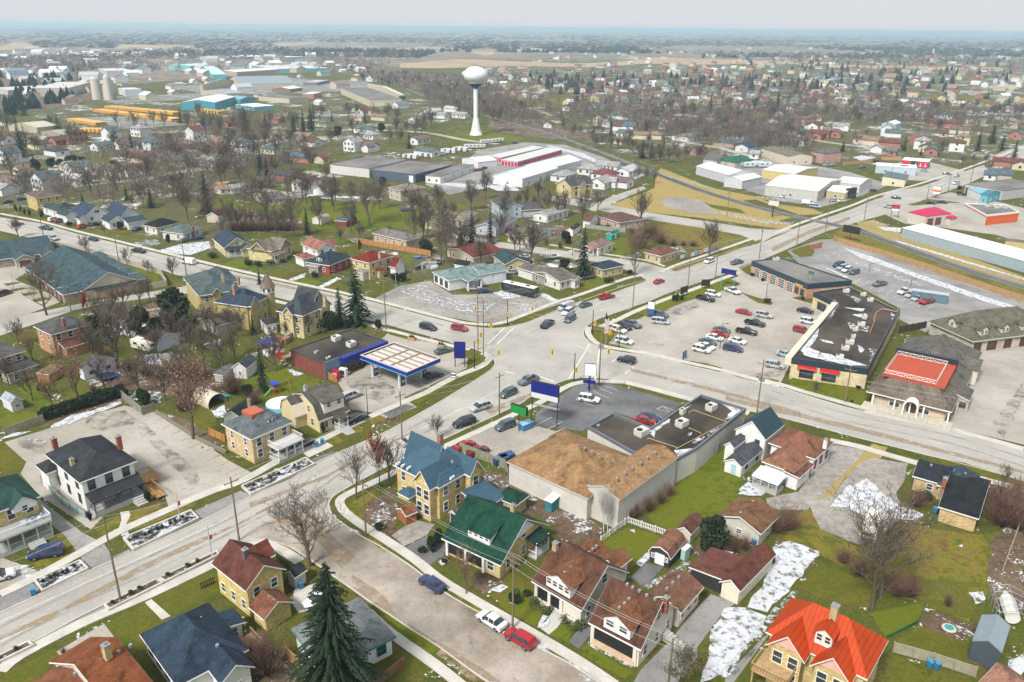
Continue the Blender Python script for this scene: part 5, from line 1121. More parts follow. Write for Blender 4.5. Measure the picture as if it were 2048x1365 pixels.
# ---- funeral home ----
FR_=(.2,.165,.13);FG=(.17,.16,.14)
b=Bld('funeral_home','brown-roofed hall with red rooftop deck, white columns and arched entrance facing the road','building','Z8',(952,572),(1550,697),(1745,285),3.3)
b.trim=(.72,.7,.64)
dm=min(b.W,b.L)
b.block(0,0,b.W*.48,b.L,3.3,roof='deck',rise=3.4,deck=4.2,wc=(.5,.42,.3),wm='brick',rc=FR_,ov=1.1)
dx0,dy0,dx1,dy1=4.35,4.35,b.W*.48-4.35,b.L-4.35
b.block(b.W*.36,-.4,b.W,b.L*.96,3.2,roof='hip',rise=5.2,wc=(.52,.46,.36),wm='brick',rc=FG,ov=.5,hipk=.95)
b.wins('R',4,(.8,),1.,1.6)
q=[b.lp(p,6.75) for p in ((1178,310),(1482,372),(1442,508),(1122,440))];xs=[p[0] for p in q];ys=[p[1] for p in q];dx0,dx1,dy0,dy1=min(xs),max(xs),min(ys),max(ys)
MB().box(dx0-.3,dy0-1.8,6.2,dx1+1.6,dy1+.3,6.78).build('deck_floor',M['stucco'],b.root,(.4,.075,.04))
mb=MB()
for z in (6.9,7.7):
 for (u,v) in (((dx0,dy0),(dx1,dy0)),((dx1,dy0),(dx1,dy1)),((dx1,dy1),(dx0,dy1)),((dx0,dy1),(dx0,dy0))):mb.bar((*u,z),(*v,z),.05,n=4)
for (u,v,n_) in (((dx0,dy0),(dx0,dy1),6),((dx1,dy0),(dx1,dy1),6),((dx0,dy0),(dx1,dy0),3)):
 for k in range(n_):
  a=(u[0]+(v[0]-u[0])*k/n_,u[1]+(v[1]-u[1])*k/n_);c=(u[0]+(v[0]-u[0])*(k+1)/n_,u[1]+(v[1]-u[1])*(k+1)/n_)
  mb.bar((*a,6.8),(*a,7.75),.06,n=4);mb.bar((*a,6.9),(*c,7.7),.04,n=4);mb.bar((*c,6.9),(*a,7.7),.04,n=4)
mb.build('deck_railing',M['paint'],b.root,(.78,.72,.66))
MB().box(dx1+1.,dy0-2.,6.2,dx1+1.9,dy1+.6,8.).build('roof_screen',M['metalp'],b.root,(.02,.03,.045))
b.blk=(1.1,1.1,b.W*.48-1.1,b.L-1.1,0,3.3)
for t in (.32,.72):b.win('L',t,.9,1.9,1.,'two')
MB().box(-3.,-.6,0,1.2,b.L+.2,.45).build('terrace',M['stucco'],b.root,(.5,.46,.38))
for t in (.02,.3,.46,.64,.9):MB().box(.25,b.L*t,.4,.55,b.L*t+.3,3.2).build('column',M['paint'],b.root,WHITE)
ym=b.L*.45;ar=MB()
for k in range(10):
 t0,t1=math.pi*k/10,math.pi*(k+1)/10
 for (xa,xb) in ((-1.2,1.5),):
  o=[(xa,ym+1.5*math.cos(t0),2.6+1.5*math.sin(t0)),(xa,ym+1.5*math.cos(t1),2.6+1.5*math.sin(t1))]
  i_=[(xa,ym+1.2*math.cos(t0),2.6+1.2*math.sin(t0)),(xa,ym+1.2*math.cos(t1),2.6+1.2*math.sin(t1))]
  ar.poly([o[0],o[1],i_[1],i_[0]]);ar.poly([o[0],o[1],(xb,*o[1][1:]),(xb,*o[0][1:])]);ar.poly([i_[0],i_[1],(xb,*i_[1][1:]),(xb,*i_[0][1:])])
ar.box(-1.2,ym-1.5,.4,-.9,ym-1.2,2.6).box(-1.2,ym+1.2,.4,-.9,ym+1.5,2.6).build('entrance_arch',M['paint'],b.root,(.75,.7,.66))
b.win('L',1-.45,.5,1.5,2.3,'two',(.2,.05,.03),name='entrance_door')
MB().box(1.02,b.L*.76,2.3,1.12,b.L*.93,2.6).build('name_sign',M['paint'],b.root,(.2,.04,.03))
mb=MB()
for z in (.9,1.4):
 mb.bar((-2.9,0,z),(-2.9,b.L*.8,z),.03,n=4)
for k in range(12):mb.bar((-2.9,b.L*.8*k/11,.4),(-2.9,b.L*.8*k/11,1.4),.03,n=4)
mb.build('railing',M['steel'],b.root)
b.pblock((1520,520),(1670,622),(1690,545),3.,roof='gable',ax='x',rise=.9,wc=(.5,.45,.36),wm='brick',rc=FG,ov=.3,z0=2.2)
for p in ((1590,640),(1660,625)):
 x,y=b.lp(p,2.6);MB().box(x-.2,y-.2,0,x+.2,y+.2,2.9).build('column',M['paint'],b.root,STONE)
b.dormer(b.W*.62,-1.6,b.W*.82,3.4,.2,3.9,'R','gable',1.5,(.6,.56,.48),FG,n=2,ww=.8,wh=2.)
b.pvent([(1425,155),(1440,160)],7.4)
# ---- garage hall with dormers, right edge ----
b=Bld('coach_house','olive-roofed stone building with three dormers and dark brown garage doors','building','P',(1853,643),(1946,683),(2120,662),3.4)
OL=(.17,.165,.12);b.trim=(.6,.58,.5)
b.block(roof='hip',rise=5.,wc=(.46,.42,.33),wm='brick',rc=OL,ov=.6,hipk=.95)
for k,t in enumerate((.07,.24,.43,.62,.8)):b.door('R',t,2.6+(.6 if k==1 else 0),2.5,(.09,.045,.035),.05,'garage_door')
for t in (.1,.34,.58):b.dormer(b.W*t,.9,b.W*t+3.,5.2,3.6,5.6,'R','gable',1.3,(.58,.53,.42),OL,n=2,ww=.7,wh=.9)
x,y=b.lp((1853+30,630),4.5);b.dormer(.9,b.L*.45,5.,b.L*.45+3.,3.6,5.6,'L','gable',1.3,(.58,.53,.42),OL,n=1)
# ---- gas station: store, canopy ----
b=flat('gas_station_store','low brick gas station store with black tar roof and blue front band','shop',[(505,362),(918,205),(690,128),(275,268)],4.3,'Z6',wc=(.2,.055,.04),wm='brick',pc=(.05,.05,.055),par=.3)
b.trim=(.4,.45,.5)
ebox(b,0,.0,.24,0,4.33,.12,(.12,.22,.3),name='front_cladding');ebox(b,0,.24,1.,2.7,4.25,1.3,(.008,.02,.24),name='fascia_band')
for t in (.4,.6,.8):ewin(b,0,t,.3,2.8,2.1)
for p in ((590,210),(692,250)):hvac(b,p,2.,1.6,1.,(.6,.6,.57))
hvac(b,(452,300),.8,.6,.5);hvac(b,(535,335),1.1,.6,.3)
cz=5.3;q=[G(p,cz,'Z6') for p in ((745,312),(1070,428),(1300,330),(985,215))]
o=empty('gas_station_canopy',(q[1].x,q[1].y,0),math.atan2((q[2]-q[1]).y,(q[2]-q[1]).x));tag(o,'blue-edged gas station canopy with rusty white deck on four column pairs','canopy')
W_=(q[2]-q[1]).length;L_=(q[0]-q[1]).length
MB().box(.3,.3,cz-.75,W_-.3,L_-.3,cz-.35).build('canopy_deck',M['metalp'],o,(.56,.55,.54))
fb=MB().box(0,0,cz-.9,W_,.15,cz).box(0,L_-.15,cz-.9,W_,L_,cz).box(0,.15,cz-.9,.15,L_-.15,cz).box(W_-.15,.15,cz-.9,W_,L_-.15,cz);fb.build('fascia',M['metalp'],o,(.008,.03,.28))
MB().box(-.03,-.03,cz-1.05,W_+.03,.12,cz-.9).box(-.03,.12,cz-1.05,.12,L_+.03,cz-.9).build('light_stripe',M['metalp'],o,(.1,.5,.75))
MB().box(-.02,-.02,cz,W_+.02,.35,cz+.06).box(-.02,.35,cz,.35,L_,cz+.06).box(W_-.35,.35,cz,W_+.02,L_,cz+.06).box(.35,L_-.35,cz,W_-.35,L_+.02,cz+.06).build('edge_cap',M['metalp'],o,(.55,.5,.42))
rb=MB()
for i in range(6):rb.box(.5+(W_-1.3)*i/5,.4,cz-.35,.75+(W_-1.3)*i/5,L_-.4,cz-.1)
rb.box(.4,L_*.38,cz-.3,W_-.4,L_*.38+.2,cz-.05).box(.4,L_*.62,cz-.3,W_-.4,L_*.62+.2,cz-.05).build('deck_ribs',M['metalp'],o,(.34,.24,.16))
def inv(o,g):c,n=math.cos(o.rotation_euler.z),math.sin(o.rotation_euler.z);d=g-o.location;return (d.x*c+d.y*n,-d.x*n+d.y*c)
for k,p in enumerate(((860,452),(1042,522),(1188,462),(1010,395))):
 x,y=inv(o,G(p,0,'Z6'));x=min(max(x,1.5),W_-1.5);y=min(max(y,1.2),L_-1.2)
 for s_ in (-.9,.9):MB().box(x-.2+s_,y-.2,0,x+.2+s_,y+.2,cz-.75).build('column',M['metalp'],o,(.62,.66,.68))
 g=o.matrix_basis @ Vector((x,y,0));pu=empty('fuel_pump',g,o.rotation_euler.z)
 tag(pu,['fuel pump under the left corner of the blue canopy','fuel pump under the near corner of the blue canopy','fuel pump under the right corner of the blue canopy beside the dark car','fuel pump in the shade at the back of the blue canopy'][k],'fuel pump','fuel pumps')
 MB().box(-.45,-.3,.15,.45,.3,1.9).build('cabinet',M['metalp'],pu,(.05,.07,.1));MB().box(-.35,-.33,1.1,.35,-.3,1.6).box(-.35,.3,1.1,.35,.33,1.6).build('display',M['metalp'],pu,(.5,.6,.7))
 MB().box(-1.2,-.6,0,1.2,.6,.15).build('island',M['conc'],pu);mb=MB().bar((.5,0,1.5),(.75,0,.9),.03).bar((.75,0,.9),(.5,0,.6),.03);mb.build('hose',M['rub'],pu)
# ---- gambrel house ----
b=Bld('house','yellow gambrel-roofed house with pink-white shed dormer beside the gas station','house','Z6',(270,640),(468,762),(682,684),2.9)
b.trim=CREAM;b.block(roof='gambrel',ax='x',rise=4.3,wc=(.62,.53,.3),wm='stucco',rc=(.13,.12,.105),ov=.35);b.wins('L',2,(.9,),.9,1.4);b.wins('L',2,(3.6,),.8,1.2,a=.2,b=.8);b.wins('R',2,(.8,),1.4,1.4,'two',a=0,b=.7)
b.dormer(1.4,.25,b.W-.6,b.L*.45,3.8,6.1,'R','shed',.9,(.76,.68,.62),(.15,.14,.12),n=2,ww=.7,wh=1.)
b.block(-2.4,b.L*.45,1.2,b.L*.98,2.8,roof='gambrel',ax='x',rise=3.4,wc=(.62,.53,.3),wm='stucco',rc=(.12,.11,.1),ov=.25)
b.porch(b.W*.45,-2.,b.W*.8,.4,2.6,side='R',rc=(.13,.12,.105),fl=.5,np=2);b.steps(b.W*.5,-4.2,b.W*.5+2,-1.8,.6,'R',5)
b.chimney(b.W*.2,b.L*.6,6.2,7.9,.6,(.5,.5,.5))
# ---- tan brick two-storey with balcony ----
b=Bld('house','tan brick two-storey house with blue-grey hip roof, red roof cap and white balcony','house','Z5',(1507,775),(1712,884),(2010,765),(1725,1068))
hb=b.h;b.block(roof='hip',rise=2.3,wc=(.55,.42,.24),wm='brick',rc=(.15,.175,.19),ov=.5,hipk=.9)
b.wins('R',3,(1.,hb-2.3),1.,1.6);b.wins('L',2,(1.,hb-2.3),.8,1.4)
x,y=b.lp((1750,695),hb+2.2);MB().box(b.W*.32,b.L*.38,hb+1.8,b.W*.62,b.L*.72,hb+2.5).build('roof_cap',M['metalp'],b.root,(.42,.1,.05))
b.dormer(b.W*.5,1.4,b.W*.5+2.4,b.L*.45,hb+.4,hb+1.6,'R','gable',.5,WHITE,(.15,.175,.19),n=2,ww=.6,wh=.7)
b.porch(b.W*.35,-3.2,b.W*.98,.5,3.,side='R',rc=(.5,.52,.52),rm='paint',fl=.5,np=4,rise=.06)
mb=MB()
for (u,v) in (((b.W*.37,-3.1),(b.W*.96,-3.1)),((b.W*.37,-3.1),(b.W*.37,.3)),((b.W*.96,-3.1),(b.W*.96,.3))):
 mb.bar((*u,4.),(*v,4.),.06,n=4);n_=int(math.hypot(v[0]-u[0],v[1]-u[1])/.25)
 for k in range(n_+1):mb.bar((u[0]+(v[0]-u[0])*k/n_,u[1]+(v[1]-u[1])*k/n_,3.1),(u[0]+(v[0]-u[0])*k/n_,u[1]+(v[1]-u[1])*k/n_,4.),.04,n=4)
mb.build('balcony_railing',M['paint'],b.root,(.76,.7,.62));b.pvent([(1380,940)],3)
# ---- smaller houses and sheds, left middle ----
s=shed('small white house with dark green metal roof behind the tan brick house','Z5',(1545,700),(1650,740),(1755,655),3.,'house','house',roof='gable',ax='x',rise=1.4,wc=(.62,.6,.52),rc=(.03,.05,.045),rm='seamx',ov=.2);s.wins('L',2,(1.,),.8,1.1);s.pch((1697,615),5.6,1.6,.5,TAN)
s=shed('white gabled shed with grey roof near the scrap yard','Z5',(1610,370),(1680,400),(1755,340),2.8,'shed','shed',roof='gable',ax='x',rise=1.4,wc=(.66,.66,.64),rc=(.09,.11,.13),ov=.2);s.wins('L',1,(1.,),.6,.8)
s=shed('long low fence-height shed left of the grey-roofed one','Z5',(1480,420),(1520,445),(1620,380),2.,'shed','shed',roof='shed',ax='x1',rise=.3,wc=(.5,.48,.42),rc=GRY,ov=.15)
s=shed('white garage with charcoal roof and two boarded windows','Z5',(520,388),(560,405),(792,330),2.9,roof='gable',ax='y',rise=1.8,wc=(.68,.7,.74),rc=(.12,.11,.105),ov=.25);s.wins('R',2,(1.,),1.,.7,col=(.3,.16,.08))
s=shed('white block garage with rusty brown roof beside the camper','Z5',(985,195),(1062,225),(1228,165),2.8,roof='gable',ax='y',rise=1.5,wc=(.6,.63,.68),rc=(.14,.085,.065),ov=.3);s.block(s.W*.5,2.,s.W*1.5,s.L,2.6,roof='gable',ax='x',rise=1.5,wc=(.6,.63,.68),rc=(.12,.08,.06),ov=.3)
s=shed('orange brick two-storey house with grey hip roof behind the rusty-leaved trees','Z5',(225,110),(345,170),(610,100),6.,'house','house',roof='hip',rise=2.2,wc=(.48,.26,.13),wm='brick',rc=(.12,.115,.115));s.wins('R',3,(1.2,4.));s.wins('L',2,(1.2,4.));s.block(s.W*.15,-3,s.W*.8,.5,2.8,roof='shed',ax='y1',rise=.8,wc=(.45,.2,.12),wm='brick',rc=(.16,.06,.05));s.pch((430,60),9.,2,.6)
s=shed('grey stone house with low slate roof at the left edge','Z5',(-200,290),(-60,350),(175,280),5.6,'house','house',roof='hip',rise=2.,wc=(.4,.36,.29),wm='brick',rc=(.15,.14,.15));s.wins('R',3,(1.2,3.8));s.pblock((-40,400),(70,430),(260,370),2.9,roof='shed',ax='y1',rise=.9,wc=(.38,.34,.28),wm='brick',rc=(.09,.085,.09));s.wins('R',2,(.8,),.9,1.2)
s=shed('low orange brick shed below the orange brick house','Z5',(270,420),(330,440),(430,380),2.2,'shed','shed',roof='shed',ax='y1',rise=.3,wc=(.42,.2,.08),wm='brick',rc=(.3,.2,.12),ov=.1)
s=shed('small playhouse with pale blue roof at the left edge','Z5',(0,600),(70,640),(140,600),2.2,'shed','playhouse',roof='gable',ax='y',rise=1.1,wc=(.62,.6,.62),rc=(.45,.5,.55),ov=.2);s.wins('R',1,(.9,),.9,.6)
# round-topped tent
o=empty('fabric_shelter',G((1360,600),0,'Z5'),R(-35));tag(o,'cream round-topped fabric shelter between the bare trees','shelter')
tb=MB()
for k in range(12):
 a0,a1=math.pi*k/12,math.pi*(k+1)/12
 P=lambda a,x:(x,2.2*math.cos(a),.6+2.*math.sin(a))
 tb.poly([P(a0,0),P(a1,0),P(a1,6.5),P(a0,6.5)]);tb.poly([P(a0,0),(0,0,0),P(a1,0)])
tb.box(0,-2.2,0,6.5,-2.15,.65).box(0,2.15,0,6.5,2.2,.65).build('cover',M['stucco'],o,(.55,.47,.36))
# ---- the three yellow-brick victorians ----
YB=(.46,.37,.16)
b=Bld('house','yellow brick house with grey-green roof, leftmost of the three victorian houses','house','Y1',(1500,800),(1625,950),(1935,860),6.6)
GG=(.1,.135,.14);b.block(roof='hip',rise=2.6,wc=YB,wm='brick',rc=GG,hipk=.8);b.wins('R',3,(1.2,4.4));b.block(b.W*.3,-.9,b.W*.55,b.L*.5,6.6,roof='gable',ax='y',rise=1.8,wc=YB,wm='brick',rc=GG)
b.block(b.W*.5,b.L*.4,b.W*1.15,b.L*1.1,6.6,roof='hip',rise=2.6,wc=YB,wm='brick',rc=GG);b.pch((1820,775),10.4,2.4,.6,TAN);b.pvent([(1545,825),(1640,830),(1555,845)],8)
b=Bld('house','yellow brick victorian with navy roof and conical shingled corner turret','house','Y2',(115,1000),(385,1040),(600,960),6.8)
b.block(roof='hip',rise=3.2,wc=YB,wm='brick',rc=(.05,.075,.11),hipk=.8);b.wins('R',3,(1.2,4.4));b.block(b.W*.05,-.9,b.W*.45,b.L*.5,6.8,roof='gable',ax='y',rise=2.4,wc=YB,wm='brick',rc=(.05,.075,.11));b.win('R',.5,7.2,.7,.9)
b.pch((275,865),11.4,2.6,.7,(.4,.2,.14));b.pch((312,805),11.4,2.,.6,(.4,.2,.14))
x,y=b.lp((560,940),6.8);tw=MB().bar((x,y,0),(x,y,9.2),1.7,n=10);tw.build('turret',M['brick'],b.root,YB);MB().bar((x,y,7.6),(x,y,9.),1.78,n=10).build('turret_gallery',M['paint'],b.root,WHITE);MB().bar((x,y,9.1),(x,y,13.2),2.1,.05,n=12).build('turret_roof',M['shingle'],b.root,(.26,.2,.17))
for k in range(8):
 a=math.pi*2*k/8;MB().box(-.3,-.05,0,.3,.05,.9).build('turret_window',M['glass'],b.root);b_=C.objects[-1];b_.location=(x+1.76*math.cos(a),y+1.76*math.sin(a),7.9);b_.rotation_euler=(0,0,a+math.pi/2)
b=Bld('house','yellow brick victorian with steep dark slate gables between turret house and spruces','house','Y2',(592,1085),(840,1115),(1075,1010),6.6)
b.block(roof='hip',rise=3.6,wc=(.55,.46,.24),wm='brick',rc=(.07,.08,.095),hipk=.8);b.wins('R',3,(1.2,4.2));b.wins('L',2,(1.2,4.2))
b.block(b.W*.5,b.L*.2,b.W*1.05,b.L*1.,6.6,roof='gable',ax='y',rise=4.2,wc=(.55,.46,.24),wm='brick',rc=(.07,.08,.095));b.block(b.W*.55,-.8,b.W*.95,b.L*.4,6.6,roof='gable',ax='y',rise=2.4,wc=(.55,.46,.24),wm='brick',rc=(.07,.08,.095))
b.block(-.8,b.L*.3,b.W*.3,b.L*.7,6.6,roof='gable',ax='x',rise=2.,wc=(.55,.46,.24),wm='brick',rc=(.07,.08,.095));b.pch((1020,960),11,2.6,.7,TAN)
s=shed('small white flat-roofed annex between two victorian houses','Y2',(490,1140),(540,1190),(605,1150),2.8,'shed','annex',roof='flat',rise=0,wc=(.7,.7,.7),rm='roofdark',rc=CHAR,ov=.1);s.wins('R',2,(1.,),.6,.9)
s=shed('dark-roofed low house behind bare trees beside the yellow victorians','Z5',(1350,60),(1480,110),(1650,50),3.,'house','house',roof='gable',ax='x',rise=1.4,wc=(.45,.42,.36),rc=(.16,.14,.12))
# ---- teal row houses ----
TR=(.065,.105,.125)
b=Bld('row_house','long teal-roofed row house with garages and snow-edged gables at the left edge','building','Y1',(-150,520),(-60,660),(450,572),3.)
b.block(roof='gable',ax='x',rise=3.,wc=(.33,.29,.25),wm='brick',rc=TR,ov=.4)
for t in (.3,.72):b.block(b.W*t,-3.6,b.W*t+6.2,3,2.9,roof='gable',ax='y',rise=1.6,wc=(.45,.42,.37),wm='brick',rc=TR,ov=.4);b.door('R',.5,3.6,2.3,(.16,.055,.035),.05,'garage_door')
b=Bld('row_house','big teal-roofed row house with stepped side gables and cream end gable','building','Y1',(312,668),(672,912),(1148,828),3.2)
b.block(0,0,b.W,b.L,roof='gable',ax='y',rise=4.2,wc=(.55,.5,.38),wm='siding',rc=TR,ov=.5)
n_=5
for k in range(n_):
 y0=b.L*(.02+k*.195);b.block(-5.,y0,3.,y0+b.L*.15,3.,roof='hip',rise=1.5,wc=(.3,.25,.21),wm='brick',rc=TR,ov=.3,hipk=.8);b.door('L',.5,3.2,2.2,(.12,.06,.04),.05,'garage_door')
 b.block(b.W-3,y0+.6,b.W+3.4,y0+b.L*.14,3.,roof='hip',rise=1.5,wc=(.3,.25,.21),wm='brick',rc=(.1,.15,.16),ov=.3,hipk=.8)
MB().box(.6,.35,2.9,b.W-.6,.48,3.3).build('gable_band',M['paint'],b.root,(.05,.08,.09))
b.block(b.W*.2,-.6,b.W*.8,.9,2.8,roof='shed',ax='y1',rise=.5,wc=(.38,.25,.2),wm='brick',rc=(.05,.08,.09),ov=.2,fascia=False)
# ---- houses along the north side of the left road ----
def hs(label,fr,A,B,Cc,h,cat='house',name='house',wn=(2,2),zs=(.9,),**k):
 s=Bld(name,label,cat,fr,A,B,Cc,h);s.block(**k)
 if wn[0]:s.wins('L',wn[0],zs,.9,1.3)
 if wn[1]:s.wins('R',wn[1],zs,1.,1.3)
 return s
s=hs('yellow brick two-storey house with brown hip roof beside the small cedars','Y1',(200,115),(290,150),(467,108),6.,zs=(1.2,4.),wn=(2,3),roof='hip',rise=1.6,wc=(.55,.42,.15),wm='brick',rc=(.17,.13,.105))
s.block(2,-2.4,6,.5,2.7,roof='hip',rise=.7,wc=(.2,.17,.12),rc=(.12,.1,.08),ov=.2)
s=hs('white bungalow with dark teal hip roof left of the navy-gabled houses','Y1',(335,220),(470,262),(600,235),3.,roof='hip',rise=1.7,wc=WHITE,rc=(.055,.085,.09))
s.pblock((455,275),(550,300),(600,268),3.,roof='gable',ax='y',rise=1.6,wc=WHITE,rc=(.055,.085,.09))
s=hs('white house with steep navy gable roof, left one of the twin','Y1',(575,260),(690,300),(880,255),3.,roof='gable',ax='y',rise=3.6,wc=WHITE,rc=(.05,.08,.13));s.win('R',.5,3.6,1.8,1.1,'two')
s.pblock((610,310),(650,322),(690,300),3.,roof='gable',ax='y',rise=1.4,wc=WHITE,rc=(.05,.08,.13))
s=hs('white house with navy roofs and steep side gable, right one of the twin','Y1',(860,255),(985,310),(1180,300),3.,roof='gable',ax='y',rise=3.8,wc=(.74,.72,.76),rc=(.05,.08,.12))
s.pblock((820,320),(930,345),(1010,310),3.,roof='gable',ax='y',rise=2.2,wc=WHITE,rc=(.05,.08,.12));s.wins('R',2,(1,),.8,1.3);s.pblock((1000,335),(1100,345),(1185,320),3.,roof='shed',ax='y1',rise=1.2,wc=WHITE,rc=(.05,.08,.12))
hs('cream brick bungalow with near-black hip roof','Y1',(1150,372),(1280,392),(1478,348),3.,roof='hip',rise=2.1,wc=(.62,.6,.53),wm='brick',rc=(.022,.022,.026))
s=hs('white bungalow with pale teal-grey hip roof and red brick chimney','Y1',(1330,415),(1500,440),(1662,388),3.1,roof='hip',rise=2.,wc=(.66,.63,.57),rc=(.15,.2,.2));s.block(s.W*.45,-.3,s.W*.45+.9,.5,4.6,roof='flat',rise=0,wc=BRICK,wm='brick',rm='brick',rc=BRICK,ov=.05,fascia=False,name='chimney_stack')
s=hs('yellow cottage with dark blue roof beside the snowy lot','Y2',(100,480),(195,560),(370,490),3.3,roof='gable',ax='y',rise=3.2,wc=(.62,.52,.24),wm='siding',rc=(.045,.07,.1));s.win('R',.5,3.8,1.,1.);s.porch(.5,-2.2,s.W*.6,.5,2.7,side='R',rc=(.045,.07,.1),np=3);s.pblock((310,555),(350,575),(430,545),2.7,roof='gable',ax='y',rise=1.7,wc=(.6,.55,.35),rc=(.045,.07,.1))
b=Bld('house','yellow house with taupe shingle roof and two big front gables','house','Y2',(405,550),(590,585),(765,515),4.2);TP=(.24,.2,.16)
b.block(roof='hip',rise=2.8,wc=(.6,.52,.27),wm='brick',rc=TP);b.trim=CREAM;b.wins('R',3,(1.,),.9,1.6)
b.block(b.W*.3,-.8,b.W*.85,b.L*.5,4.2,roof='gable',ax='y',rise=2.9,wc=(.25,.25,.14),wm='siding',rc=TP,z0=4.);b.win('R',.5,4.9,1.5,1.1,'two');b.block(-.8,b.L*.2,b.W*.5,b.L*.8,4.2,roof='gable',ax='x',rise=2.9,wc=(.25,.25,.14),wm='siding',rc=TP,z0=4.);b.win('L',.5,4.9,1.3,1.1,'two')
b.porch(-2.,-2.4,b.W*.4,.4,3.,side='R',rc=TP,np=4,post=CREAM)
PK=(.38,.17,.12)
s=hs('white house with dusty pink gabled roof behind the red brick house','Y2',(825,525),(960,580),(1090,540),4.8,zs=(1.2,3.2),roof='gable',ax='y',rise=2.2,wc=WHITE,rc=PK);s.pblock((765,615),(860,645),(920,615),3.,roof='hip',rise=.9,wc=WHITE,rc=(.33,.13,.1));s.block(s.W*.5,s.L*.2,s.W+2,s.L*.7,4.6,roof='gable',ax='x',rise=1.9,wc=WHITE,rc=(.3,.13,.09))
s=hs('red brick house with dark navy hip roof and white dormer','Y2',(880,665),(1060,702),(1242,630),3.4,wn=(2,3),roof='hip',rise=2.8,wc=(.32,.04,.02),wm='brick',rc=(.035,.06,.08));s.dormer(.7,s.L*.35,4,s.L*.65,3.8,5.,'L','hip' if False else 'gable',.7,(.45,.55,.6),(.035,.06,.08),n=2)
s.pblock((890,690),(960,712),(1020,690),2.8,roof='hip',rise=.6,wc=(.35,.3,.28),rc=(.35,.27,.24));s.wins('R',2,(.9,),1.2,1.2)
s=hs('yellow two-storey house with red roof and red window hoods','Y2',(1222,645),(1385,680),(1580,622),5.9,zs=(1.2,3.8),wn=(2,3),roof='hip',rise=2.2,wc=(.58,.46,.2),wm='brick',rc=(.22,.035,.02));s.pch((1470,600),8.4,1.8,.6,TAN);s.pblock((1560,700),(1600,720),(1680,690),3.4,roof='gable',ax='y',rise=2.5,wc=WHITE,rc=(.22,.035,.02))
s.block(s.W*.3,-1.2,s.W*.5,.5,2.8,roof='hip',rise=.6,wc=(.5,.4,.2),rc=(.28,.05,.03),ov=.2,fascia=False);s.block(-2.,1,.5,5,2.7,roof='shed',ax='x1',rise=.6,wc=(.5,.48,.42),rc=(.35,.3,.28),ov=.2)
s=hs('long grey-roofed pink brick ranch house above the wooden fence','Y2',(1408,435),(1690,500),(1805,470),3.4,wn=(4,1),roof='hip',rise=1.8,wc=(.55,.38,.28),wm='brick',rc=(.23,.21,.19))
# ---- pale teal repair shop ----
TG=(.22,.32,.31)
b=Bld('repair_shop','white corner building with pale teal roof, glazed bays and covered entrance','shop','Y3',(262,752),(480,812),(880,742),3.6)
b.pblock((262,752),(470,810),(760,712),3.6,roof='hip',rise=1.5,wc=(.72,.74,.76),wm='stucco',rc=TG,ov=.4,hipk=.6)
b.wins('L',3,(.6,),1.8,2.,'shop',DK);b.block(b.W*.42,-.1,b.W,b.L*.62,3.8,roof='gable',ax='x',rise=1.7,wc=(.62,.68,.72),wm='stucco',rc=TG,ov=.35)
for t in (.3,.72):b.door('R',t,3.,2.8,(.75,.77,.8),.05,'garage_door')
b.block(b.W*.08,-3.,b.W*.4,2.,3.4,roof='gable',ax='y',rise=.8,wc=(.7,.72,.72),wm='stucco',rc=TG,ov=.3,z0=3.)
for q in (.1,.36):MB().box(b.W*q,-2.7,0,b.W*q+.4,-2.3,3.2).build('column',M['paint'],b.root,WHITE)
s=hs('yellow cottage with teal-navy gable roof behind the pale teal shop','Y3',(755,620),(860,692),(1000,638),3.1,roof='gable',ax='y',rise=1.8,wc=(.58,.5,.26),rc=(.045,.09,.11));s.porch(s.W,.5,s.W+2.5,s.L*.6,2.5,side='l',np=3,rail=False)
s=hs('long low house with dark red roof among the spruces','Y3',(370,560),(600,640),(820,575),3.,roof='gable',ax='x',rise=1.6,wc=(.5,.42,.3),rc=(.2,.06,.045))
s=shed('dark-roofed white shed behind the pale teal shop','Y3',(440,690),(560,712),(620,690),3.,'shed','shed',roof='gable',ax='y',rise=1.3,wc=WHITE,rc=(.03,.03,.035),ov=.2)
s=hs('white-sided bungalow with brown-grey roof next to the parked black bus','Y3',(1068,752),(1310,832),(1495,805),3.1,wn=(3,3),roof='gable',ax='x',rise=1.5,wc=(.68,.67,.63),rc=(.19,.17,.145));s.block(0,s.L*.5,s.W*.6,s.L*1.5,3.1,roof='hip',rise=1.7,wc=(.68,.67,.63),rc=(.18,.165,.14));s.block(s.W*.6,-1.8,s.W*.98,2,3.,roof='gable',ax='y',rise=1.1,wc=(.7,.69,.66),rc=(.2,.18,.16));s.wins('R',2,(.9,),.8,1.3)
s=hs('yellow brick cottage with navy hip roof behind the tall leaning spruce','Y3',(1500,700),(1660,735),(1845,698),3.1,wn=(2,3),roof='hip',rise=1.5,wc=(.55,.45,.2),wm='brick',rc=(.04,.065,.1))
s=hs('white cottage with dusty pink hip roof in the green yard','Y3',(1500,530),(1630,560),(1760,515),3.,wn=(2,2),roof='hip',rise=1.8,wc=(.72,.68,.6),rc=(.3,.2,.17));s.porch(-1.8,1,.5,4,2.5,side='L',rc=(.45,.2,.18),np=2,rail=False)
s=hs('beige house with brown hip roof and rear deck by the corner tree','Y3',(1600,290),(1800,350),(1950,300),3.2,wn=(3,2),roof='hip',rise=2.,wc=(.5,.36,.3),wm='brick',rc=(.17,.09,.075))
s=shed('small white gabled garage left of the brown-roofed beige house','Y3',(1500,335),(1560,345),(1640,300),2.8,roof='gable',ax='y',rise=1.8,wc=WHITE,rc=(.2,.09,.075),ov=.2);s.door('R',.5,2.4,2.,(.6,.58,.55),name='garage_door')
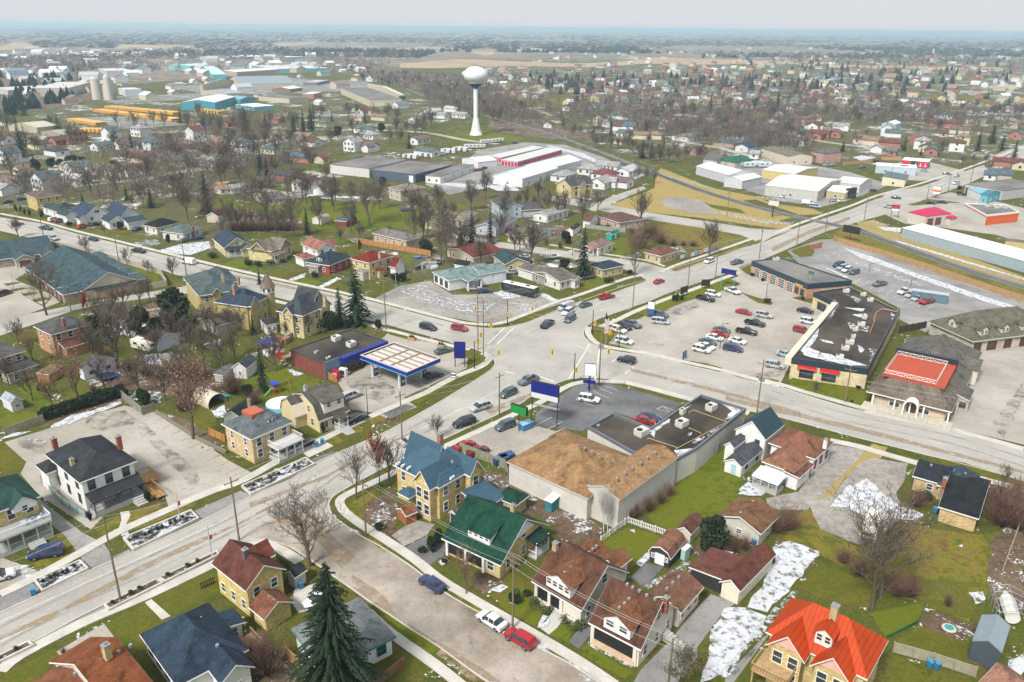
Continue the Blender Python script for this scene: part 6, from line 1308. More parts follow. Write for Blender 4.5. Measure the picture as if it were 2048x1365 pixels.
s=shed('white shed with black roof at the wooden fence','Y3',(1375,400),(1420,415),(1480,375),2.4,'shed','shed',roof='gable',ax='x',rise=1.,wc=WHITE,rc=(.03,.03,.03),ov=.2)
s=shed('turquoise garden shed with white doors behind the pink-roofed cottage','Y4',(65,435),(100,450),(163,425),2.2,'shed','garden_shed',roof='gable',ax='x',rise=.8,wc=(.02,.36,.26),wm='board',rc=(.03,.22,.17),ov=.15);s.door('R',.5,1.4,1.8,WHITE,name='double_door')
s=hs('grey-roofed house with red door and car among the evergreens','Y3',(630,370),(790,400),(960,320),3.3,roof='gable',ax='x',rise=1.7,wc=(.42,.44,.48),rc=(.2,.2,.21))
s=hs('grey-blue two-storey house with teal door near the white warehouse','Y3',(740,170),(830,230),(960,190),5.,zs=(1.2,3.4),roof='gable',ax='y',rise=2.2,wc=(.45,.52,.58),rc=(.12,.12,.125));s.block(s.W*.6,.5,s.W*2.,s.L*.8,3.4,roof='gable',ax='x',rise=1.8,wc=(.5,.52,.54),rc=(.13,.12,.12))
s=hs('white mobile home with grey roof among bare trees','Y3',(1145,255),(1210,295),(1390,240),3.2,wn=(1,4),roof='gable',ax='x',rise=1.,wc=(.72,.72,.72),rc=(.42,.4,.38))
s=hs('brown-roofed bungalow with blue garage on the small side road','Y3',(910,430),(1060,475),(1215,410),3.,roof='hip',rise=1.7,wc=(.52,.5,.42),rc=(.2,.16,.13));s.block(s.W-1,0,s.W+3.5,s.L*.6,2.7,roof='flat',rise=0,wc=(.6,.6,.56),rm='metalp',rc=(.05,.14,.2),ov=.2)
s=hs('large yellow two-storey house with tan roof, half hidden by bare trees','Y3',(245,270),(350,310),(470,270),5.6,zs=(1.2,3.6),roof='hip',rise=1.8,wc=(.56,.47,.26),rc=(.25,.21,.17))
s=hs('tan house with beige roof and white garage right of the large yellow one','Y3',(460,290),(520,330),(640,270),3.4,roof='hip',rise=1.6,wc=(.55,.5,.4),rc=(.33,.28,.23))
b=Bld('house','tall yellow brick gothic house with dark gabled roof and arched windows','house','Y3',(1325,25),(1400,60),(1590,30),5.6)
b.block(roof='gable',ax='x',rise=3.,wc=(.56,.47,.25),wm='brick',rc=(.1,.095,.105));b.wins('R',2,(1.2,4.2),1.2,1.7,col=(.2,.08,.06));b.wins('L',1,(1.2,4.2),1.2,1.7);b.block(b.W*.3,-1.2,b.W*.62,b.L*.5,5.6,roof='gable',ax='y',rise=2.6,wc=(.56,.47,.25),wm='brick',rc=(.1,.095,.105))
s=hs('yellow brick cottage with brown-red hip roof beside the row of small signs','Y4',(345,595),(500,625),(645,580),3.1,wn=(2,2),roof='hip',rise=1.8,wc=(.54,.44,.22),wm='brick',rc=(.22,.1,.075));s.porch(s.W-.5,.6,s.W+1.9,s.L*.7,2.5,side='l',np=3)
s=shed('small red barn-style shed in the green park yard','Y2',(1130,320),(1200,340),(1290,300),2.6,'shed','shed',roof='gable',ax='y',rise=1.3,wc=(.22,.05,.04),wm='board',rc=(.14,.14,.15),ov=.2)
s=shed('pale arched storage shed on the bright green lawn','Y2',(950,305),(990,325),(1066,295),2.2,'shed','shed',roof='gambrel',ax='x',rise=.8,wc=(.7,.68,.62),rc=(.55,.45,.36),ov=.1)
s=shed('cream shed with maroon metal roof left of the thicket','Y2',(82,280),(150,300),(245,262),2.8,'shed','shed',roof='gable',ax='x',rise=1.6,wc=(.55,.5,.42),rc=(.16,.03,.05),ov=.25)
s=hs('white house cluster with dark red roofs and attached garage','Y7',(785,745),(870,770),(1000,735),4.6,zs=(1.2,3.2),roof='gable',ax='x',rise=1.9,wc=(.74,.73,.72),rc=(.19,.06,.05));s.pblock((950,800),(1010,820),(1120,785),3.,roof='gable',ax='x',rise=1.7,wc=(.74,.73,.72),rc=(.19,.06,.05))
s=hs('beige two-storey house with tan roof behind bare trees near the industrial hall','Y2',(1550,60),(1640,90),(1850,60),5.2,zs=(1.2,3.4),roof='hip',rise=1.8,wc=(.5,.44,.33),rc=(.3,.26,.22))
s=hs('pale bungalow with orange-tan roof beside the tall dark spruce','Y2',(75,40),(160,75),(240,50),3.,roof='hip',rise=1.6,wc=(.7,.68,.62),rc=(.42,.24,.13));s.block(s.W*.7,-1,s.W*2.6,s.L*.7,2.8,roof='gable',ax='x',rise=1.,wc=(.72,.7,.7),rc=(.42,.4,.4))
s=hs('grey-roofed house with dusky shingles behind the spruces on the park lawn','Y2',(440,115),(540,160),(660,120),3.1,roof='gable',ax='x',rise=1.6,wc=(.6,.56,.52),rc=(.19,.17,.18))
# VEHICLES
def wheel(root,x,y,r,sx):
 t=MB().bar((0,-.11,0),(0,.11,0),r,n=14).build('wheel',M['rub'],root);t.location=(x,y,r)
 MB().bar((0,-.12,0),(0,.12,0),r*.62,n=10).build('rim',M['rim'],t)
def loft(root,st,name='body',glassrows=(),col=(.5,.5,.5)):
 """st: (x, half width at belt, z bottom, z belt, half width of roof, z roof, glass?)"""
 body=MB();gl=MB()
 for i in range(len(st)-1):
  a,b=st[i],st[i+1]
  def ring(s):return [(s[0],.88*s[1],s[2]),(s[0],s[1],s[2]+.22),(s[0],s[1],(s[2]+s[3])/2+.1),(s[0],s[1]*.95,s[3]),(s[0],s[4],s[5]),(s[0],s[4]*.5,s[5]+.03*(s[5]>s[3]+.1)),]
  A,B=ring(a),ring(b)
  for k in range(5):
   g=b[6] and k==3
   top=(k==4 and b[6]==2) or (k==3 and b[6]==2)
   m=gl if (g or top) else body
   m.poly([A[k],A[k+1],B[k+1],B[k]]);m.poly([(p[0],-p[1],p[2]) for p in (B[k],B[k+1],A[k+1],A[k])])
  m=gl if b[6]==2 else body;m.poly([A[5],(A[5][0],-A[5][1],A[5][2]),(B[5][0],-B[5][1],B[5][2]),B[5]]);body.poly([A[0],B[0],(B[0][0],-B[0][1],B[0][2]),(A[0][0],-A[0][1],A[0][2])])
  for end,RG in ((i==0,A),(i==len(st)-2,B)):
   if end:body.poly(RG+[(p[0],-p[1],p[2]) for p in RG[::-1]])
 body.build(name,M['car'],root,col);gl.build('window_glass',M['glass'],root)
def lamps(root,L2,w,zf,zr):
 for s in (-1,1):
  MB().box(L2-.1,s*w*.72-.17,zf-.08,L2+.02,s*w*.72+.17,zf+.08).build('headlight',M['lamp_w'],root)
  MB().box(-L2-.02,s*w*.8-.12,zr-.12,-L2+.08,s*w*.8+.12,zr+.12).build('taillight',M['lamp_r'],root)
 MB().box(L2-.05,-.45,.42,L2+.03,.45,.6).build('grille',M['black'],root)
 MB().box(.62,w-.04,.92,.82,w+.16,1.06).box(.62,-w-.16,.92,.82,-w+.04,1.06).build('wing_mirrors',M['black'],root)
def car_proto(kind):
 o=empty(kind,(0,0,0));w=.9
 if kind=='sedan':st=[(-2.3,.78,.42,.8,.72,.84,0),(-2.2,.88,.25,.98,.8,1.,0),(-1.65,.9,.2,1.,.78,1.03,0),(-1.,.9,.2,.98,.62,1.4,2),(-.95,.9,.2,.97,.63,1.43,0),(-.1,.9,.2,.95,.64,1.46,1),(.0,.9,.2,.95,.64,1.46,0),(.45,.9,.2,.93,.62,1.42,1),(1.15,.9,.2,.92,.8,.95,2),(2.,.86,.22,.82,.74,.84,0),(2.3,.72,.35,.66,.6,.68,0)];L2,zf,zr=2.26,.62,.82
 elif kind=='suv':st=[(-2.3,.82,.4,.95,.76,1.,0),(-2.22,.9,.3,1.08,.72,1.3,0),(-2.,.92,.28,1.08,.68,1.66,1),(-1.3,.92,.28,1.06,.68,1.72,1),(-1.2,.92,.28,1.06,.68,1.72,0),(-.2,.92,.28,1.04,.68,1.73,1),(-.1,.92,.28,1.04,.68,1.73,0),(.5,.92,.28,1.02,.66,1.66,1),(1.2,.92,.28,1.,.84,1.06,2),(2.1,.88,.3,.92,.78,.96,0),(2.35,.78,.4,.76,.66,.78,0)];L2,zf,zr=2.3,.78,.98
 elif kind=='minivan':st=[(-2.5,.86,.4,.95,.8,1.1,0),(-2.42,.95,.28,1.05,.8,1.55,0),(-2.25,.97,.25,1.05,.78,1.7,1),(-1.2,.97,.25,1.04,.78,1.76,1),(-1.1,.97,.25,1.04,.78,1.76,0),(.0,.97,.25,1.02,.78,1.75,1),(.1,.97,.25,1.02,.78,1.75,0),(.8,.97,.25,1.,.72,1.62,1),(1.7,.95,.25,.98,.84,1.04,2),(2.35,.86,.3,.84,.74,.86,0),(2.5,.74,.4,.68,.62,.7,0)];L2,zf,zr=2.44,.72,1.1;w=.95
 elif kind=='van':st=[(-2.8,.95,.4,1.2,.88,2.1,0),(-1.,.98,.35,1.2,.86,2.2,0),(-.9,.98,.35,1.2,.86,2.2,0),(.9,.98,.35,1.2,.86,2.15,0),(1.,.98,.35,1.15,.84,2.1,0),(1.6,.97,.35,1.12,.78,1.8,1),(2.1,.95,.35,1.1,.85,1.2,2),(2.75,.86,.4,.9,.76,.95,0)];L2,zf,zr=2.7,.75,1.1;w=.97
 else:
  st=[(-.75,.92,.38,1.1,.8,1.12,0),(-.7,.95,.38,1.12,.72,1.78,0),(-.3,.95,.38,1.12,.7,1.82,1),(-.2,.95,.38,1.12,.7,1.82,0),(.55,.95,.38,1.1,.7,1.76,1),(1.3,.95,.38,1.1,.86,1.16,2),(2.5,.93,.38,1.04,.84,1.08,0),(2.75,.86,.45,.9,.74,.92,0)];L2,zf,zr=2.7,.85,.95;w=.95
  bd=MB().box(-2.8,-.95,.5,-.75,-.83,1.12).box(-2.8,.83,.5,-.75,.95,1.12).box(-2.85,-.95,.5,-2.75,.95,1.1);bd.build('bed',M['car'],o);MB().box(-2.75,-.83,.5,-.75,.83,.66).build('bed_liner',M['black'],o)
  L2=2.72
 loft(o,st)
 for x in (-1.42 if kind !='pickup' else-1.75,1.42 if kind not in ('van','pickup') else 1.75):
  for y in (-w+.08,w-.08):wheel(o,x,y,.34 if kind in ('sedan','minivan') else .4,1)
 lamps(o,L2 if kind !='pickup' else 2.72,w,zf,zr);register(o);return o
PROTO={};USED=set()
def put(kind,x,y,ang,col,label,cat,group,sc_=1.,parts=('body','bed')):
 if kind not in PROTO:PROTO[kind]=car_proto(kind)
 o=dup(PROTO[kind],(x,y,.06),ang,{p:col for p in parts},sc_);tag(o,label,cat,group);return o
CC={'w':((.72,.73,.74),'white'),'s':((.42,.44,.46),'silver'),'g':((.13,.15,.17),'grey'),'k':((.012,.014,.018),'black'),'b':((.02,.035,.12),'dark blue'),'t':((.06,.1,.12),'slate blue'),
      'r':((.36,.006,.012),'red'),'m':((.16,.01,.02),'maroon'),'c':((.3,.42,.5),'pale blue')}
KN={'s':('sedan','car'),'u':('suv','suv'),'p':('pickup','pickup truck'),'m':('minivan','minivan'),'v':('van','van')}
def cars(fr,where,group,items):
 """items: kind+colour, tail x, tail y, nose x, nose y"""
 for k,a,b_,c,d in items:
  p,q=G((a,b_),0,fr),G((c,d),0,fr);m=(p+q)/2;e=q-p;kn,ct=KN[k[0]]
  put(kn,m.x,m.y,math.atan2(e.y,e.x),CC[k[1]][0],'%s %s %s'%(CC[k[1]][1],{'u':'suv','p':'pickup truck','s':'sedan','m':'minivan','v':'van'}[k[0]],where),ct,group)
cars('Z2','parked at the kerb of the side street','cars parked on the side street',[('sw',1690,1010,1570,935),('ur',1890,1140,1750,1055),('sb',1280,755,1175,690)])
cars('Z2','in the driveway behind the spruce','cars in driveways',[('uw',530,790,400,870)])
cars('Z1','on the lawn of the green-roofed house','cars in driveways',[('mb',400,500,225,530)]);cars('Z1','half out of frame at the left edge','cars in driveways',[('uw',-80,700,50,660)])
cars('Z6','driving away from the intersection','cars on the main road',[('us',1610,670,1530,695),('mk',1510,775,1410,805),('ut',1790,575,1730,600),('pg',1935,485,1860,515)])
cars('Z6','behind the blue-roofed house','cars on the main road',[('ss',1070,925,1130,905)])
cars('Z6','beside the blue waste bins','cars in the small lot',[('ut',1780,795,1700,825)]);cars('Z6','parked by the fence of the blue-roofed house','cars in the small lot',[('sr',1430,960,1505,930),('sm',1520,995,1595,970)])
cars('Z7','alone on the dark parking lot','cars on the dark lot',[('uw',560,620,655,635)]);cars('Z7','against the tar-roofed building','cars on the dark lot',[('sr',955,770,1020,780),('sb',985,745,1055,760)])
cars('Z7','waiting on the right-hand road at the lights','cars on the right road',[('uk',910,370,815,350)])
cars('Z6','on the left arm of the junction','cars on the left road',[('mk',1175,125,1260,145),('ur',1395,135,1465,148)])
cars('Z7','coming into the intersection','cars on the far road',[('pk',350,95,290,135),('mt',500,60,450,95)]);cars('Y3','queueing beyond the junction','cars on the far road',[('uw',1400,1085,1345,1115),('vs',1400,1050,1320,1075),('st',1490,1050,1550,1030),('pr',1640,985,1740,965)])
cars('Y4','on the road towards the railway','cars on the far road',[('sr',450,860,515,835),('uw',920,670,865,690),('pg',1080,700,1160,680)])
cars('Z6','at the fuel pumps','cars at the gas station',[('sk',1215,470,1300,450)]);cars('Z6','behind the gas station canopy','cars at the gas station',[('st',1280,305,1355,285)]);cars('Z6','beside the gambrel-roofed house','cars at the gas station',[('us',660,615,725,590),('uk',700,775,775,750),('sk',335,945,400,920)])
LOT='cars on the plaza parking lot'
cars('Z7','at the road end of the plaza lot',LOT,[('ms',1050,90,1140,100),('pg',860,100,945,130),('uk',820,115,880,145),('uw',765,140,850,165),('uw',800,220,895,240),('ut',1055,40,1130,55)])
cars('Z7','in the middle rows of the plaza lot',LOT,[('pk',1680,95,1800,120),('pk',1625,155,1740,175),('sr',1620,20,1705,38),('us',1760,45,1845,60),('st',1475,145,1550,162),('sr',1455,165,1550,190),('sw',1410,190,1520,218),('sw',1570,215,1670,240),
                              ('mb',1530,270,1650,292),('st',1365,220,1470,250),('sw',1355,250,1460,280),('uw',1320,275,1430,300)])
cars('Z7','by the strip mall entrance',LOT,[('sc',1905,310,1990,330),('us',1815,385,1935,405)]);cars('Y4','in front of the strip mall',LOT,[('ur',1600,1240,1700,1265),('uw',1655,1170,1760,1190),('sk',1610,1075,1750,1105)])
cars('Y4','beside the grass strip and dark sign boards',LOT,[('pk',800,975,930,1005),('uw',885,945,965,960),('pw',1040,910,1130,945)])
cars('Y5','in the lot behind the auto shop','cars in the rear lot',[('mb',380,700,250,735),('uc',395,730,300,755),('uw',430,745,340,775),('ut',490,765,400,795)])
cars('Y5','parked behind the strip mall','cars in the rear lot',[('pg',710,865,600,890),('pw',920,925,800,960),('us',965,955,865,985),('ss',1020,985,920,1010),('pr',1100,1010,985,1040)])
cars('Y3','in front of the pale teal shop','cars by the pale teal shop',[('sb',640,930,745,920)]);cars('Y3','under the shop entrance roof','cars by the pale teal shop',[('ss',560,905,640,900)]);cars('Y3','beside the yellow cottage','cars by the pale teal shop',[('ss',890,775,960,765),('pw',1205,650,1300,640),('ss',1000,645,1055,640),('sr',862,425,910,415)])
cars('Y1','driving on the left road','cars on the left road',[('pb',335,405,425,415),('ps',405,480,475,505),('sk',730,490,805,508),('pk',1090,590,1190,605),('vw',1600,700,1495,680)])
cars('Y1','in a driveway north of the left road','cars in driveways',[('sr',110,380,180,370),('uk',640,410,560,425)][:1]+[('ur',640,405,720,385),('sk',745,385,810,370),('uw',410,345,480,330),('um',460,355,530,340),('sb',1100,425,1150,405),('sb',1570,500,1680,480),('sg',1480,515,1560,495),('sb',40,195,95,185),('sb',160,170,210,165)])
cars('Y1','in the row house court','cars in driveways',[('mm',-10,960,80,930)])
cars('Y5','near the pink-roofed shop','cars by the far shops',[('sk',770,155,820,160),('us',765,240,705,230),('sk',1110,205,1045,195),('sb',1205,200,1140,190),('sk',1560,350,1640,355),('sk',575,100,640,95),('uw',1310,35,1270,40)])
cars('W2','on the road beyond the pink-roofed shop','cars on the far road',[('st',1310,775,1375,780),('us',1400,805,1460,790),('us',1410,870,1450,850),('sc',1100,745,1175,755),('ss',1760,640,1800,625)])
cars('W2','in the lot below the pink brick building','cars by the far shops',[('sc',215,700,270,695),('ss',275,695,330,690),('sr',370,690,420,680),('sw',430,685,490,675),('sb',495,680,545,668),('ug',540,720,600,710),('sk',660,665,730,655)])
cars('Y8','in the storage yard','cars by the storage units',[('sr',610,670,650,665),('sm',640,668,675,660),('sk',670,655,710,645),('sw',700,635,740,628),('sw',745,630,780,622),('sk',560,675,610,665),('sk',920,445,970,440),('sk',1580,690,1630,680)])
cars('Y4','in the yard of the cream warehouse','cars by the far shops',[('sw',1480,150,1530,140),('sc',1550,150,1590,140),('ss',1560,135,1610,128),('vw',1660,200,1740,205),('uc',1730,225,1800,235),('ss',1890,180,1940,175),('sw',1950,185,2010,180),('sk',1470,125,1550,115)])
cars('Y6','on the streets of the left neighbourhood','cars in the far neighbourhood',[('sr',1075,640,1150,632),('sk',340,255,380,250),('sc',1090,280,1130,278),('sk',1200,45,1230,42)])
# bus, campers, buses, trailers
def boxv(name,parts,kind):
 o=empty(name,(0,0,0))
 for nm,bxs,mt,cl in parts:
  mb=MB()
  for b_ in bxs:mb.box(*b_)
  mb.build(nm,M[mt],o,cl)
 return o
def wh(o,xs,w_,r=.48):
 for x in xs:
  for y in (-w_/2+.15,w_/2-.15):wheel(o,x,y,r,1)
bus=boxv('bus',[('body',[(-6,-1.28,.4,6,1.28,3.)],'car',(.012,.014,.016)),('roof',[(-5.9,-1.15,3.,5.8,1.15,3.18)],'metalp',(.75,.75,.76)),('roof_hatch',[(2.2,-.5,3.18,3.4,.5,3.3),(-3.6,-.5,3.18,-2.6,.5,3.28)],'black',None),
                   ('windscreen',[(5.98,-1.15,1.2,6.04,1.15,2.8)],'glass',None),('side_windows',[(-5.4,-1.31,1.6,5.2,-1.27,2.5),(-5.4,1.27,1.6,5.2,1.31,2.5)],'glass',None),('nose_panel',[(5.99,-1.1,.6,6.05,1.1,1.15)],'paint',(.1,.35,.12)),('headlight',[(6.,-1.15,.75,6.08,-.8,.95),(6.,.8,.75,6.08,1.15,.95)],'lamp_w',None)],'bus');wh(bus,(-3.6,3.6),2.56)
p,q=G((885,915),0,'Y3'),G((1085,960),0,'Y3');bus.location=((p.x+q.x)/2,(p.y+q.y)/2,.04);bus.rotation_euler=(0,0,math.atan2((q-p).y,(q-p).x));tag(bus,'black coach with white roof and green nose beside the pale teal shop','bus')
cmp_=boxv('camper',[('body',[(-3.2,-1.2,.6,3.2,1.2,2.7),(3.2,-1.2,1.4,3.9,1.2,2.7)],'metalp',(.72,.69,.6)),('stripe',[(-3.2,-1.22,1.2,3.2,1.22,1.35)],'metalp',(.35,.28,.2)),('window',[(-2.2,-1.23,1.6,-.8,1.23,2.2),(.8,-1.23,1.6,2.,1.23,2.2),(3.88,-.8,1.8,3.93,.8,2.4)],'glass',None),('roof_vent',[(-1,-.4,2.7,0,.4,2.95),(1.4,-.3,2.7,2,.3,2.85)],'metalp',(.6,.6,.58))],'c');wh(cmp_,(-.6,.3),2.4,.36)
def place(o,fr,a,b_,label,cat,group=None,col=None,z=.04):
 p,q=G(a,0,fr),G(b_,0,fr);o.location=((p.x+q.x)/2,(p.y+q.y)/2,z);o.rotation_euler=(0,0,math.atan2((q-p).y,(q-p).x));return tag(o,label,cat,group)
register(cmp_);c2=dup(cmp_);place(cmp_,'Z5',(930,260),(1040,290),'cream camper trailer parked beside the white block garage','camper');place(c2,'Z4',(1010,290),(950,440),'white motorhome parked on the snowy vacant lot under the bare tree','camper')
C_OFF=('body','stripe')
for i,(x,y,a) in enumerate([(60+34*k,560-5*k+(k%3)*9,40+20*(k%4)) for k in range(15)]+[(690+30*k,440-3*k,30) for k in range(5)]+[(560+32*k,478,20) for k in range(4)]):
 g=G((x,y),0,'Y8');o=dup(cmp_,(g.x,g.y,.03),R(a),{'body':(.68,.69,.7)},(.9,.9,.95));tag(o,'white camper trailer in the trailer yard beyond the flat industrial hall','camper','stored trailers')
for i,(x,y,a) in enumerate([(1040+60*k,625+(k%2)*10,10) for k in range(6)]):
 g=G((x,y),0,'W1');o=dup(cmp_,(g.x,g.y,.03),R(a),{'body':(.62,.68,.72)},1.1);tag(o,'white box trailer behind the cream-roofed warehouse','camper','stored trailers')
sb=boxv('school_bus',[('body',[(-5,-1.2,.5,4.,1.2,2.6),(4.,-1.,.5,5.3,1.,1.5)],'metalp',(.72,.36,.03)),('roof',[(-5,-1.1,2.6,4.,1.1,2.85)],'metalp',(.8,.5,.16)),('window_band',[(-4.7,-1.23,1.6,3.8,1.23,2.2)],'glass',None)],'b');wh(sb,(-3,3.6),2.4);register(sb);first=True
for (x0,y0,x1,y1,n_) in ((815,183,1445,262,44),(905,155,1450,208,34),(610,262,830,295,15),(1640,178,1820,200,8),(700,345,900,352,7)):
 for k in range(n_):
  t=k/(n_-1);g=G((x0+(x1-x0)*t,y0+(y1-y0)*t),0,'Y6');d=G((x1,y1),0,'Y6')-G((x0,y0),0,'Y6')
  o=sb if first else dup(sb);first=False
  o.location=(g.x,g.y,.04);o.rotation_euler=(0,0,math.atan2(d.y,d.x)+math.pi/2);tag(o,'yellow school bus parked side by side in the bus depot rows','school bus','school buses in the depot')
for k in PROTO:
 r0=PROTO[k]
 for ch in KIDS[r0.name]:
  for g in KIDS[ch.name]:bpy.data.objects.remove(g)
  bpy.data.objects.remove(ch)
 bpy.data.objects.remove(r0)
# TREES AND SHRUBS
def bare_proto(name,seed,H_=12.,lv=4,kids=(5,6,6,5),spread=.75,thick=.24,tw=.012,up=.35,col=(.125,.1,.076),leaves=0,leafcol=None,lsz=.2,clear=.24):
 r=random.Random(seed);tr=MB();cr=MB();lf=MB();o=empty(name,(0,0,0))
 def seg(a,b,ra,rb,level):
  (tr if level==0 else cr).bar(a,b,ra,rb,n=7 if level==0 else (4 if level==1 else 3),cap=False)
 def grow(p,d,ln,rad,level):
  n=4 if level==0 else (4 if level==1 else 3 if level==2 else 2);q=p.copy();rr=rad;pts=[(q.copy(),rr)]
  for i in range(n):
   d=(d+Vector((r.uniform(-1,1),r.uniform(-1,1),r.uniform(-.4,1)))*(.09 if level==0 else .22)).normalized()
   d=(d+Vector((0,0,up*.25))).normalized() if level else d
   q2=q+d*(ln/n);r2=max(tw,rad*(1-(i+1)/n*(.55 if level==0 else .8)));seg(q,q2,rr,r2,level);q,rr=q2,r2;pts.append((q.copy(),rr))
  if leaves and level>=lv-1:
   for _ in range(leaves):
    c=p.lerp(q,r.random())+Vector((r.uniform(-1,1),r.uniform(-1,1),r.uniform(-1,1)))*.25;u=Vector((r.uniform(-1,1),r.uniform(-1,1),r.uniform(-1,1))).normalized()*lsz;v=u.cross(Vector((r.uniform(-1,1),r.uniform(-1,1),r.uniform(-1,1)))).normalized()*lsz;lf.poly([c-u,c-v,c+u,c+v])
  if level>=lv:return
  k=kids[level]+r.randint(-1,1)
  for j in range(k):
   t=(clear+(1-clear)*(j+r.random())/k) if level==0 else .2+.8*(j+r.random())/k
   f=t*n;i=min(n-1,int(f));a=pts[i][0].lerp(pts[i+1][0],f-i);ra=pts[i][1]+(pts[i+1][1]-pts[i][1])*(f-i)
   az=r.uniform(0,6.283) if level else j*2.4+r.uniform(-.4,.4);side=Vector((math.cos(az),math.sin(az),0));side=(side-d*side.dot(d)).normalized() if side.cross(d).length>.1 else side
   sp=spread*r.uniform(.7,1.25);nd=(d*(1-sp*.45)+side*sp+Vector((0,0,up))).normalized()
   cl=ln*(r.uniform(.55,.8)*(1.05-.35*t) if level==0 else r.uniform(.45,.7));grow(a,nd,cl,max(tw,ra*r.uniform(.45,.65)),level+1)
 grow(Vector((0,0,-.1)),Vector((0,0,1)),H_*.72,thick,0)
 mz=max(v[2] for v in cr.v);tr.build('trunk',M['bark'],o,col,True);cr.build('crown',M['bark'],o,col)
 if leaves:lf.build('leaves',M['leaf'],o,leafcol)
 register(o);TH[o.name]=mz;return o
TH={}
def spruce_proto(name,seed,wh_=26,nb=9,sub=6,H_=12.,Rr=2.9,col=(.014,.03,.014),droop=.35,p0=.06,sz=1.):
 r=random.Random(seed);o=empty(name,(0,0,0));MB().bar((0,0,-.1),(0,0,H_*.96),.2,.03,n=6).build('trunk',M['bark'],o,(.07,.05,.04));c=MB()
 for i in range(wh_):
  t=p0+(1-p0)*i/(wh_-1);z=H_*t;rad=Rr*(1-t)**.8*r.uniform(.8,1.12)+.15;n=max(4,int(nb*(1-.5*t)))
  for j in range(n):
   az=6.283*(j+r.random()*.8)/n;L_=rad*r.choice((r.uniform(.5,.9),r.uniform(.85,1.2)));d=Vector((math.cos(az),math.sin(az),0));s_=Vector((-d.y,d.x,0));zz=z+r.uniform(-.2,.2)
   for k in range(sub):
    u0=(k+.1)/sub;u1=(k+1.25)/sub;P=lambda u:Vector((0,0,zz))+d*(L_*u)+Vector((0,0,.25*L_*u-droop*L_*u*u*1.6))
    a,b_=P(u0),P(u1);w_=sz*(.42*L_*(1-u0)*.55+.14)*r.uniform(.7,1.2)
    for sg in (-1,1):
     e=a+s_*sg*w_+d*.16*L_/sub*2+Vector((0,0,-.12-.1*r.random()));c.poly([a,e,b_+s_*sg*w_*.5+Vector((0,0,-.05)),b_])
    if k%2:c.poly([a,a+Vector((0,0,-.35))+s_*r.uniform(-.2,.2),b_])
 c.build('crown',M['leaf'],o,col);register(o);TH[o.name]=H_;return o
def blob_proto(name,seed,n=1100,rx=1.,rz=1.,leaf=.09,col=(.025,.04,.018),lumps=7,twigs=0,stem=True):
 """foliage as many small leaf faces gathered in uneven clumps; unit height 2*rz"""
 r=random.Random(seed);o=empty(name,(0,0,0));c=MB();cs=[(Vector((0,0,rz)),.75)]
 for _ in range(lumps):
  v=Vector((r.gauss(0,1),r.gauss(0,1),r.gauss(0,1))).normalized()*r.uniform(.3,.62);cs.append((Vector((v.x*rx,v.y*rx,rz+v.z*rz)),r.uniform(.32,.5)))
 for _ in range(n):
  k,q=cs[r.randrange(len(cs))];v=Vector((r.gauss(0,1),r.gauss(0,1),r.gauss(0,1))).normalized();p=k+Vector((v.x*rx,v.y*rx,v.z*rz))*q*r.uniform(.75,1.08)
  if p.z<.02:continue
  u=Vector((r.uniform(-1,1),r.uniform(-1,1),r.uniform(-1,1))).normalized()*leaf*r.uniform(.6,1.5);w_=u.cross(Vector((r.uniform(-1,1),r.uniform(-1,1),r.uniform(-1,1)))).normalized()*leaf
  c.poly([p-u,p-w_,p+u,p+w_])
 c.build('crown',M['leaf'],o,col)
 if stem:MB().bar((0,0,-.05),(0,0,rz),.09,.05,n=5).build('trunk',M['bark'],o,(.07,.05,.04))
 register(o);TH[o.name]=2*rz;return o
def twig_proto(name,seed,n=260,col=(.17,.1,.075)):
 r=random.Random(seed);o=empty(name,(0,0,0));c=MB()
 for _ in range(n):
  az=r.uniform(0,6.283);t=abs(r.gauss(0,.5));p=Vector((math.cos(az)*.15*t,math.sin(az)*.15*t,0));d=Vector((math.cos(az)*t,math.sin(az)*t,1.)).normalized();L_=r.uniform(.7,1.8)
  for k in range(3):
   q=p+d*L_/3;c.bar(p,q,.012-.003*k,.009-.003*k,n=3,cap=False);e=(d+Vector((r.uniform(-1,1),r.uniform(-1,1),r.uniform(0,.8)))*.7).normalized();c.bar(q,q+e*L_*.3,.007,.004,n=3,cap=False);p=q;d=(d+Vector((r.uniform(-1,1),r.uniform(-1,1),0))*.12).normalized()
 c.build('stems',M['bark'],o,col);register(o);TH[o.name]=1.8;return o
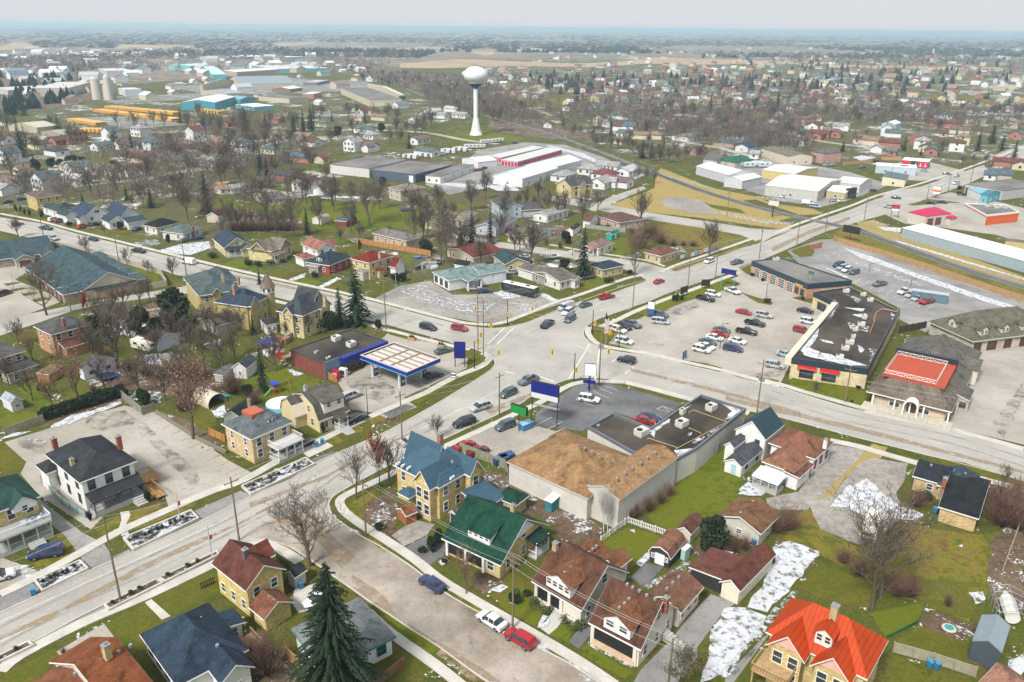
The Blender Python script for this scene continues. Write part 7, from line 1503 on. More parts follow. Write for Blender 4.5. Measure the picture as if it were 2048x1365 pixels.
PR={'B':[bare_proto('bare_tree',s,kids=(8,6,5,4),lv=4,tw=.02,thick=.26,spread=.85) for s in (1,2,3)],
      'b':[bare_proto('bare_tree',s,kids=(8,7,6),lv=3,tw=.043,thick=.24,spread=.6) for s in (11,12,13,14)],
      'f':[bare_proto('bare_tree',s,kids=(9,8,6),lv=3,tw=.066,thick=.26,spread=.6,clear=.15) for s in (21,22,23)],
      'w':[bare_proto('birch_tree',31,kids=(9,6,5),lv=3,tw=.022,thick=.15,spread=.45,up=.6,col=(.6,.58,.54))],
      'r':[bare_proto('rusty_leaved_tree',41,kids=(8,7,6),lv=3,tw=.014,thick=.2,spread=.55,leaves=5,leafcol=(.3,.06,.025),lsz=.17)],
      'q':[bare_proto('brown_leaved_tree',43,kids=(8,7,6),lv=3,tw=.014,thick=.22,spread=.6,leaves=2,leafcol=(.28,.15,.08),lsz=.12)],
      'o':[bare_proto('larch_tree',44,kids=(14,6,4),lv=3,tw=.014,thick=.16,spread=.7,up=.1,leaves=2,leafcol=(.16,.09,.05),lsz=.1,clear=.1)],
      'y':[bare_proto('olive_tree',45,kids=(8,7,6),lv=3,tw=.014,thick=.16,spread=.65,leaves=3,leafcol=(.13,.12,.055),lsz=.13)],
      'S':[spruce_proto('spruce_tree',51,44,14,13,Rr=3.,sz=.42,droop=.42)],'s':[spruce_proto('spruce_tree',s,26,9,5,Rr=rr,sz=.9) for s,rr in ((52,2.5),(53,3.),(54,2.1))],
      'n':[spruce_proto('spruce_tree',55,15,7,3,Rr=2.6,sz=1.2),spruce_proto('spruce_tree',56,15,7,3,Rr=3.2,sz=1.2)],
      'c':[blob_proto('cedar_tree',s,2600,.85,1.,.07) for s in (61,62)],'k':[blob_proto('bush',63,900,1.1,.8,.08,(.035,.05,.02)),blob_proto('bush',64,900,1.,.8,.08,(.03,.045,.02))],
      'l':[blob_proto('bush',65,900,1.3,.75,.07,(.1,.13,.04))],'a':[blob_proto('column_cedar',66,900,.42,1.,.06,(.02,.035,.018))],'t':[twig_proto('shrub',71),twig_proto('shrub',72)]}
LAB={'B':'tall bare tree','b':'bare grey-brown tree','f':'bare tree','w':'slender pale birch','r':'rust-red leaved tree','q':'bare tree with clinging brown leaves','o':'brown larch-like tree','y':'thin olive-leaved tree','S':'very tall dark spruce','s':'dark green spruce','n':'dark spruce','c':'dense dark cedar','k':'dark round bush','l':'light green clipped bush','a':'narrow dark cedar','t':'reddish twiggy shrub'}
CATT={'k':'bush','l':'bush','t':'shrub'}
SPOT=[];UP_=set()
def tree(k,x,y,h,where,wd=1.,r=rnd):
 ps=PR[k];i=r.randrange(len(ps));p=ps[i];s_=h/TH[p.name]
 if p.name in UP_:o=dup(p)
 else:o=p;UP_.add(p.name)
 if k in 'kltca':pass
 wd*={'B':1.15,'b':1.35,'f':1.25,'q':1.2}.get(k,1)
 o.location=(x,y,0);o.rotation_euler=(0,0,r.uniform(0,6.28));o.scale=(s_*wd*r.uniform(.92,1.08),s_*wd*r.uniform(.92,1.08),s_)
 tag(o,'%s %s'%(LAB[k],where),CATT.get(k,'tree'),'trees and shrubs '+('of the near gardens' if y<330 else 'of the far neighbourhoods'));SPOT.append((x,y));return o
def T(fr,k,where,*items):
 for it in items:
  g=G(it[:2],0,fr);tree(k,g.x,g.y,max(.5,HG(it[:2],it[2:4],fr)),where,it[4] if len(it)>4 else 1.)
T('Z2','B','on the grass verge at the side street corner',(405,585,400,50,1.3));T('Z6','B','on the lawn before the blue-roofed house',(725,1290,720,880,.8));T('Z6','b','behind the rust-red tree',(950,1200,960,850));T('Z6','r','left of the blue-roofed house',(885,1215,870,830,.75))
T('Z6','b','beside the red brick chimney',(1280,880,1290,700,1.2));T('Z2','q','in front of the green-roofed bungalow',(1460,770,1480,420,.9));T('Z4','B','in the big dormant lawn',(990,880,1050,140));T('Z4','B','right behind the tallest one in the big lawn',(1045,800,1180,90))
T('Z3','w','against the tan-roofed warehouse wall',(700,350,680,20),(725,355,640,10));T('Z3','c','between the little sheds and the tan garage',(1430,480,1430,245));T('Z3','y','at the bottom edge beside the bungalow drive',(1200,1440,1200,1030,1.3));T('Z2','S','at the bottom edge beside the side street',(590,1500,535,560,1.3))
T('Z1','t','behind the navy-roofed bungalow',(1800,1300,1800,1080,1.2),(1720,1240,1720,1080));T('Z3','t','along the tan-roofed warehouse',(920,250,920,170),(1000,210,1000,120),(1080,160,1080,80),(1140,110,1140,30),(880,270,880,200))
T('Z4','t','beside the gravel drive',(420,330,420,200,1.6),(350,350,350,220,1.4),(60,480,60,380,1.3),(130,470,130,390,1.3));T('Z4','t','behind the tall trees in the big lawn',(1150,780,1150,640,1.5),(1250,780,1250,660,1.3),(900,640,900,540,1.5),(800,560,800,470,1.4),(1500,850,1500,780))
T('Z4','t','right of the black-roofed brick house',(1850,300,1850,100,1.5),(1900,250,1900,60,1.5),(1960,330,1960,160,1.5),(1830,180,1830,20,1.3),(1290,180,1290,60,1.4),(1950,150,1950,0,1.3));T('Z8','b','on the verge at the right edge',(1900,1190,1920,1040));T('Z4','k','beside the black-roofed brick house',(1900,130,1900,60,1.3),(1340,130,1340,60,1.4))
T('Z5','q','in the gardens behind the parking lot fence',(545,640,470,180,1.1),(370,680,330,330));T('Z5','b','between the camper and the charcoal-roofed garage',(810,400,780,-60,1.1));T('Z5','q','inside the parking lot corner',(1320,880,1330,190,1.1));T('Z5','c','at the parking lot fence corner',(985,650,985,530));T('Z5','b','above the parking lot fence',(950,570,930,300,1.2),(1530,440,1500,90,1.1),(1250,500,1250,200),(1650,180,1650,-40,1.1),(1420,160,1420,-60,1.2))
T('Z5','s','in the play garden',(1800,565,1790,230,.6));T('Z5','t','in the back gardens',(1590,570,1590,440,1.4),(1100,470,1100,380,1.6),(1200,450,1200,350,1.6),(1000,450,1000,370,1.5),(1330,480,1330,360,1.5),(1740,640,1740,560,1.4),(640,560,640,500),(1250,690,1250,590,1.3),(880,420,880,330,1.4),(700,330,700,230,1.4));T('Z5','c','beside the dark shed roofs',(1690,590,1690,500,1.2),(850,590,850,540,1.6),(740,600,740,555,1.6),(640,640,640,590,1.5),(400,720,400,690,1.6),(280,560,280,500))
T('Y1','B','beside the teal row house',(385,1110,380,590));T('Y1','r','at the street corner below the row house',(700,1130,690,895));T('Y1','b','left of the grey-green victorian roof',(930,1300,900,880,1.2),(1150,1030,1120,800,1.2),(820,1180,820,950));T('Y1','c','left of the victorian houses',(1450,1200,1450,870,1.1),(1150,1270,1150,1030,1.2),(1560,1300,1560,1090,.9),(790,1260,790,1080,1.1),(1290,1260,1290,1120,1.3))
T('Y1','b','along the left road pavement',(150,470,90,300,1.1),(712,610,660,440,1.1),(1045,705,1000,540,1.1),(1220,768,1215,640,1.2),(1420,812,1380,620,1.1),(860,450,860,350));T('Y1','a','beside the yellow two-storey house',(135,265,135,190),(172,262,172,205),(205,290,205,225),(245,300,245,235),(340,310,340,230,1.4));T('Y1','c','beside the twin navy-gabled houses',(990,410,990,330),(1380,520,1380,440,.7),(570,380,570,335,1.5),(1060,390,1060,335,.8))
T('Y2','s','on the park lawn',(880,445,880,210,.95));T('Y2','B','on the park lawn',(770,470,740,30,.9),(1100,260,1080,-20,1.1),(1390,370,1380,-40,1.35));T('Y2','s','behind the gas station',(1290,1190,1275,690,1.1),(1150,1190,1130,870,1.1));T('Y2','c','behind the gas station',(1060,1230,1050,1050,1.1),(1460,1230,1460,1130,.8));T('Y2','s','beside the turret house',(490,860,480,715),(440,1270,430,1085,.9));T('Y2','b','in front of the victorian houses',(870,1290,880,1040,1.2),(230,1250,230,1010,1.3),(120,1290,120,1100,1.2),(700,1290,700,1150))
T('Y2','b','in the thicket behind the yellow cottages',*[(250+62*k,395+(k%3)*12,250+62*k,175+(k*37%60),1.) for k in range(9)]);T('Y2','t','in the thicket behind the yellow cottages',*[(280+75*k,415,280+75*k,340,2.2) for k in range(7)]);T('Y2','b','behind the red brick house',(1150,530,1140,355),(1310,500,1300,320),(1560,480,1560,350,.8));T('Y2','c','beside the yellow and red-roofed house',(1600,845,1600,755,1.2),(1665,830,1665,750,1.1),(1850,600,1850,480,1.4));T('Y2','k','before the taupe-roofed house',(400,700,400,640,1.2),(480,710,480,655,1.2),(580,700,580,650,1.2),(680,680,680,645,1.2),(940,800,940,740),(100,640,100,590,1.5))
T('Y3','B','above the scrap yard',(340,690,320,300,.8),(385,650,400,220,.8));T('Y3','s','over the dark red roof',(590,560,585,240,1.1),(740,525,720,235,.9),(500,540,520,330));T('Y3','b','behind the pale teal shop',(660,700,680,450,1.1),(1070,710,1040,290),(940,600,930,350),(980,590,980,380),(1195,578,1190,465),(750,600,750,480));T('Y3','s','beside the white-sided bungalow',(1500,810,1495,385,.9));T('Y3','c','beside the white-sided bungalow',(1345,750,1350,640,1.2),(1360,525,1360,410,1.1),(1880,770,1880,735,2),(220,570,220,480,1.2));T('Y3','o','at the corner of the small side road',(1915,790,1930,370,.8));T('Y3','t','in the gardens by the side road',(1310,560,1310,500),(1960,560,1960,440,1.6),(1700,400,1700,360,1.5),(1900,440,1900,400,2),(2010,480,2010,400,2));T('Y3','k','before the yellow cottage',(1705,850,1705,795,1.3))
T('Y3','b','north of the small side road',(1490,370,1490,50),(1210,305,1200,50),(1290,315,1300,90,.8),(580,250,590,-10,1.2),(310,245,310,20),(170,285,170,90),(1970,355,1980,120),(1020,245,1020,50),(1100,260,1100,110),(440,330,440,150),(870,200,870,30,1.1),(960,240,960,80));T('Y4','b','beside the grassy railway land',(335,345,350,50),(895,635,900,310,1.1));T('Y4','a','on the green strip beside the dark sign boards',(600,995,600,930,1.3),(628,1000,628,915,1.2),(670,990,670,925,1.3));T('Y4','t','behind the row of small signs',(420,480,420,360,2),(500,520,500,440,2),(600,540,600,490,2),(760,545,760,500,2),(680,540,680,500,2));T('Y4','o','before the yellow brick cottage',(290,770,300,380,.5))
T('Y4','k','beside the auto shop doors',(1245,790,1245,760,1.1),(1330,830,1330,800,1.1),(1660,980,1660,950,1.3),(1370,1010,1370,965,1.1));T('Z8','a','on the strip mall lawn',(635,475,635,425),(795,510,795,455));T('Z8','k','on the strip mall lawn',(555,460,555,440,1.1),(712,495,712,472,1.1),(910,540,910,515,1.1),(865,630,865,610));T('Z8','b','on the strip mall lawn',(610,560,620,470,1.5))
T('Z3','l','before the bungalow porches',(260,850,260,800,1.5),(310,895,310,845,1.4),(450,960,450,915,1.2),(500,1000,500,940,1.4));T('Z2','c','between the patio and the green-roofed bungalow',(1270,430,1270,330,.9),(1225,480,1225,380,.9),(870,340,870,280,1.2));T('Z2','k','in the snowy garden bed before the bungalow',(1310,560,1310,520),(1160,490,1160,440,1.1),(1780,830,1780,740,.9),(1870,780,1870,735,1.2));T('Z6','c','behind the blue-roofed house',(1830,1150,1830,1090,1.2),(1770,1140,1770,1090,1.2));T('Z1','a','before the white two-storey house',(610,280,610,200,1.1),(1000,150,1000,60,1.2));T('Z6','a','before the gambrel-roofed house',(500,840,500,770),(655,780,655,720));T('Z1','t','beside the yellow corner house',(430,1170,430,1130))
T('Y1','b','behind the left road houses',(830,160,790,-20,.9),(930,170,930,-40,1.2),(1180,220,1180,0,1.1),(1540,335,1520,-10,.9),(1900,420,1930,120,1.1),(1090,240,1090,90));T('Y1','s','behind the left road houses',(1700,275,1690,-90,.9),(680,190,680,100),(1240,230,1240,70,1.2),(1040,170,1110,40));T('Y2','b','behind the white house cluster',(430,160,430,-60),(500,150,500,-20),(720,120,720,-60),(1810,290,1810,100),(1950,240,1950,20),(1680,190,1680,60),(1240,200,1240,-20))
T('Y6','s','in the far left neighbourhood',(185,545,150,255,1.1),(1085,520,1070,345),(1480,275,1475,145),(20,430,10,360,1.2),(280,620,275,510));T('Y7','s','in the neighbourhood below the blue warehouse',(385,415,375,140,1.2),(540,325,535,185),(770,360,775,190,1.2),(850,350,850,160),(912,335,905,125),(1080,268,1075,180),(1715,485,1705,350),(500,700,490,460,1.1),(560,800,540,550,1.3),(700,600,700,480));T('Y7','c','in the neighbourhood below the blue warehouse',(1130,390,1130,290,1.1),(1490,350,1480,260),(260,400,260,310,1.2),(1500,790,1500,700));T('Y6','c','beside the far left gardens',(300,660,300,560,1.2),(420,640,420,550,1.2),(500,640,500,550,1.2),(600,640,600,530,1.4),(670,640,670,540,1.2),(930,620,930,580,2))
T('W1','s','in the right far neighbourhood',(88,385,90,225),(345,560,365,395,1.2),(420,560,440,420,1.2),(520,500,520,390),(665,295,660,175),(740,165,735,85),(900,195,890,20,1.1),(1450,165,1445,5,1.1),(1990,510,1990,415),(330,130,330,60),(1620,440,1610,380,1.3),(1240,130,1240,70));T('W2','s','in the right far neighbourhood',(385,565,390,455),(948,560,955,415,.8),(1100,605,1105,495,.8),(1940,690,1950,440,1.1),(1620,560,1640,330),(1750,490,1740,300,1.2),(1840,560,1840,400,1.2),(870,145,860,0),(935,275,935,190,1.2),(1170,230,1170,150,1.3),(1430,420,1430,340,1.3),(1080,390,1080,330),(1900,160,1900,50,1.2),(1860,210,1850,110,1.2));T('W1','b','along the railway cutting',(420,590,420,460,1.2),(490,600,490,450,1.2),(560,600,560,440,1.3),(640,600,640,470,1.2),(700,580,700,430),(310,740,310,600),(380,760,380,620),(440,770,440,640));T('W2','b','at the far road bend',(1720,780,1720,620,1.1),(1480,690,1490,580,1.3),(1580,690,1570,570,1.3),(1290,620,1290,410,1.2),(490,470,490,360),(600,440,600,330),(1690,690,1690,560,1.2));T('Y5','k','before the teal-fronted hall',(1310,130,1310,90),(1350,135,1350,110,1.5),(1380,80,1380,55,1.2),(1318,80,1318,40))
T('Z5','c','in the hedge behind the parking lot',*[(320+62*k,745-19*k,320+62*k,655-19*k,1.5) for k in range(9)])
T('Z5','b','in the crowded gardens left of the gas station',*[(x,y,x+10,y-h,1.) for x,y,h in ((130,240,200),(640,330,300),(900,240,330),(1080,330,280),(1180,230,300),(1300,300,340),(1400,420,380),(1130,620,330),(1230,640,400),(720,560,300),(1600,330,300),(1880,420,330),(220,620,300),(60,520,240),(1000,470,260))])
T('Z5','q','below the orange brick house',(230,360,230,90),(620,260,610,20,.9));T('Y1','b','between the row house and the victorians',(1020,1060,1010,820),(1230,1000,1240,780),(1340,1080,1340,880));T('Y2','b','among the middle houses',*[(x,y,x,y-h) for x,y,h in ((60,330,260),(200,480,200),(560,330,300),(640,480,220),(980,380,260),(1240,420,260),(1470,240,300),(1750,330,330),(1830,480,260),(1990,440,330))]);T('Y3','b','among the middle houses',*[(x,y,x,y-h) for x,y,h in ((120,500,330),(230,420,300),(520,600,280),(820,480,260),(1130,180,220),(1350,300,230),(700,160,260),(1620,260,200),(860,330,240))])
# POLES, SIGNALS, SIGNS, FENCES, PLANTERS, YARD THINGS
WD=(.2,.16,.1);TOPS={}
def pole(key,fr,b,t,label,kind='wood',arm=.0):
 g=G(b,0,fr);h=HG(b,t,fr);o=empty('utility_pole' if kind=='wood' else 'street_lamp',g,arm);tag(o,label,'utility pole' if kind=='wood' else 'lamp post','utility poles' if kind=='wood' else 'lamp posts')
 if kind=='wood':
  MB().bar((0,0,-.2),(0,0,h),.17,.11,n=8).build('post',M['bark'],o,WD);MB().box(-1.2,-.06,h-.9,1.2,.06,h-.78).build('crossarm',M['bark'],o,WD)
  MB().bar((-1.1,0,h-.78),(-1.1,0,h-.55),.05).bar((1.1,0,h-.78),(1.1,0,h-.55),.05).bar((0,0,h),(0,0,h+.2),.05).build('insulators',M['steel'],o)
  if key.endswith('T'):MB().bar((.42,0,h*.62),(.42,0,h*.62+1.1),.28,n=10).bar((-.4,.1,h*.62),(-.4,.1,h*.62+1.),.24,n=10).build('transformer',M['steel'],o)
 else:
  cl=(.03,.03,.035) if kind=='black' else (.4,.41,.42);MB().bar((0,0,0),(0,0,h),.1,.06,n=8).build('post',M['metalp'],o,cl)
  MB().bar((0,0,h-.1),(1.3,0,h+.1),.04).build('arm',M['metalp'],o,cl);MB().box(1.,-.12,h,1.6,.12,h+.14).build('lamp_head',M['metalp'],o,cl)
  if kind=='flag':MB().box(.1,-.02,h*.5,.45,.02,h*.66).build('banner',M['paint'],o,(.5,.05,.08))
 TOPS[key]=Vector((g.x,g.y,h));TOPS[key+'a']=arm
for k,fr,b,t,l,kd,a in (('a1','Z1',(815,820),(695,250),'leaning wooden pole in the lower planter','wood',.8),('a2','Z1',(1612,408),(1555,-15),'wooden pole by the yellow corner house','wood',.8),('a3','Z6',(1040,910),(1012,560),'ivy-topped wooden pole left of the blue-roofed house','wood',.8),('a4','Z6',(1702,722),(1700,430),'wooden pole on the kerb beside the queueing cars','wood',.8),
 ('b1','Z2',(783,378),(768,-5),'greenish wooden pole on the side street verge near the corner','wood',-.7),('b2','Z2',(1770,1005),(1772,515),'greenish wooden pole beside the white sedan','wood',-.7),('b3','Z3',(1125,1470),(1150,1065),'wooden pole cut by the bottom edge','wood',-.7),('c1T','Z7',(675,512),(697,110),'tall wooden pole at the dark parking lot corner','wood',-.6),('c2T','Z7',(1752,712),(1800,345),'wooden transformer pole opposite the strip mall','wood',-.6),('c3','Z8',(818,632),(850,385),'wooden pole on the strip mall lawn','wood',-.6),
 ('i1','P',(956,700),(956,590),'wooden pole at the gas station corner of the junction','wood',.4),('i2','P',(967,725),(968,598),'green-grey pole next to it at the gas station corner','wood',.4),('d1T','Y2',(1525,1232),(1500,800),'wooden transformer pole behind the gas station','wood',-.5),('d2','Y1',(1530,792),(1510,520),'wooden pole by the white van','wood',-.5),('d3','Y1',(976,682),(960,445),'wooden pole behind the beige wall','wood',-.5),('d4','Y1',(360,472),(322,240),'wooden pole at the end of the row house','wood',-.5),('d5','Y1',(592,1125),(545,850),'pole left of the rust-red tree','wood',-.5),('d6','Y1',(1345,545),(1335,380),'wooden pole at the snowy lot','wood',-.5),
 ('e1','Y4',(268,1052),(295,700),'tall wooden pole on the verge north of the junction','wood',.9),('e2','Y4',(718,892),(735,550),'wooden pole beside the dark sign boards','wood',.9),('e3','Y4',(945,802),(965,510),'wooden pole next to the blue pylon sign','wood',.9),('e4','Y4',(1303,647),(1325,400),'wooden pole opposite the side road mouth','wood',.9),('e5','Y4',(1610,548),(1628,270),'wooden pole near the rail crossing','wood',.9),('e6','Y5',(208,442),(230,150),'wooden pole at the brown billboard','wood',.9),('e7','Y5',(530,328),(560,80),'wooden pole left of the red pylon sign','wood',.9),('e8','Y5',(1048,162),(1070,40),'wooden pole by the orange sign','wood',.9),('e9','W2',(1555,862),(1590,630),'wooden pole at the far road bend','wood',.9),('g1','Y3',(1413,622),(1425,360),'wooden pole beside the tall leaning spruce','wood',.3),('h1','Y4',(1040,300),(1055,85),'wooden pole on the railway land','wood',.9),('h2','W2',(820,862),(842,655),'pole by the cream shop','wood',.9),('h3','W2',(1350,935),(1375,780),'pole opposite the cream shop','wood',.9),
 ('l1','Z1',(1215,272),(1190,80),'black banner post in the upper planter','flag',.8),('l2','Z1',(1427,503),(1400,310),'black banner post at the lower kerb','flag',.8),('l3','Z6',(805,716),(818,535),'thin brown lamp post on the gas station drive','black',0),('l4','Z7',(1500,265),(1518,95),'black lamp post in the middle of the plaza lot','black',0),('l5','Y4',(1360,965),(1375,850),'lamp post on the kerb island of the auto shop','black',0),('l6','Y5',(570,760),(570,690),'short lamp post in the rear gravel strip','black',0),('l7','Y5',(915,880),(918,820),'lamp post at the snowy rear edge','black',0),('l8','Y2',(1607,905),(1612,775),'grey street lamp by the corner gravel','grey',2.6),('l9','Z7',(125,640),(128,535),'thin lamp post by the green sign','grey',0),('m1','Y1',(120,897),(105,745),'lamp post in the row house court','grey',0)):pole(k,fr,b,t,l,kd,a)
def wires(label,keys,n=3,sag=.9):
 mb=MB()
 for i in range(len(keys)-1):
  a,b=TOPS[keys[i]],TOPS[keys[i+1]];d=(b-a);q=Vector((-d.y,d.x,0)).normalized()
  for j in range(n):
   o=q*((j-(n-1)/2)*1.1);z=-.55 if j !=1 else .1;p0=None
   for s in range(9):
    t=s/8;p=a.lerp(b,t)+o+Vector((0,0,z-4*sag*t*(1-t)))
    if p0 is not None:mb.bar(p0,p,.022,n=3,cap=False)
    p0=p
 tag(mb.build('overhead_wires',M['steel']),label,'power line','overhead wires')
TOPS['x0']=Vector((-95,62,11));TOPS['x1']=Vector((45,62,10));TOPS['x2']=Vector((130,118,11))
wires('overhead wires along the main road in the lower left',['x0','a1','a2','a3','a4','i2']);wires('overhead wires along the side street past the parked cars',['a3','b1','b2','b3'],3);wires('overhead wires along the right-hand road',['i2','c1T','c2T','x2'],3);wires('overhead wires along the left road',['i1','d1T','d2','d3','d4'],3);wires('overhead wires along the road to the rail crossing',['i1','e1','e2','e3','e4','e5','e6','e7','e8'],3)
SIG=(.75,.42,.01)
def signal(fr,b,t,label,heads):
 g=G(b,0,fr);h=HG(b,t,fr);o=empty('traffic_signal',g);tag(o,label,'traffic light','traffic lights at the junction');MB().bar((0,0,0),(0,0,h),.13,.09,n=8).build('post',M['black'],o)
 for p,z in heads:
  q=G(p,z,fr)-g;q.z=z;mb=MB().bar((0,0,z+.9),(q.x,q.y,z+.9),.05).bar((q.x,q.y,z+.9),(q.x,q.y,z+.6),.04)
  if math.hypot(q.x,q.y)>.6:mb.build('arm',M['steel'],o)
  a=math.atan2(q.x+g.x,q.y+g.y);hd=MB().box(-.3,-.08,-.65,.3,.08,.65).build('signal_head',M['paint'],o,SIG);hd.location=q;hd.rotation_euler=(0,0,-a)
  MB().bar((0,-.16,.38),(0,-.06,.38),.13,n=10).bar((0,-.16,0),(0,-.06,0),.13,n=10).bar((0,-.16,-.38),(0,-.06,-.38),.13,n=10).build('lens',M['black'],hd)
signal('Y3',(880,1188),(882,980),'black signal post on the gravel lot corner with two long arms',[((875,1105),3.2),((1083,1055),5.6),((618,1050),5.6)]);signal('Z6',(1533,405),(1533,215),'black signal post on the gas station corner',[((1556,218),5.4),((1700,290),5.4),((1576,172),5.6),((1645,106),3)])
signal('Z7',(505,492),(513,296),'black signal post at the dark lot corner',[((520,410),3.2),((357,290),5.8)]);signal('Z7',(630,167),(634,0),'black signal post on the plaza corner kerb',[((650,96),3)]);signal('Z7',(812,262),(818,80),'black signal post on the plaza corner grass',[((800,130),5),((752,156),4.6),((742,285),5.6)])
def board(fr,a,b,z0,z1,label,bands,posts=2,th=.25,pcol=(.02,.02,.025),name='sign',cat='sign',zp=None):
 """upright panel over ground points a-b; bands = [(fraction, colour)] from the top; z0/z1 numbers or pixels above a"""
 if isinstance(z0,tuple):z0=HG(a,z0,fr)
 if isinstance(z1,tuple):z1=HG(a,z1,fr)
 p,q=G(a,0,fr),G(b,0,fr);d=q-p;o=empty(name,p,math.atan2(d.y,d.x));tag(o,label,cat);W_=d.length;z=z1
 for i,(f_,c) in enumerate(bands):
  zz=z-(z1-z0)*f_;MB().box(0,-th/2,zz,W_,th/2,z).build('panel',M['metalp'],o,c);z=zz
 if name !='small_sign':MB().box(-.08,-th/2+.02,z0-.08,0,th/2+.04,z1+.08).box(W_,-th/2+.02,z0-.08,W_+.08,th/2+.04,z1+.08).box(0,-th/2+.02,z1,W_,th/2+.04,z1+.08).build('frame',M['black'],o)
 xs=[W_/2] if posts==1 else [.15,W_-.15] if posts==2 else []
 r=.28 if z0>5 and posts==1 else .1
 for x in xs:MB().bar((x,.0,0),(x,.0,z0),r,n=8).build('post',M['metalp'],o,pcol)
 return o
BL=(.008,.014,.18);DKB=(.03,.022,.02)
board('Z6',(1397,390),(1470,392),(1397,330),(1397,220),'tall blank blue twin-panel sign on the gas station corner',[(.5,BL),(.5,(.007,.01,.14))]);o=board('Z7',(213,757),(392,802),(213,590),(213,482),'wide blue and white billboard on two posts above the dark lot',[(.68,BL),(.32,(.6,.6,.62))],2,.5)
MB().box(0,.3,3.6,6,1.,3.7).build('catwalk',M['steel'],o);board('Z7',(78,812),(180,845),(78,692),(78,640),'green blank sign on a black post beside the blue bins',[(1,(.006,.24,.035))],1,.6,name='sign')
o=board('Z7',(572,548),(650,556),(572,445),(572,365),'white sign board with blue cross-shaped stand at the dark lot',[(1,(.72,.73,.76))],1,.2,BL);MB().box(-.2,-.35,1.9,2.6,-.15,2.7).box(1.,-.4,0,1.35,-.15,3.6).build('cross_panel',M['metalp'],o,BL)
board('Z7',(1248,342),(1270,332),.4,(1248,288),'small blue sign at the plaza lot entrance',[(1,(.05,.15,.35))],2,.15);board('Y4',(830,893),(895,890),(830,870),(830,820),'dark blank board on the green strip, farther one',[(1,DKB)]);board('Y4',(658,965),(712,948),(658,935),(658,885),'dark blank board behind the little cedars',[(1,DKB)])
o=board('Y4',(985,868),(1098,890),(985,762),(985,725),'wide blue pylon sign on two teal legs at the plaza',[(1,BL)],2,.5,(.1,.35,.4));board('Y4',(388,1120),(440,1128),(388,1100),(388,995),'white and blue standing sign at the plaza entrance',[(.55,(.72,.74,.76)),(.45,(.03,.1,.3))],2,.3)
board('Y4',(1368,300),(1452,312),(1368,205),(1368,165),'weathered white billboard beside the railway',[(1,(.6,.58,.55))],1,.3);board('Y5',(345,490),(478,520),(345,425),(345,370),'dark brown billboard above the railway',[(1,DKB)],1,.4);board('Y5',(745,312),(810,318),(745,250),(745,205),'red-topped pylon sign by the pink-roofed shop',[(.5,(.5,.02,.03)),(.2,(.1,.15,.4)),(.3,WHITE)],2,.4)
board('Y5',(1088,150),(1150,158),(1088,110),(1088,50),'white and orange sign at the orange restaurant',[(.45,WHITE),(.3,(.7,.15,.03)),(.25,WHITE)],1,.4);board('Y5',(372,160),(456,155),.3,(372,72),'large black blank board on the cream warehouse front',[(1,(.015,.018,.025))],0,.4);board('W2',(905,770),(975,772),1.5,(905,690),'black blank board on the pale blue shop',[(1,(.015,.015,.02))],0,.4)
board('Z6',(1372,470),(1405,472),.4,(1372,428),'small white sign with a dark oval by the gas station lawn',[(.3,WHITE),(.4,(.05,.08,.2)),(.3,WHITE)],2,.12)
for i,(x,y,c) in enumerate([(655,660,(.5,.5,.5)),(693,650,(.2,.2,.2)),(740,640,(.65,.5,.5)),(772,632,(.1,.3,.5)),(810,620,(.6,.25,.2)),(848,605,(.65,.65,.62)),(895,595,(.4,.2,.25)),(925,585,(.25,.2,.28))]):
 board('Y4',(x,y),(x+33,y-6),.5,(x,y-42),['pale','dark grey','pinkish','blue','red','white','maroon','dark violet'][i]+' board in the row beside the yellow brick cottage',[(1,c)],2,.1,name='small_sign')
g=G((722,240),0,'Z7');o=empty('totem_sign',g,.3);tag(o,'pinkish totem sign with black flame-shaped top on the plaza corner','sign');hh_=HG((722,240),(722,60),'Z7');MB().box(-.5,-.2,hh_*.45,.5,.2,hh_).build('panel',M['metalp'],o,(.6,.5,.44));MB().box(-.12,-.12,0,.12,.12,hh_*.45).build('post',M['metalp'],o,(.3,.2,.15));MB().bar((-.1,0,hh_),(-.35,0,hh_+1.6),.38,.1,n=8).build('topper',M['black'],o)
# fences
def fence(fr,pts,h,label,col,mat='board',cap=True,gap=2.4,name='fence',thick=.06,pk_=False):
 g=[G(p,0,fr) for p in pts];o=empty(name,g[0],0);tag(o,label,name.replace('_',' '));n=0
 for i in range(len(g)-1):
  a,b=g[i]-g[0],g[i+1]-g[0];d=b-a;L_=d.length;m=MB()
  if pk_:
   for z in (.3,h-.2):m.box(0,-.03,z,L_,.03,z+.08)
   for k in range(int(L_/.3)):m.box(k*.3,-.05,.05,k*.3+.12,-.03,h)
  else:m.box(0,-thick,.03,L_,thick,h)
  p=m.build('fence_panel',M[mat],o,col);p.location=a;p.rotation_euler=(0,0,math.atan2(d.y,d.x))
  if cap:
   for k in range(int(L_/gap)+1):
    n+=1
    if n<60:q=MB().box(-.07,-.12,0,.07,.12,h+.1).build('post',M['wood'],o,tuple(v*.85 for v in col));q.location=a+d*min(1,k*gap/L_);q.rotation_euler=p.rotation_euler
FW=(.42,.26,.12);FG_=(.25,.24,.19)
fence('Y5',[(275,492),(305,520),(660,618),(1040,740),(1480,890),(1950,1045)],2.,'long new tan board fence between the railway and the rear lot',FW,gap=5.5);fence('Y2',[(1290,575),(1300,520),(1600,575),(1890,625)],2.,'orange-tan board fence behind the yellow red-roofed house',(.45,.22,.08));fence('Z5',[(822,595),(975,720),(1062,690)],1.9,'grey-green board fence at the parking lot corner',FG_);fence('Z5',[(40,860),(300,770)],1.8,'grey board fence at the left of the parking lot',(.32,.28,.21))
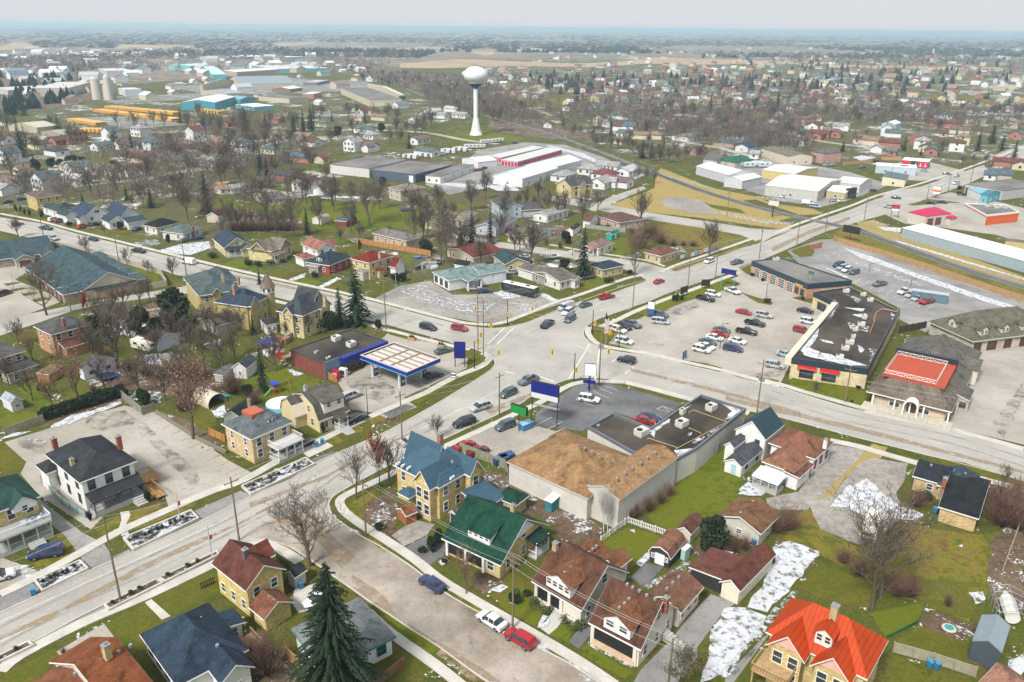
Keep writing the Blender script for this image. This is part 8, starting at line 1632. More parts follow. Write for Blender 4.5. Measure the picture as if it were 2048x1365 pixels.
fence('Z3',[(680,425),(780,345),(862,290),(1125,380)],1.2,'white picket fence behind the two bungalows',WHITE,'paint',pk_=True);fence('Z6',[(1430,965),(1740,1085),(1760,1160)],1.9,'mossy board fence behind the blue-roofed house',(.26,.27,.19));fence('Z2',[(245,1195),(400,1340),(430,1420)],1.8,'tan board fence below the grey and green house',(.42,.27,.12));fence('Z2',[(830,1420),(1045,1245)],1.4,'reddish board fence at the bottom edge',(.25,.12,.07))
fence('Z4',[(1130,1160),(1400,1235),(1690,1330)],1.6,'olive board fence right of the orange-red roof',(.33,.31,.22));fence('Y1',[(430,540),(760,612),(1315,775),(1370,870),(1130,915)],1.9,'beige noise wall between the row house and the road',(.42,.37,.28),'stucco',name='wall',thick=.1);fence('Z5',[(1065,705),(1345,885),(1545,985)],.7,'low mossy retaining wall along the parking lot',(.2,.18,.13),'stucco',False,name='wall',thick=.2)
fence('Y3',[(1515,395),(1700,420),(1845,432)],1.7,'grey-green fence behind the turquoise shed',(.3,.33,.28));fence('Z8',[(1185,160),(1370,125)],2.,'dark brown fence between strip mall and garages',(.06,.04,.035));fence('Z1',[(1840,500),(1990,655),(1900,740)],1.3,'black iron fence beside the yellow corner house',(.02,.02,.02),'black',pk_=True,cap=False);fence('Z1',[(1355,740),(1460,695)],1.2,'black iron fence left of the yellow corner house',(.02,.02,.02),'black',pk_=True,cap=False);fence('Z1',[(285,20),(430,170),(580,260)],1.3,'pale teal fence left of the white two-storey house',(.3,.42,.38))
fence('Z4',[(1090,1070),(1300,965),(1350,850)],.5,'low green mesh fence in the bright lawn',(.02,.12,.05),'leaf',False,thick=.02);fence('Y5',[(85,580),(180,560)],2.,'short orange board fence at the auto shop drive',(.42,.2,.1));fence('W2',[(390,690),(640,670),(740,640),(930,650)],2.,'tan board fence below the pink brick building',(.45,.28,.15));fence('Y6',[(705,625),(850,620)],1.8,'grey fence beside the dark hedge',(.35,.34,.33));fence('Z6',[(495,455),(595,500)],1.8,'orange board fence at the gas station store',(.45,.19,.06));fence('Z5',[(1425,850),(1540,905)],1.6,'orange board fence by the tan brick house',(.5,.22,.07));fence('Z2',[(1530,40),(1600,75)],1.6,'mossy fence beside the green roof',FG_)
fence('Z4',[(1480,560),(1500,430)][:0] or [(1870,620),(1960,380),(2010,250)],1.6,'weathered fence along the right edge yard',(.3,.27,.2))
# planters on the main road
def planter(fr,pts,label,hgt=.55,snow=True,nsh=4):
 g=[Vector(tuple(G(p,0,fr))[:2]) for p in pts];c=sum(g,Vector((0,0)))/len(g);o=empty('planter',(c.x,c.y,0));tag(o,label,'planter','stone planters along the main road');q=[p-c for p in g];ar=sum(q[k].cross(q[(k+1)%len(q)]) for k in range(len(q)))
 if ar<0:q=q[::-1]
 n=len(q)
 for k in range(n):
  a,b=q[k],q[(k+1)%n];d=(b-a).normalized();m=Vector((-d.y,d.x))*.28;MB().prism([tuple(a),tuple(b),tuple(b+m-d*.28),tuple(a+m+d*.28)],0,hgt).build('planter_wall',M['planter'],o)
 MB().prism([tuple(p*.985) for p in q],0,hgt-.13).build('soil',M['litter' if not snow else 'soil'],o,(.05,.04,.035))
 if snow:MB().prism(jag([tuple(p*.95) for p in q],.08,.5,rnd),hgt-.12,hgt-.08).build('snow_cover',M['snowp'],o)
 L0,L1=(q[0]+q[3])/2,(q[1]+q[2])/2
 for i in range(nsh):
  p=c+L0.lerp(L1,.12+.76*(i+.3*(i%2))/nsh);s_=tree('k',p.x,p.y,.8,'in a planter',.8);s_.location.z=hgt-.1
planter('Z1',[(230,690),(545,555),(602,612),(285,768)],'left snow-filled stone planter on the upper kerb',nsh=6);planter('Z1',[(830,405),(1290,215),(1345,272),(900,488)],'middle snow-filled stone planter on the upper kerb',nsh=8);planter('Z6',[(-60,1215),(380,1020),(445,1065),(5,1275)],'right snow-filled stone planter on the upper kerb',nsh=4);planter('Z1',[(700,855),(1060,678),(1110,705),(735,893)],'dark soil planter with the leaning pole',.5,False,3);planter('Z1',[(1065,676),(1465,490),(1485,515),(1115,703)],'dark soil planter behind the yellow corner house',.5,False,3);planter('Z1',[(-60,1225),(195,1100),(238,1128),(-40,1265)],'dark soil planter at the left edge',.5,False,2)
# yard things
def simple(name,fr,p,label,cat,parts,rz=.0,z=.03,group=None):
 o=empty(name,G(p,0,fr)+Vector((0,0,z)),rz);tag(o,label,cat,group)
 for nm,mt,cl,bxs,brs in parts:
  mb=MB()
  for b in bxs:mb.box(*b)
  for b in brs:mb.bar(*b)
  mb.build(nm,M[mt],o,cl)
 return o
def bin_(fr,p,label,col=(.03,.15,.3)):simple('waste_bin',fr,p,label,'waste bin',[('body','paint',col,[(-.3,-.35,.08,.3,.35,1.)],[]),('lid','paint',(.06,.25,.42),[(-.34,-.4,1.,.34,.4,1.08)],[]),('wheel','rub',None,[],[((-.3,.35,.12),(.3,.35,.12),.12,.12,10)])],.5,group='wheelie bins')
for fr,p,l in (('Z4',(1380,1265),'grey-blue wheelie bin at the olive fence, left of two'),('Z4',(1422,1275),'bright blue wheelie bin at the olive fence, right of two'),('Z2',(345,730),'blue wheelie bin behind the yellow corner house'),('Z4',(1418,225),'blue bin at the tan brick house wall'),('Z3',(1712,440),'small blue bin at the tan-roofed garage'),('Z6',(455,935),'blue bin lying beside the gambrel house drive'),('Z6',(495,915),'second blue bin beside the gambrel house drive'),('Z1',(228,775),'pale litter bin beside the left planter')):bin_(fr,p,l)
simple('dumpster','Z7',(178,810),'blue and white waste container below the green sign','container',[('body','metalp',(.03,.2,.38),[(-1.4,-.8,.1,1.4,.8,1.3)],[]),('lid','metalp',(.25,.45,.6),[(-1.45,-.85,1.3,0,.85,1.4),(.02,-.85,1.3,1.45,.85,1.42)],[])],.7)
for i in range(2):simple('dumpster','Z7',(15+i*40-10,1050-i*22),'blue waste container beside the tan-roofed warehouse','container',[('body','metalp',(.02,.05,.13),[(-1.4,-.8,.1,1.4,.8,1.3)],[]),('lid','metalp',(.03,.08,.2),[(-1.45,-.85,1.3,1.45,.85,1.4)],[])],.5)
simple('shipping_container','Y5',(1065,1000),'grey-teal shipping container in the rear gravel lot','container',[('body','board',(.12,.2,.23),[(-5,-1.4,.1,5,1.4,2.7)],[]),('roof','metalp',(.4,.45,.48),[(-5.02,-1.42,2.7,5.02,1.42,2.8)],[])],R(-28));simple('vending_machine','Z6',(590,470),'red kiosk machine at the gas station store','machine',[('body','metalp',(.45,.01,.02),[(-.9,-.5,0,.9,.5,2.)],[]),('front','paint',(.5,.5,.5),[(-.5,-.53,.7,.5,-.5,1.6)],[])],-.4);simple('vending_machine','Z6',(640,450),'white ice freezer at the gas station store','machine',[('body','metalp',(.75,.75,.76),[(-.9,-.5,0,.9,.5,1.9)],[]),('front','glass',None,[(-.6,-.53,.5,.6,-.5,1.5)],[])],-.4)
def tramp(fr,p,label):simple('trampoline',fr,p,label,'trampoline',[('mat','black',None,[],[((0,0,.8),(0,0,.86),2.,2.,16)]),('rim','metalp',(.03,.08,.3),[],[((2*math.cos(t),2*math.sin(t),.85),(2*math.cos(t+.42),2*math.sin(t+.42),.85),.12) for t in [.4189*k for k in range(15)]]),('net_pole','steel',None,[],[((2*math.cos(t),2*math.sin(t),0),(2*math.cos(t),2*math.sin(t),2.5),.04) for t in [1.047*k for k in range(6)]])])
tramp('Z5',(740,470),'black trampoline below the charcoal-roofed garage');tramp('Y2',(1670,255),'dark trampoline with net on the park lawn')
simple('play_set','Z5',(1890,565),'small wooden play set with blue roof in the green garden','play set',[('frame','wood',(.4,.16,.05),[(-1.2,-.8,1.2,.4,.8,1.35)],[((x,y,0),(x*.85,y*.85,2.2),.07) for x in (-1.2,.4) for y in (-.8,.8)]+[((.4,0,2.1),(3,0,2.1),.07),((3,-.9,0),(3,0,2.1),.06),((3,.9,0),(3,0,2.1),.06)]),('roof','paint',(.02,.06,.5),[(-1.3,-.9,2.2,.5,.9,2.4)],[]),('slide','paint',(.1,.4,.1),[],[((-1.2,0,1.3),(-3,0,.1),.2)])],.8)
simple('canoe','Z5',(1500,605),'turquoise upturned boat beside the fabric shelter','boat',[('hull','paint',(.02,.4,.42),[],[((-2.3,0,.35),(-1,0,.5),.05,.45,8),((-1,0,.5),(1,0,.5),.45,.45,8),((1,0,.5),(2.3,0,.35),.45,.05,8)])],.2)
simple('garden_pool','Z6',(215,665),'round white covered pool behind the gambrel house','pool',[('wall','metalp',(.2,.6,.65),[],[((0,0,0),(0,0,1.),3.2,3.2,24)]),('cover','snowm',None,[],[((0,0,1.),(0,0,1.08),3.1,3.1,24)])]);simple('garden_pond','Z4',(1510,1000),'small oval pond with white rim in the brown bed','pond',[('rim','conc',None,[],[((0,0,0),(0,0,.12),.95,.85,16)]),('water','paint',(.05,.3,.28),[],[((0,0,.12),(0,0,.14),.6,.6,16)])])
o=simple('boat','Z4',(1900,900),'white covered boat under a bare metal frame at the lower right','boat',[('hull','paint',(.68,.68,.64),[],[((-2.6,0,1.2),(1.4,0,1.2),.95,1.,10),((1.4,0,1.2),(3.2,0,1.4),1.,.15,10)]),('frame','steel',None,[],[((x,-1.9,0),(x,-1.9,2.4),.05) for x in (-3.5,-2,-.5,1,2.5)]+[((x,1.9,0),(x,1.9,2.4),.05) for x in (-3.5,-2,-.5,1,2.5)]+[((x,-1.9,2.4),(x,0,3.1),.05) for x in (-3.5,-2,-.5,1,2.5)]+[((x,1.9,2.4),(x,0,3.1),.05) for x in (-3.5,-2,-.5,1,2.5)]+[((-3.5,y,z),(2.5,y,z),.05) for y,z in ((-1.9,2.4),(1.9,2.4),(0,3.1))])],R(70))
s_=Bld('boat_tent','grey-blue tarpaulin shelter at the lower right corner','shelter','Z4',(1662,1092),(1868,1165),(1925,985),3.);s_.block(roof='gable',ax='x',rise=1.,wc=(.06,.08,.1),wm='stucco',rm='stucco',rc=(.22,.27,.31),ov=.05,fascia=False)
s_=Bld('house','house with brown-pink roof cut by the bottom right corner','house','Z4',(1700,1365),(1900,1500),(2100,1390),3.);s_.block(roof='gable',ax='y',rise=1.8,wc=(.4,.35,.28),rc=(.38,.2,.14))
rr=random.Random(5)
for i in range(26):
 fr,x,y=('Y3',rr.uniform(140,340),rr.uniform(640,735)) if i<16 else ('Z5',rr.uniform(1830,2000),rr.uniform(180,340));c=rr.choice([(.4,.05,.04),(.05,.1,.35),(.7,.7,.7),(.35,.18,.06),(.08,.08,.09),(.3,.3,.3)]);a,b,h=rr.uniform(.5,1.6),rr.uniform(.4,1.1),rr.uniform(.5,1.6)
 simple('crate',fr,(x,y),'%s crate in the %s'%({.4:'red',.05:'blue',.7:'white',.35:'orange-brown',.08:'black',.3:'grey'}[c[0]],'scrap yard behind the pale teal shop' if i<16 else 'cluttered yard behind the brick store'),'crate',[('box','paint',c,[(-a,-b,0,a,b,h)],[]),('lid','paint',tuple(v*.7+.1 for v in c),[(-a-.05,-b-.05,h,a+.05,b+.05,h+.08)],[])],rr.uniform(0,3),group='clutter in the yards')
simple('tarpaulin_stack','Z5',(1830,240),'stack under a bright blue tarpaulin behind the victorian house','stack',[('stack','wood',(.2,.15,.1),[(-2,-1.5,0,2,1.5,.9)],[]),('tarpaulin','metalp',(.01,.05,.5),[(-2.1,-1.6,.7,2.1,1.6,1.1)],[])],.6)
for x,y in ((1105,205),(1305,255)):simple('flower_box','Z6',(x,y),'wooden planter box with dark shrubs at the gas station edge','planter',[('box','wood',(.42,.26,.12),[(-1,-.6,0,1,.6,.7)],[]),('shrubs','leaf',(.02,.03,.02),[],[((-.5,0,.6),(-.5,0,1.4),.35,.1,7),((.1,0,.6),(.1,0,1.5),.35,.1,7),((.6,0,.6),(.6,0,1.3),.3,.1,7)])],-.4)
simple('adirondack_hut','W1',(742,408),'red shed near the long grey-roofed house','shed',[('body','board',(.4,.02,.05),[(-3,-2,0,3,2,2.4)],[]),('roof','metalp',(.4,.05,.08),[(-3.2,-2.2,2.4,3.2,2.2,2.7)],[])])
# FAR BUILDINGS, FAR NEIGHBOURHOODS, WOODS, TOWERS, HAZE
def W(label,fr,A,B,Cc,h,roof='gable',ax='x',rise=2.,wc=(.6,.6,.58),rc=(.6,.61,.6),wm='board',rm='metalp',name='warehouse',dr=(),wn=0,**k):
 s=Bld(name,label,'building',fr,A,B,Cc,h);s.block(roof=roof,ax=ax,rise=rise,wc=wc,wm=wm,rm=rm,rc=rc,ov=.15,fascia=False,**k)
 for f,t,w_,c in dr:s.door(f,t,w_,min(h-.6,3.4),c,.05,'garage_door')
 if wn:s.wins('R',wn,(1.,),1.2,1.2);s.wins('L',max(1,wn//2),(1.,),1.2,1.2)
 return s
MAG=(.42,.02,.1)
for lb,A,B,Cc,n in (('magenta-doored storage row with pale roof, farther one',(722,548),(828,556),(1180,472),19),('magenta-doored storage row with pale roof, nearer one',(838,574),(962,590),(1328,490),20)):
 s=W(lb,'Y8',A,B,Cc,2.9,'shed','y1',.4,(.55,.3,.35),(.55,.55,.52),'stucco',name='storage_units');s.trim=(.65,.6,.62)
 for i in range(n):s.door('R',(i+.5)/n,s.W/n*.72,2.3,MAG,.05,'roller_door')
 for i in range(5):s.door('L',(i+.5)/5,s.L/5*.7,2.3,MAG,.05,'roller_door')
W('large white metal warehouse beyond the bare trees','Y8',(762,700),(1005,728),(1300,640),4.6,rise=2.6,wc=(.72,.73,.76),rc=(.62,.64,.65),wn=3);W('rear extension of the white metal warehouse','Y8',(1150,585),(1240,640),(1490,575),4.6,rise=2.4,wc=(.72,.73,.76),rc=(.62,.64,.65))
W('small white hall left of the storage rows','Y8',(505,560),(640,592),(730,560),3.6,rise=1.6,wc=(.7,.7,.7),rc=(.66,.66,.66));W('white-walled flat industrial hall with snow-streaked roof','Y7',(1120,598),(1385,645),(1700,572),5.,'flat',rise=0,wc=(.58,.57,.54),wm='stucco',rm='roofgrey',rc=None);s=W('flat-roofed hall with dark blue front and white rear beside the truck yard','Y7',(1400,655),(1765,692),(2060,615),4.6,'flat',rise=0,wc=(.08,.11,.16),wm='stucco',rm='roofgrey',rc=None,dr=(('L',.9,2.4,WHITE),));W('long low white annex behind the dark blue hall','Y8',(240,690),(330,712),(610,612),3.8,'flat',rise=0,wc=(.66,.65,.63),wm='stucco',rm='roofgrey',rc=None,wn=4)
W('long pale corrugated warehouse beside the railway','W1',(786,625),(1055,700),(1180,662),4.6,ax='y',rise=2.2,wc=(.55,.56,.6),rc=(.6,.61,.58));W('pale front wing of the corrugated warehouse','W1',(1065,715),(1168,748),(1330,712),4.2,rise=1.4,wc=(.6,.62,.64),rc=(.66,.66,.62));W('big cream-roofed warehouse beside the truck yard','W1',(1415,755),(1790,832),(1985,735),5.,ax='y',rise=2.,wc=(.5,.5,.46),rc=(.66,.66,.6),wn=2);W('cream-roofed rear wing of the big warehouse','W1',(1430,630),(1600,690),(1790,640),4.6,ax='y',rise=1.2,wc=(.6,.5,.2),rc=(.64,.64,.59));W('cream-roofed side wing with shop windows near the road','Y5',(210,95),(380,110),(470,60),3.6,ax='y',rise=1.4,wc=(.5,.43,.25),rc=(.62,.62,.56),wn=3);W('long cream-roofed wing beside the side road','Y5',(310,10),(500,40),(605,-5),4.2,ax='y',rise=1.4,wc=(.58,.6,.6),rc=(.64,.65,.6),wn=2)
s=W('cream drive-in shop with bright magenta-pink hip roof','Y5',(900,265),(1045,302),(1255,278),4.4,'hip','x',2.2,(.58,.53,.45),(.45,.006,.065),'stucco',name='shop');s.trim=(.4,.05,.08)
for t in (.2,.52):s.win('R',t,.1,3.2,3.,'grid')
s.block(s.W*.8,-2.6,s.W*1.08,.5,3.,roof='hip',rise=1.,wc=(.55,.52,.45),rc=(.45,.006,.05),rm='metalp',ov=.4,fascia=False)
W('very long snow-roofed storage building along the railway','Y5',(922,352),(845,395),(1990,705),4.,'shed','y1',.7,(.3,.37,.4),WHITE,'stucco','snowm',name='storage_building')
b=flat('restaurant','orange and white drive-in restaurant with flat cluttered roof','restaurant',[(1545,290),(1815,262),(1700,205),(1360,190)],4.6,'Y5',wc=(.62,.12,.04),rm='roofgrey',pc=(.72,.72,.7),par=.5,band=1.2);ebox(b,0,0,1,3.4,3.9,.12,(.7,.12,.02));ebox(b,3,0,1,3.5,4.,.12,(.7,.12,.02));ebox(b,3,0,1,0,3.4,.08,(.62,.62,.58),name='front_cladding');b.trim=(.6,.6,.55)
for t in (.25,.5,.75):ewin(b,3,t,.4,3.,2.2)
hvac(b,(1560,225),2.4,2,1.2);hvac(b,(1640,235),3,2,1.);hvac(b,(1470,200),1.6,1.4,1.2);hvac(b,(1700,240),1.6,1.2,.8)
W('grey block hall with snow-patched flat roof at the right edge','Y5',(1410,30),(1680,90),(2050,40),4.8,'flat',rise=0,wc=(.48,.48,.48),wm='stucco',rm='roofgrey',rc=None,dr=(('L',.1,3,(.12,.05,.04)),));W('teal-gabled front hall before the grey block hall','Y5',(1500,118),(1560,130),(1665,100),4.,'gable','y',1.4,(.1,.38,.45),(.04,.14,.2),'stucco',wn=2);W('pale teal shop corner beside the round shrubs','Y5',(1385,75),(1480,110),(1545,90),3.4,'shed','y1',.5,(.6,.62,.6),(.2,.42,.5),'stucco',name='shop');W('yellow-walled flat building with barrel racks at the right edge','Y5',(1588,470),(1700,500),(2080,540),3.8,'flat',rise=0,wc=(.5,.42,.18),wm='stucco',rm='roofgrey',rc=None)
W('cream-walled shop with dark green roof on the road corner','W2',(765,790),(965,825),(1000,775),3.8,'shed','y1',.9,(.66,.6,.44),(.05,.1,.1),'stucco',name='shop',wn=2);W('pale blue-grey shop with white flat roof','W2',(695,690),(1070,715),(1105,690),4.4,'flat',rise=0,wc=(.42,.5,.58),wm='stucco',rm='snowm',rc=None,wn=4);b=W('shop with bright red and black front panels','W2',(935,640),(1180,660),(1255,640),4.2,'flat',rise=0,wc=(.2,.2,.22),wm='stucco',rm='snowm',rc=None,name='shop')
for y0,y1,c in ((.02,.3,(.6,.01,.03)),(.34,.6,(.02,.02,.02)),(.62,.98,(.5,.01,.04))):MB().box(-.05,b.L*(1-y1),.6,.1,b.L*(1-y0),4.).build('panel',M['metalp'],b.root,c)
mb=MB()
for k in range(3):mb.box(-.12,b.L*.06+k*2.6,1.4,-.06,b.L*.06+k*2.6+1.6,1.7).box(-.12,b.L*.06+k*2.6+.6,.9,-.06,b.L*.06+k*2.6+.9,3.2)
mb.build('white_lettering',M['paint'],b.root,WHITE)
PBK=(.5,.28,.24)
W('pink brick two-storey block with grey hip roof','W2',(165,560),(215,585),(385,572),6.,'hip','x',2.4,PBK,(.16,.16,.17),'brick','shingle',name='apartment_building',wn=4);W('pink brick lower wing left of the pink block','W2',(60,600),(95,615),(150,605),4.,'hip','x',1.6,PBK,(.16,.16,.17),'brick','shingle',name='house',wn=1);W('white house with blue-grey roof left of the pink wing','W1',(1540,535),(1600,560),(1665,535),3.2,'gable','y',2,WHITE,(.2,.26,.3),'siding','shingle',name='house',wn=2)
W('long tan two-storey motel-like building with brown roof','W1',(1320,478),(1545,545),(1600,500),5.2,'gable','y',1.5,(.6,.54,.42),(.24,.21,.17),'siding','shingle',name='apartment_building',wn=2);W('pale house with green hip roof beside the trailer row','W1',(1060,560),(1110,600),(1275,575),3.2,'hip','x',2.6,(.5,.45,.33),(.03,.17,.11),'siding','shingle',name='house',wn=3);W('wide pink brick bungalow with teal-grey roof','W1',(985,415),(1100,445),(1240,420),3.,'hip','x',2,(.5,.33,.28),(.13,.19,.21),'brick','shingle',name='house',wn=3);W('navy-roofed long house right of the teal-grey bungalow','W1',(1150,455),(1215,475),(1370,445),3.2,'gable','x',1.8,(.55,.6,.62),(.04,.1,.16),'siding','shingle',name='house',wn=3)
W('long pale house with grey hip roof and red car','W1',(660,365),(720,390),(905,365),3.2,'hip','x',1.6,(.66,.66,.62),(.24,.27,.26),'siding','shingle',name='house',wn=5);W('red-roofed house at the railway trees','W1',(750,490),(800,500),(880,480),3.2,'gable','x',2.,(.4,.2,.2),(.22,.05,.07),'siding','shingle',name='house',wn=2);W('two-gabled grey house beside the trailer row','W1',(870,560),(960,580),(1060,545),4.,'gable','y',2.6,(.45,.44,.4),(.18,.18,.17),'siding','shingle',name='house',wn=2)
W('pale blue metal hall in the right neighbourhood','W2',(735,312),(870,318),(930,300),6.,'gable','x',2,(.42,.55,.64),(.66,.7,.72),'board');W('big brick school-like building with brown hip roof','W2',(1015,415),(1180,430),(1200,400),5.,'hip','x',2.4,(.38,.12,.1),(.2,.18,.18),'brick','shingle',name='apartment_building',wn=3);W('pale block of flats with dark eaves near the far road','W2',(1500,268),(1540,272),(1710,262),5.5,'flat',rise=0,wc=(.62,.54,.38),wm='stucco',rm='roofgrey',rc=None,name='apartment_building',wn=4);W('long teal-grey roofed greenhouse block far right','V7',(20,630),(330,645),(580,630),4,'gable','y',3,(.5,.5,.48),(.2,.27,.3),'board')
BTL=(.06,.33,.42)
W('bright teal warehouse with white roof beyond the bus depot','Y6',(1540,88),(1760,104),(1930,55),7.,'gable','x',2.4,BTL,(.66,.66,.64));W('teal rear wing of the teal warehouse','Y7',(230,70),(330,80),(460,72),5.,'gable','y',2.4,BTL,(.15,.34,.4));W('low teal offices beside the teal warehouse','Y7',(290,120),(440,140),(500,115),4.,'flat',rise=0,wc=(.12,.4,.48),wm='stucco',rm='snowm',rc=None)
W('tan two-storey metal warehouse with slate roof, left part','V3',(1560,625),(1660,618),(1980,585),6.,'gable','y',5,(.5,.46,.33),(.2,.24,.27));W('large tan metal warehouse with slate roof, right part','V4',(240,575),(320,610),(720,585),6.5,'gable','x',7,(.52,.47,.34),(.22,.27,.31));W('low grey-roofed warehouse behind the teal one','V3',(1640,660),(1860,688),(1960,675),5.,'gable','x',2,(.5,.45,.33),(.28,.33,.36))
W('long low tan flat hall by the trailer lots','V4',(475,705),(730,728),(760,705),5.,'flat',rise=0,wc=(.5,.45,.34),wm='stucco',rm='roofgrey',rc=None);W('huge pale factory with ribbed grey roof beside the tree belt','V4',(1150,640),(1385,735),(1640,725),7.,'flat',rise=0,wc=(.55,.5,.36),wm='board',rm='roofgrey',rc=None,dr=(('R',.3,9,(.6,.6,.5)),('R',.7,7,(.6,.6,.5))));W('long cream storage hall with dark doors beside the tree belt','V4',(1370,610),(1640,695),(1830,742),5.,'gable','x',3.,(.55,.5,.38),(.6,.58,.5),dr=[('R',.1+.2*k,5,(.12,.1,.09)) for k in range(5)])
for i,(lb,A,B,Cc,h,wc,rc) in enumerate([('white-roofed pink-walled hall on the far industrial estate',(215,495),(300,510),(640,488),6,(.5,.36,.32),(.72,.72,.72)),('teal hall with flat roof at the far estate, right',(420,455),(620,485),(960,465),6,(.12,.42,.45),(.6,.6,.6)),('long white-roofed hall at the far estate edge',(100,380),(160,392),(545,380),6,(.4,.5,.55),(.66,.7,.72)),('second long pale hall at the far estate edge',(590,380),(650,392),(860,382),6,(.5,.55,.55),(.6,.66,.66)),('low brown hall in the snowy truck lots',(630,640),(740,650),(840,636),4,(.25,.15,.14),(.66,.64,.62)),('red-doored white hall in the truck lots',(870,680),(930,690),(1000,672),5,(.5,.2,.2),(.66,.66,.66)),('teal flat hall at the far estate, left',(0,455),(100,530),(120,470),7,(.12,.45,.5),(.5,.66,.66)),('grey shed roofs amid the truck lots',(890,585),(960,595),(1060,575),4,(.2,.17,.2),(.45,.42,.42))]):W(lb,'V4',A,B,Cc,h,'flat' if i%2 else 'gable','x',2 if i%2==0 else 0,wc,rc)
for i,(lb,A,B,Cc,h,wc,rc) in enumerate([('pale concrete works hall left of the silos',(440,600),(560,640),(745,590),9,(.5,.47,.43),(.58,.55,.52)),('white office block right of the silos',(965,640),(1020,655),(1120,640),7,(.6,.62,.66),(.6,.6,.6)),('long pale hall left of the concrete works',(-60,640),(60,660),(440,640),5,(.5,.48,.44),(.55,.53,.5)),('low hall with dark roof at the left edge',(0,480),(60,498),(210,490),5,(.55,.55,.52),(.16,.18,.22)),('pale hall behind the silos',(800,480),(870,500),(1050,488),7,(.52,.52,.52),(.6,.6,.6)),('brown-roofed hall beyond the concrete works',(910,460),(1000,470),(1300,452),5,(.4,.36,.32),(.3,.28,.28)),('teal-fronted hall beyond the plain',(1470,450),(1560,460),(1760,445),8,(.2,.5,.5),(.6,.66,.66)),('pale sheds at the left industrial edge',(150,455),(230,465),(330,450),4,(.5,.5,.5),(.62,.62,.62))]):W(lb,'V3',A,B,Cc,h,'flat' if i in (0,1,4) else 'gable','x',0 if i in (0,1,4) else 2,wc,rc)
W('beige arched-roof hall in the left foreground estate','Y6',(60,285),(300,310),(420,285),4.4,'gable','x',2.4,(.5,.45,.33),(.5,.46,.36));W('brown-grey hall beside the beige one','Y6',(330,340),(500,370),(640,340),4.2,'gable','x',2,(.36,.32,.25),(.32,.3,.24))
for i,(x,y,tx,ty,r_) in enumerate(((800,735,800,545,4.4),(900,738,895,530,3.2),(880,735,875,610,3),(925,730,925,560,2.5))):
 g=G((x,y),0,'V3');h=HG((x,y),(tx,ty),'V3');o=empty('silo',g);tag(o,'pale concrete silo at the concrete works','silo','silos');MB().bar((0,0,0),(0,0,h*.9),r_*1.15,r_,n=14).build('body',M['stucco'],o,(.55,.51,.45));MB().bar((0,0,h*.9),(0,0,h),r_,r_*.5,n=14).build('cap',M['stucco'],o,(.5,.48,.44));MB().box(r_,-.5,0,r_+1,.5,h*.9).build('ladder_tower',M['steel'],o)
# water tower
g=G((952,270));mp=(g.y*math.cos(PITCH)+H*math.sin(PITCH))/F;zz=lambda y:HG((952,270),(952,y));o=empty('water_tower',g);tag(o,'white water tower with navy cone under its round tank','water tower')
def lathe(name,prof,mat,col):
 mb=MB();n=32
 for (r0,z0),(r1,z1) in zip(prof,prof[1:]):
  for k in range(n):
   a,b=6.2832*k/n,6.2832*(k+1)/n;mb.poly([(r0*math.cos(a),r0*math.sin(a),z0),(r0*math.cos(b),r0*math.sin(b),z0),(r1*math.cos(b),r1*math.sin(b),z1),(r1*math.cos(a),r1*math.sin(a),z1)])
 mb.build(name,M[mat],o,col,True)
WT=(.74,.74,.76);lathe('column',[(13*mp,0),(9.5*mp,zz(262)),(6*mp,zz(243)),(4.5*mp,zz(236)),(4.3*mp,zz(178))],'metalp',WT);lathe('cone',[(4.3*mp,zz(178)),(5.2*mp,zz(176)),(15*mp,zz(166.5))],'metalp',(.02,.04,.2))
c_,rz_=(zz(168)+zz(133))/2,(zz(133)-zz(168))/2;lathe('tank',[(15*mp,zz(166.5))]+[(23.4*mp*math.cos(math.radians(t))**.92,c_+rz_*math.sin(math.radians(t))**1) for t in range(-54,90,8)]+[(.01,c_+rz_)],'metalp',WT)
mb=MB()
for k in range(14):a,b=.4488*k,.4488*(k+1);P_=lambda t,z:(2.6*math.cos(t),2.6*math.sin(t),c_+rz_+z);mb.bar(P_(a,-.4),P_(a,.9),.06).bar(P_(a,.9),P_(b,.9),.06)
mb.build('top_railing',M['steel'],o)
g=G((1857,155));h=min(78.5,HG((1857,155),(1868,88)));o=empty('radio_mast',g);tag(o,'red and white lattice radio mast on the right horizon','radio mast')
for k in range(7):
 z0,z1=h*k/7,h*(k+1)/7;w0,w1=5*(1-k/7.6),5*(1-(k+1)/7.6);mb=MB()
 for t in range(3):
  a,b=2.094*t,2.094*(t+1);P_=lambda q,w_,z:(w_*math.cos(q),w_*math.sin(q),z);mb.bar(P_(a,w0,z0),P_(a,w1,z1),.45-.04*k).bar(P_(a,w0,z0),P_(b,w1,z1),.2).bar(P_(b,w0,z0),P_(a,w1,z1),.2)
 mb.build('mast_section',M['paint'],o,(.5,.03,.05) if k%2==0 else (.7,.68,.68))
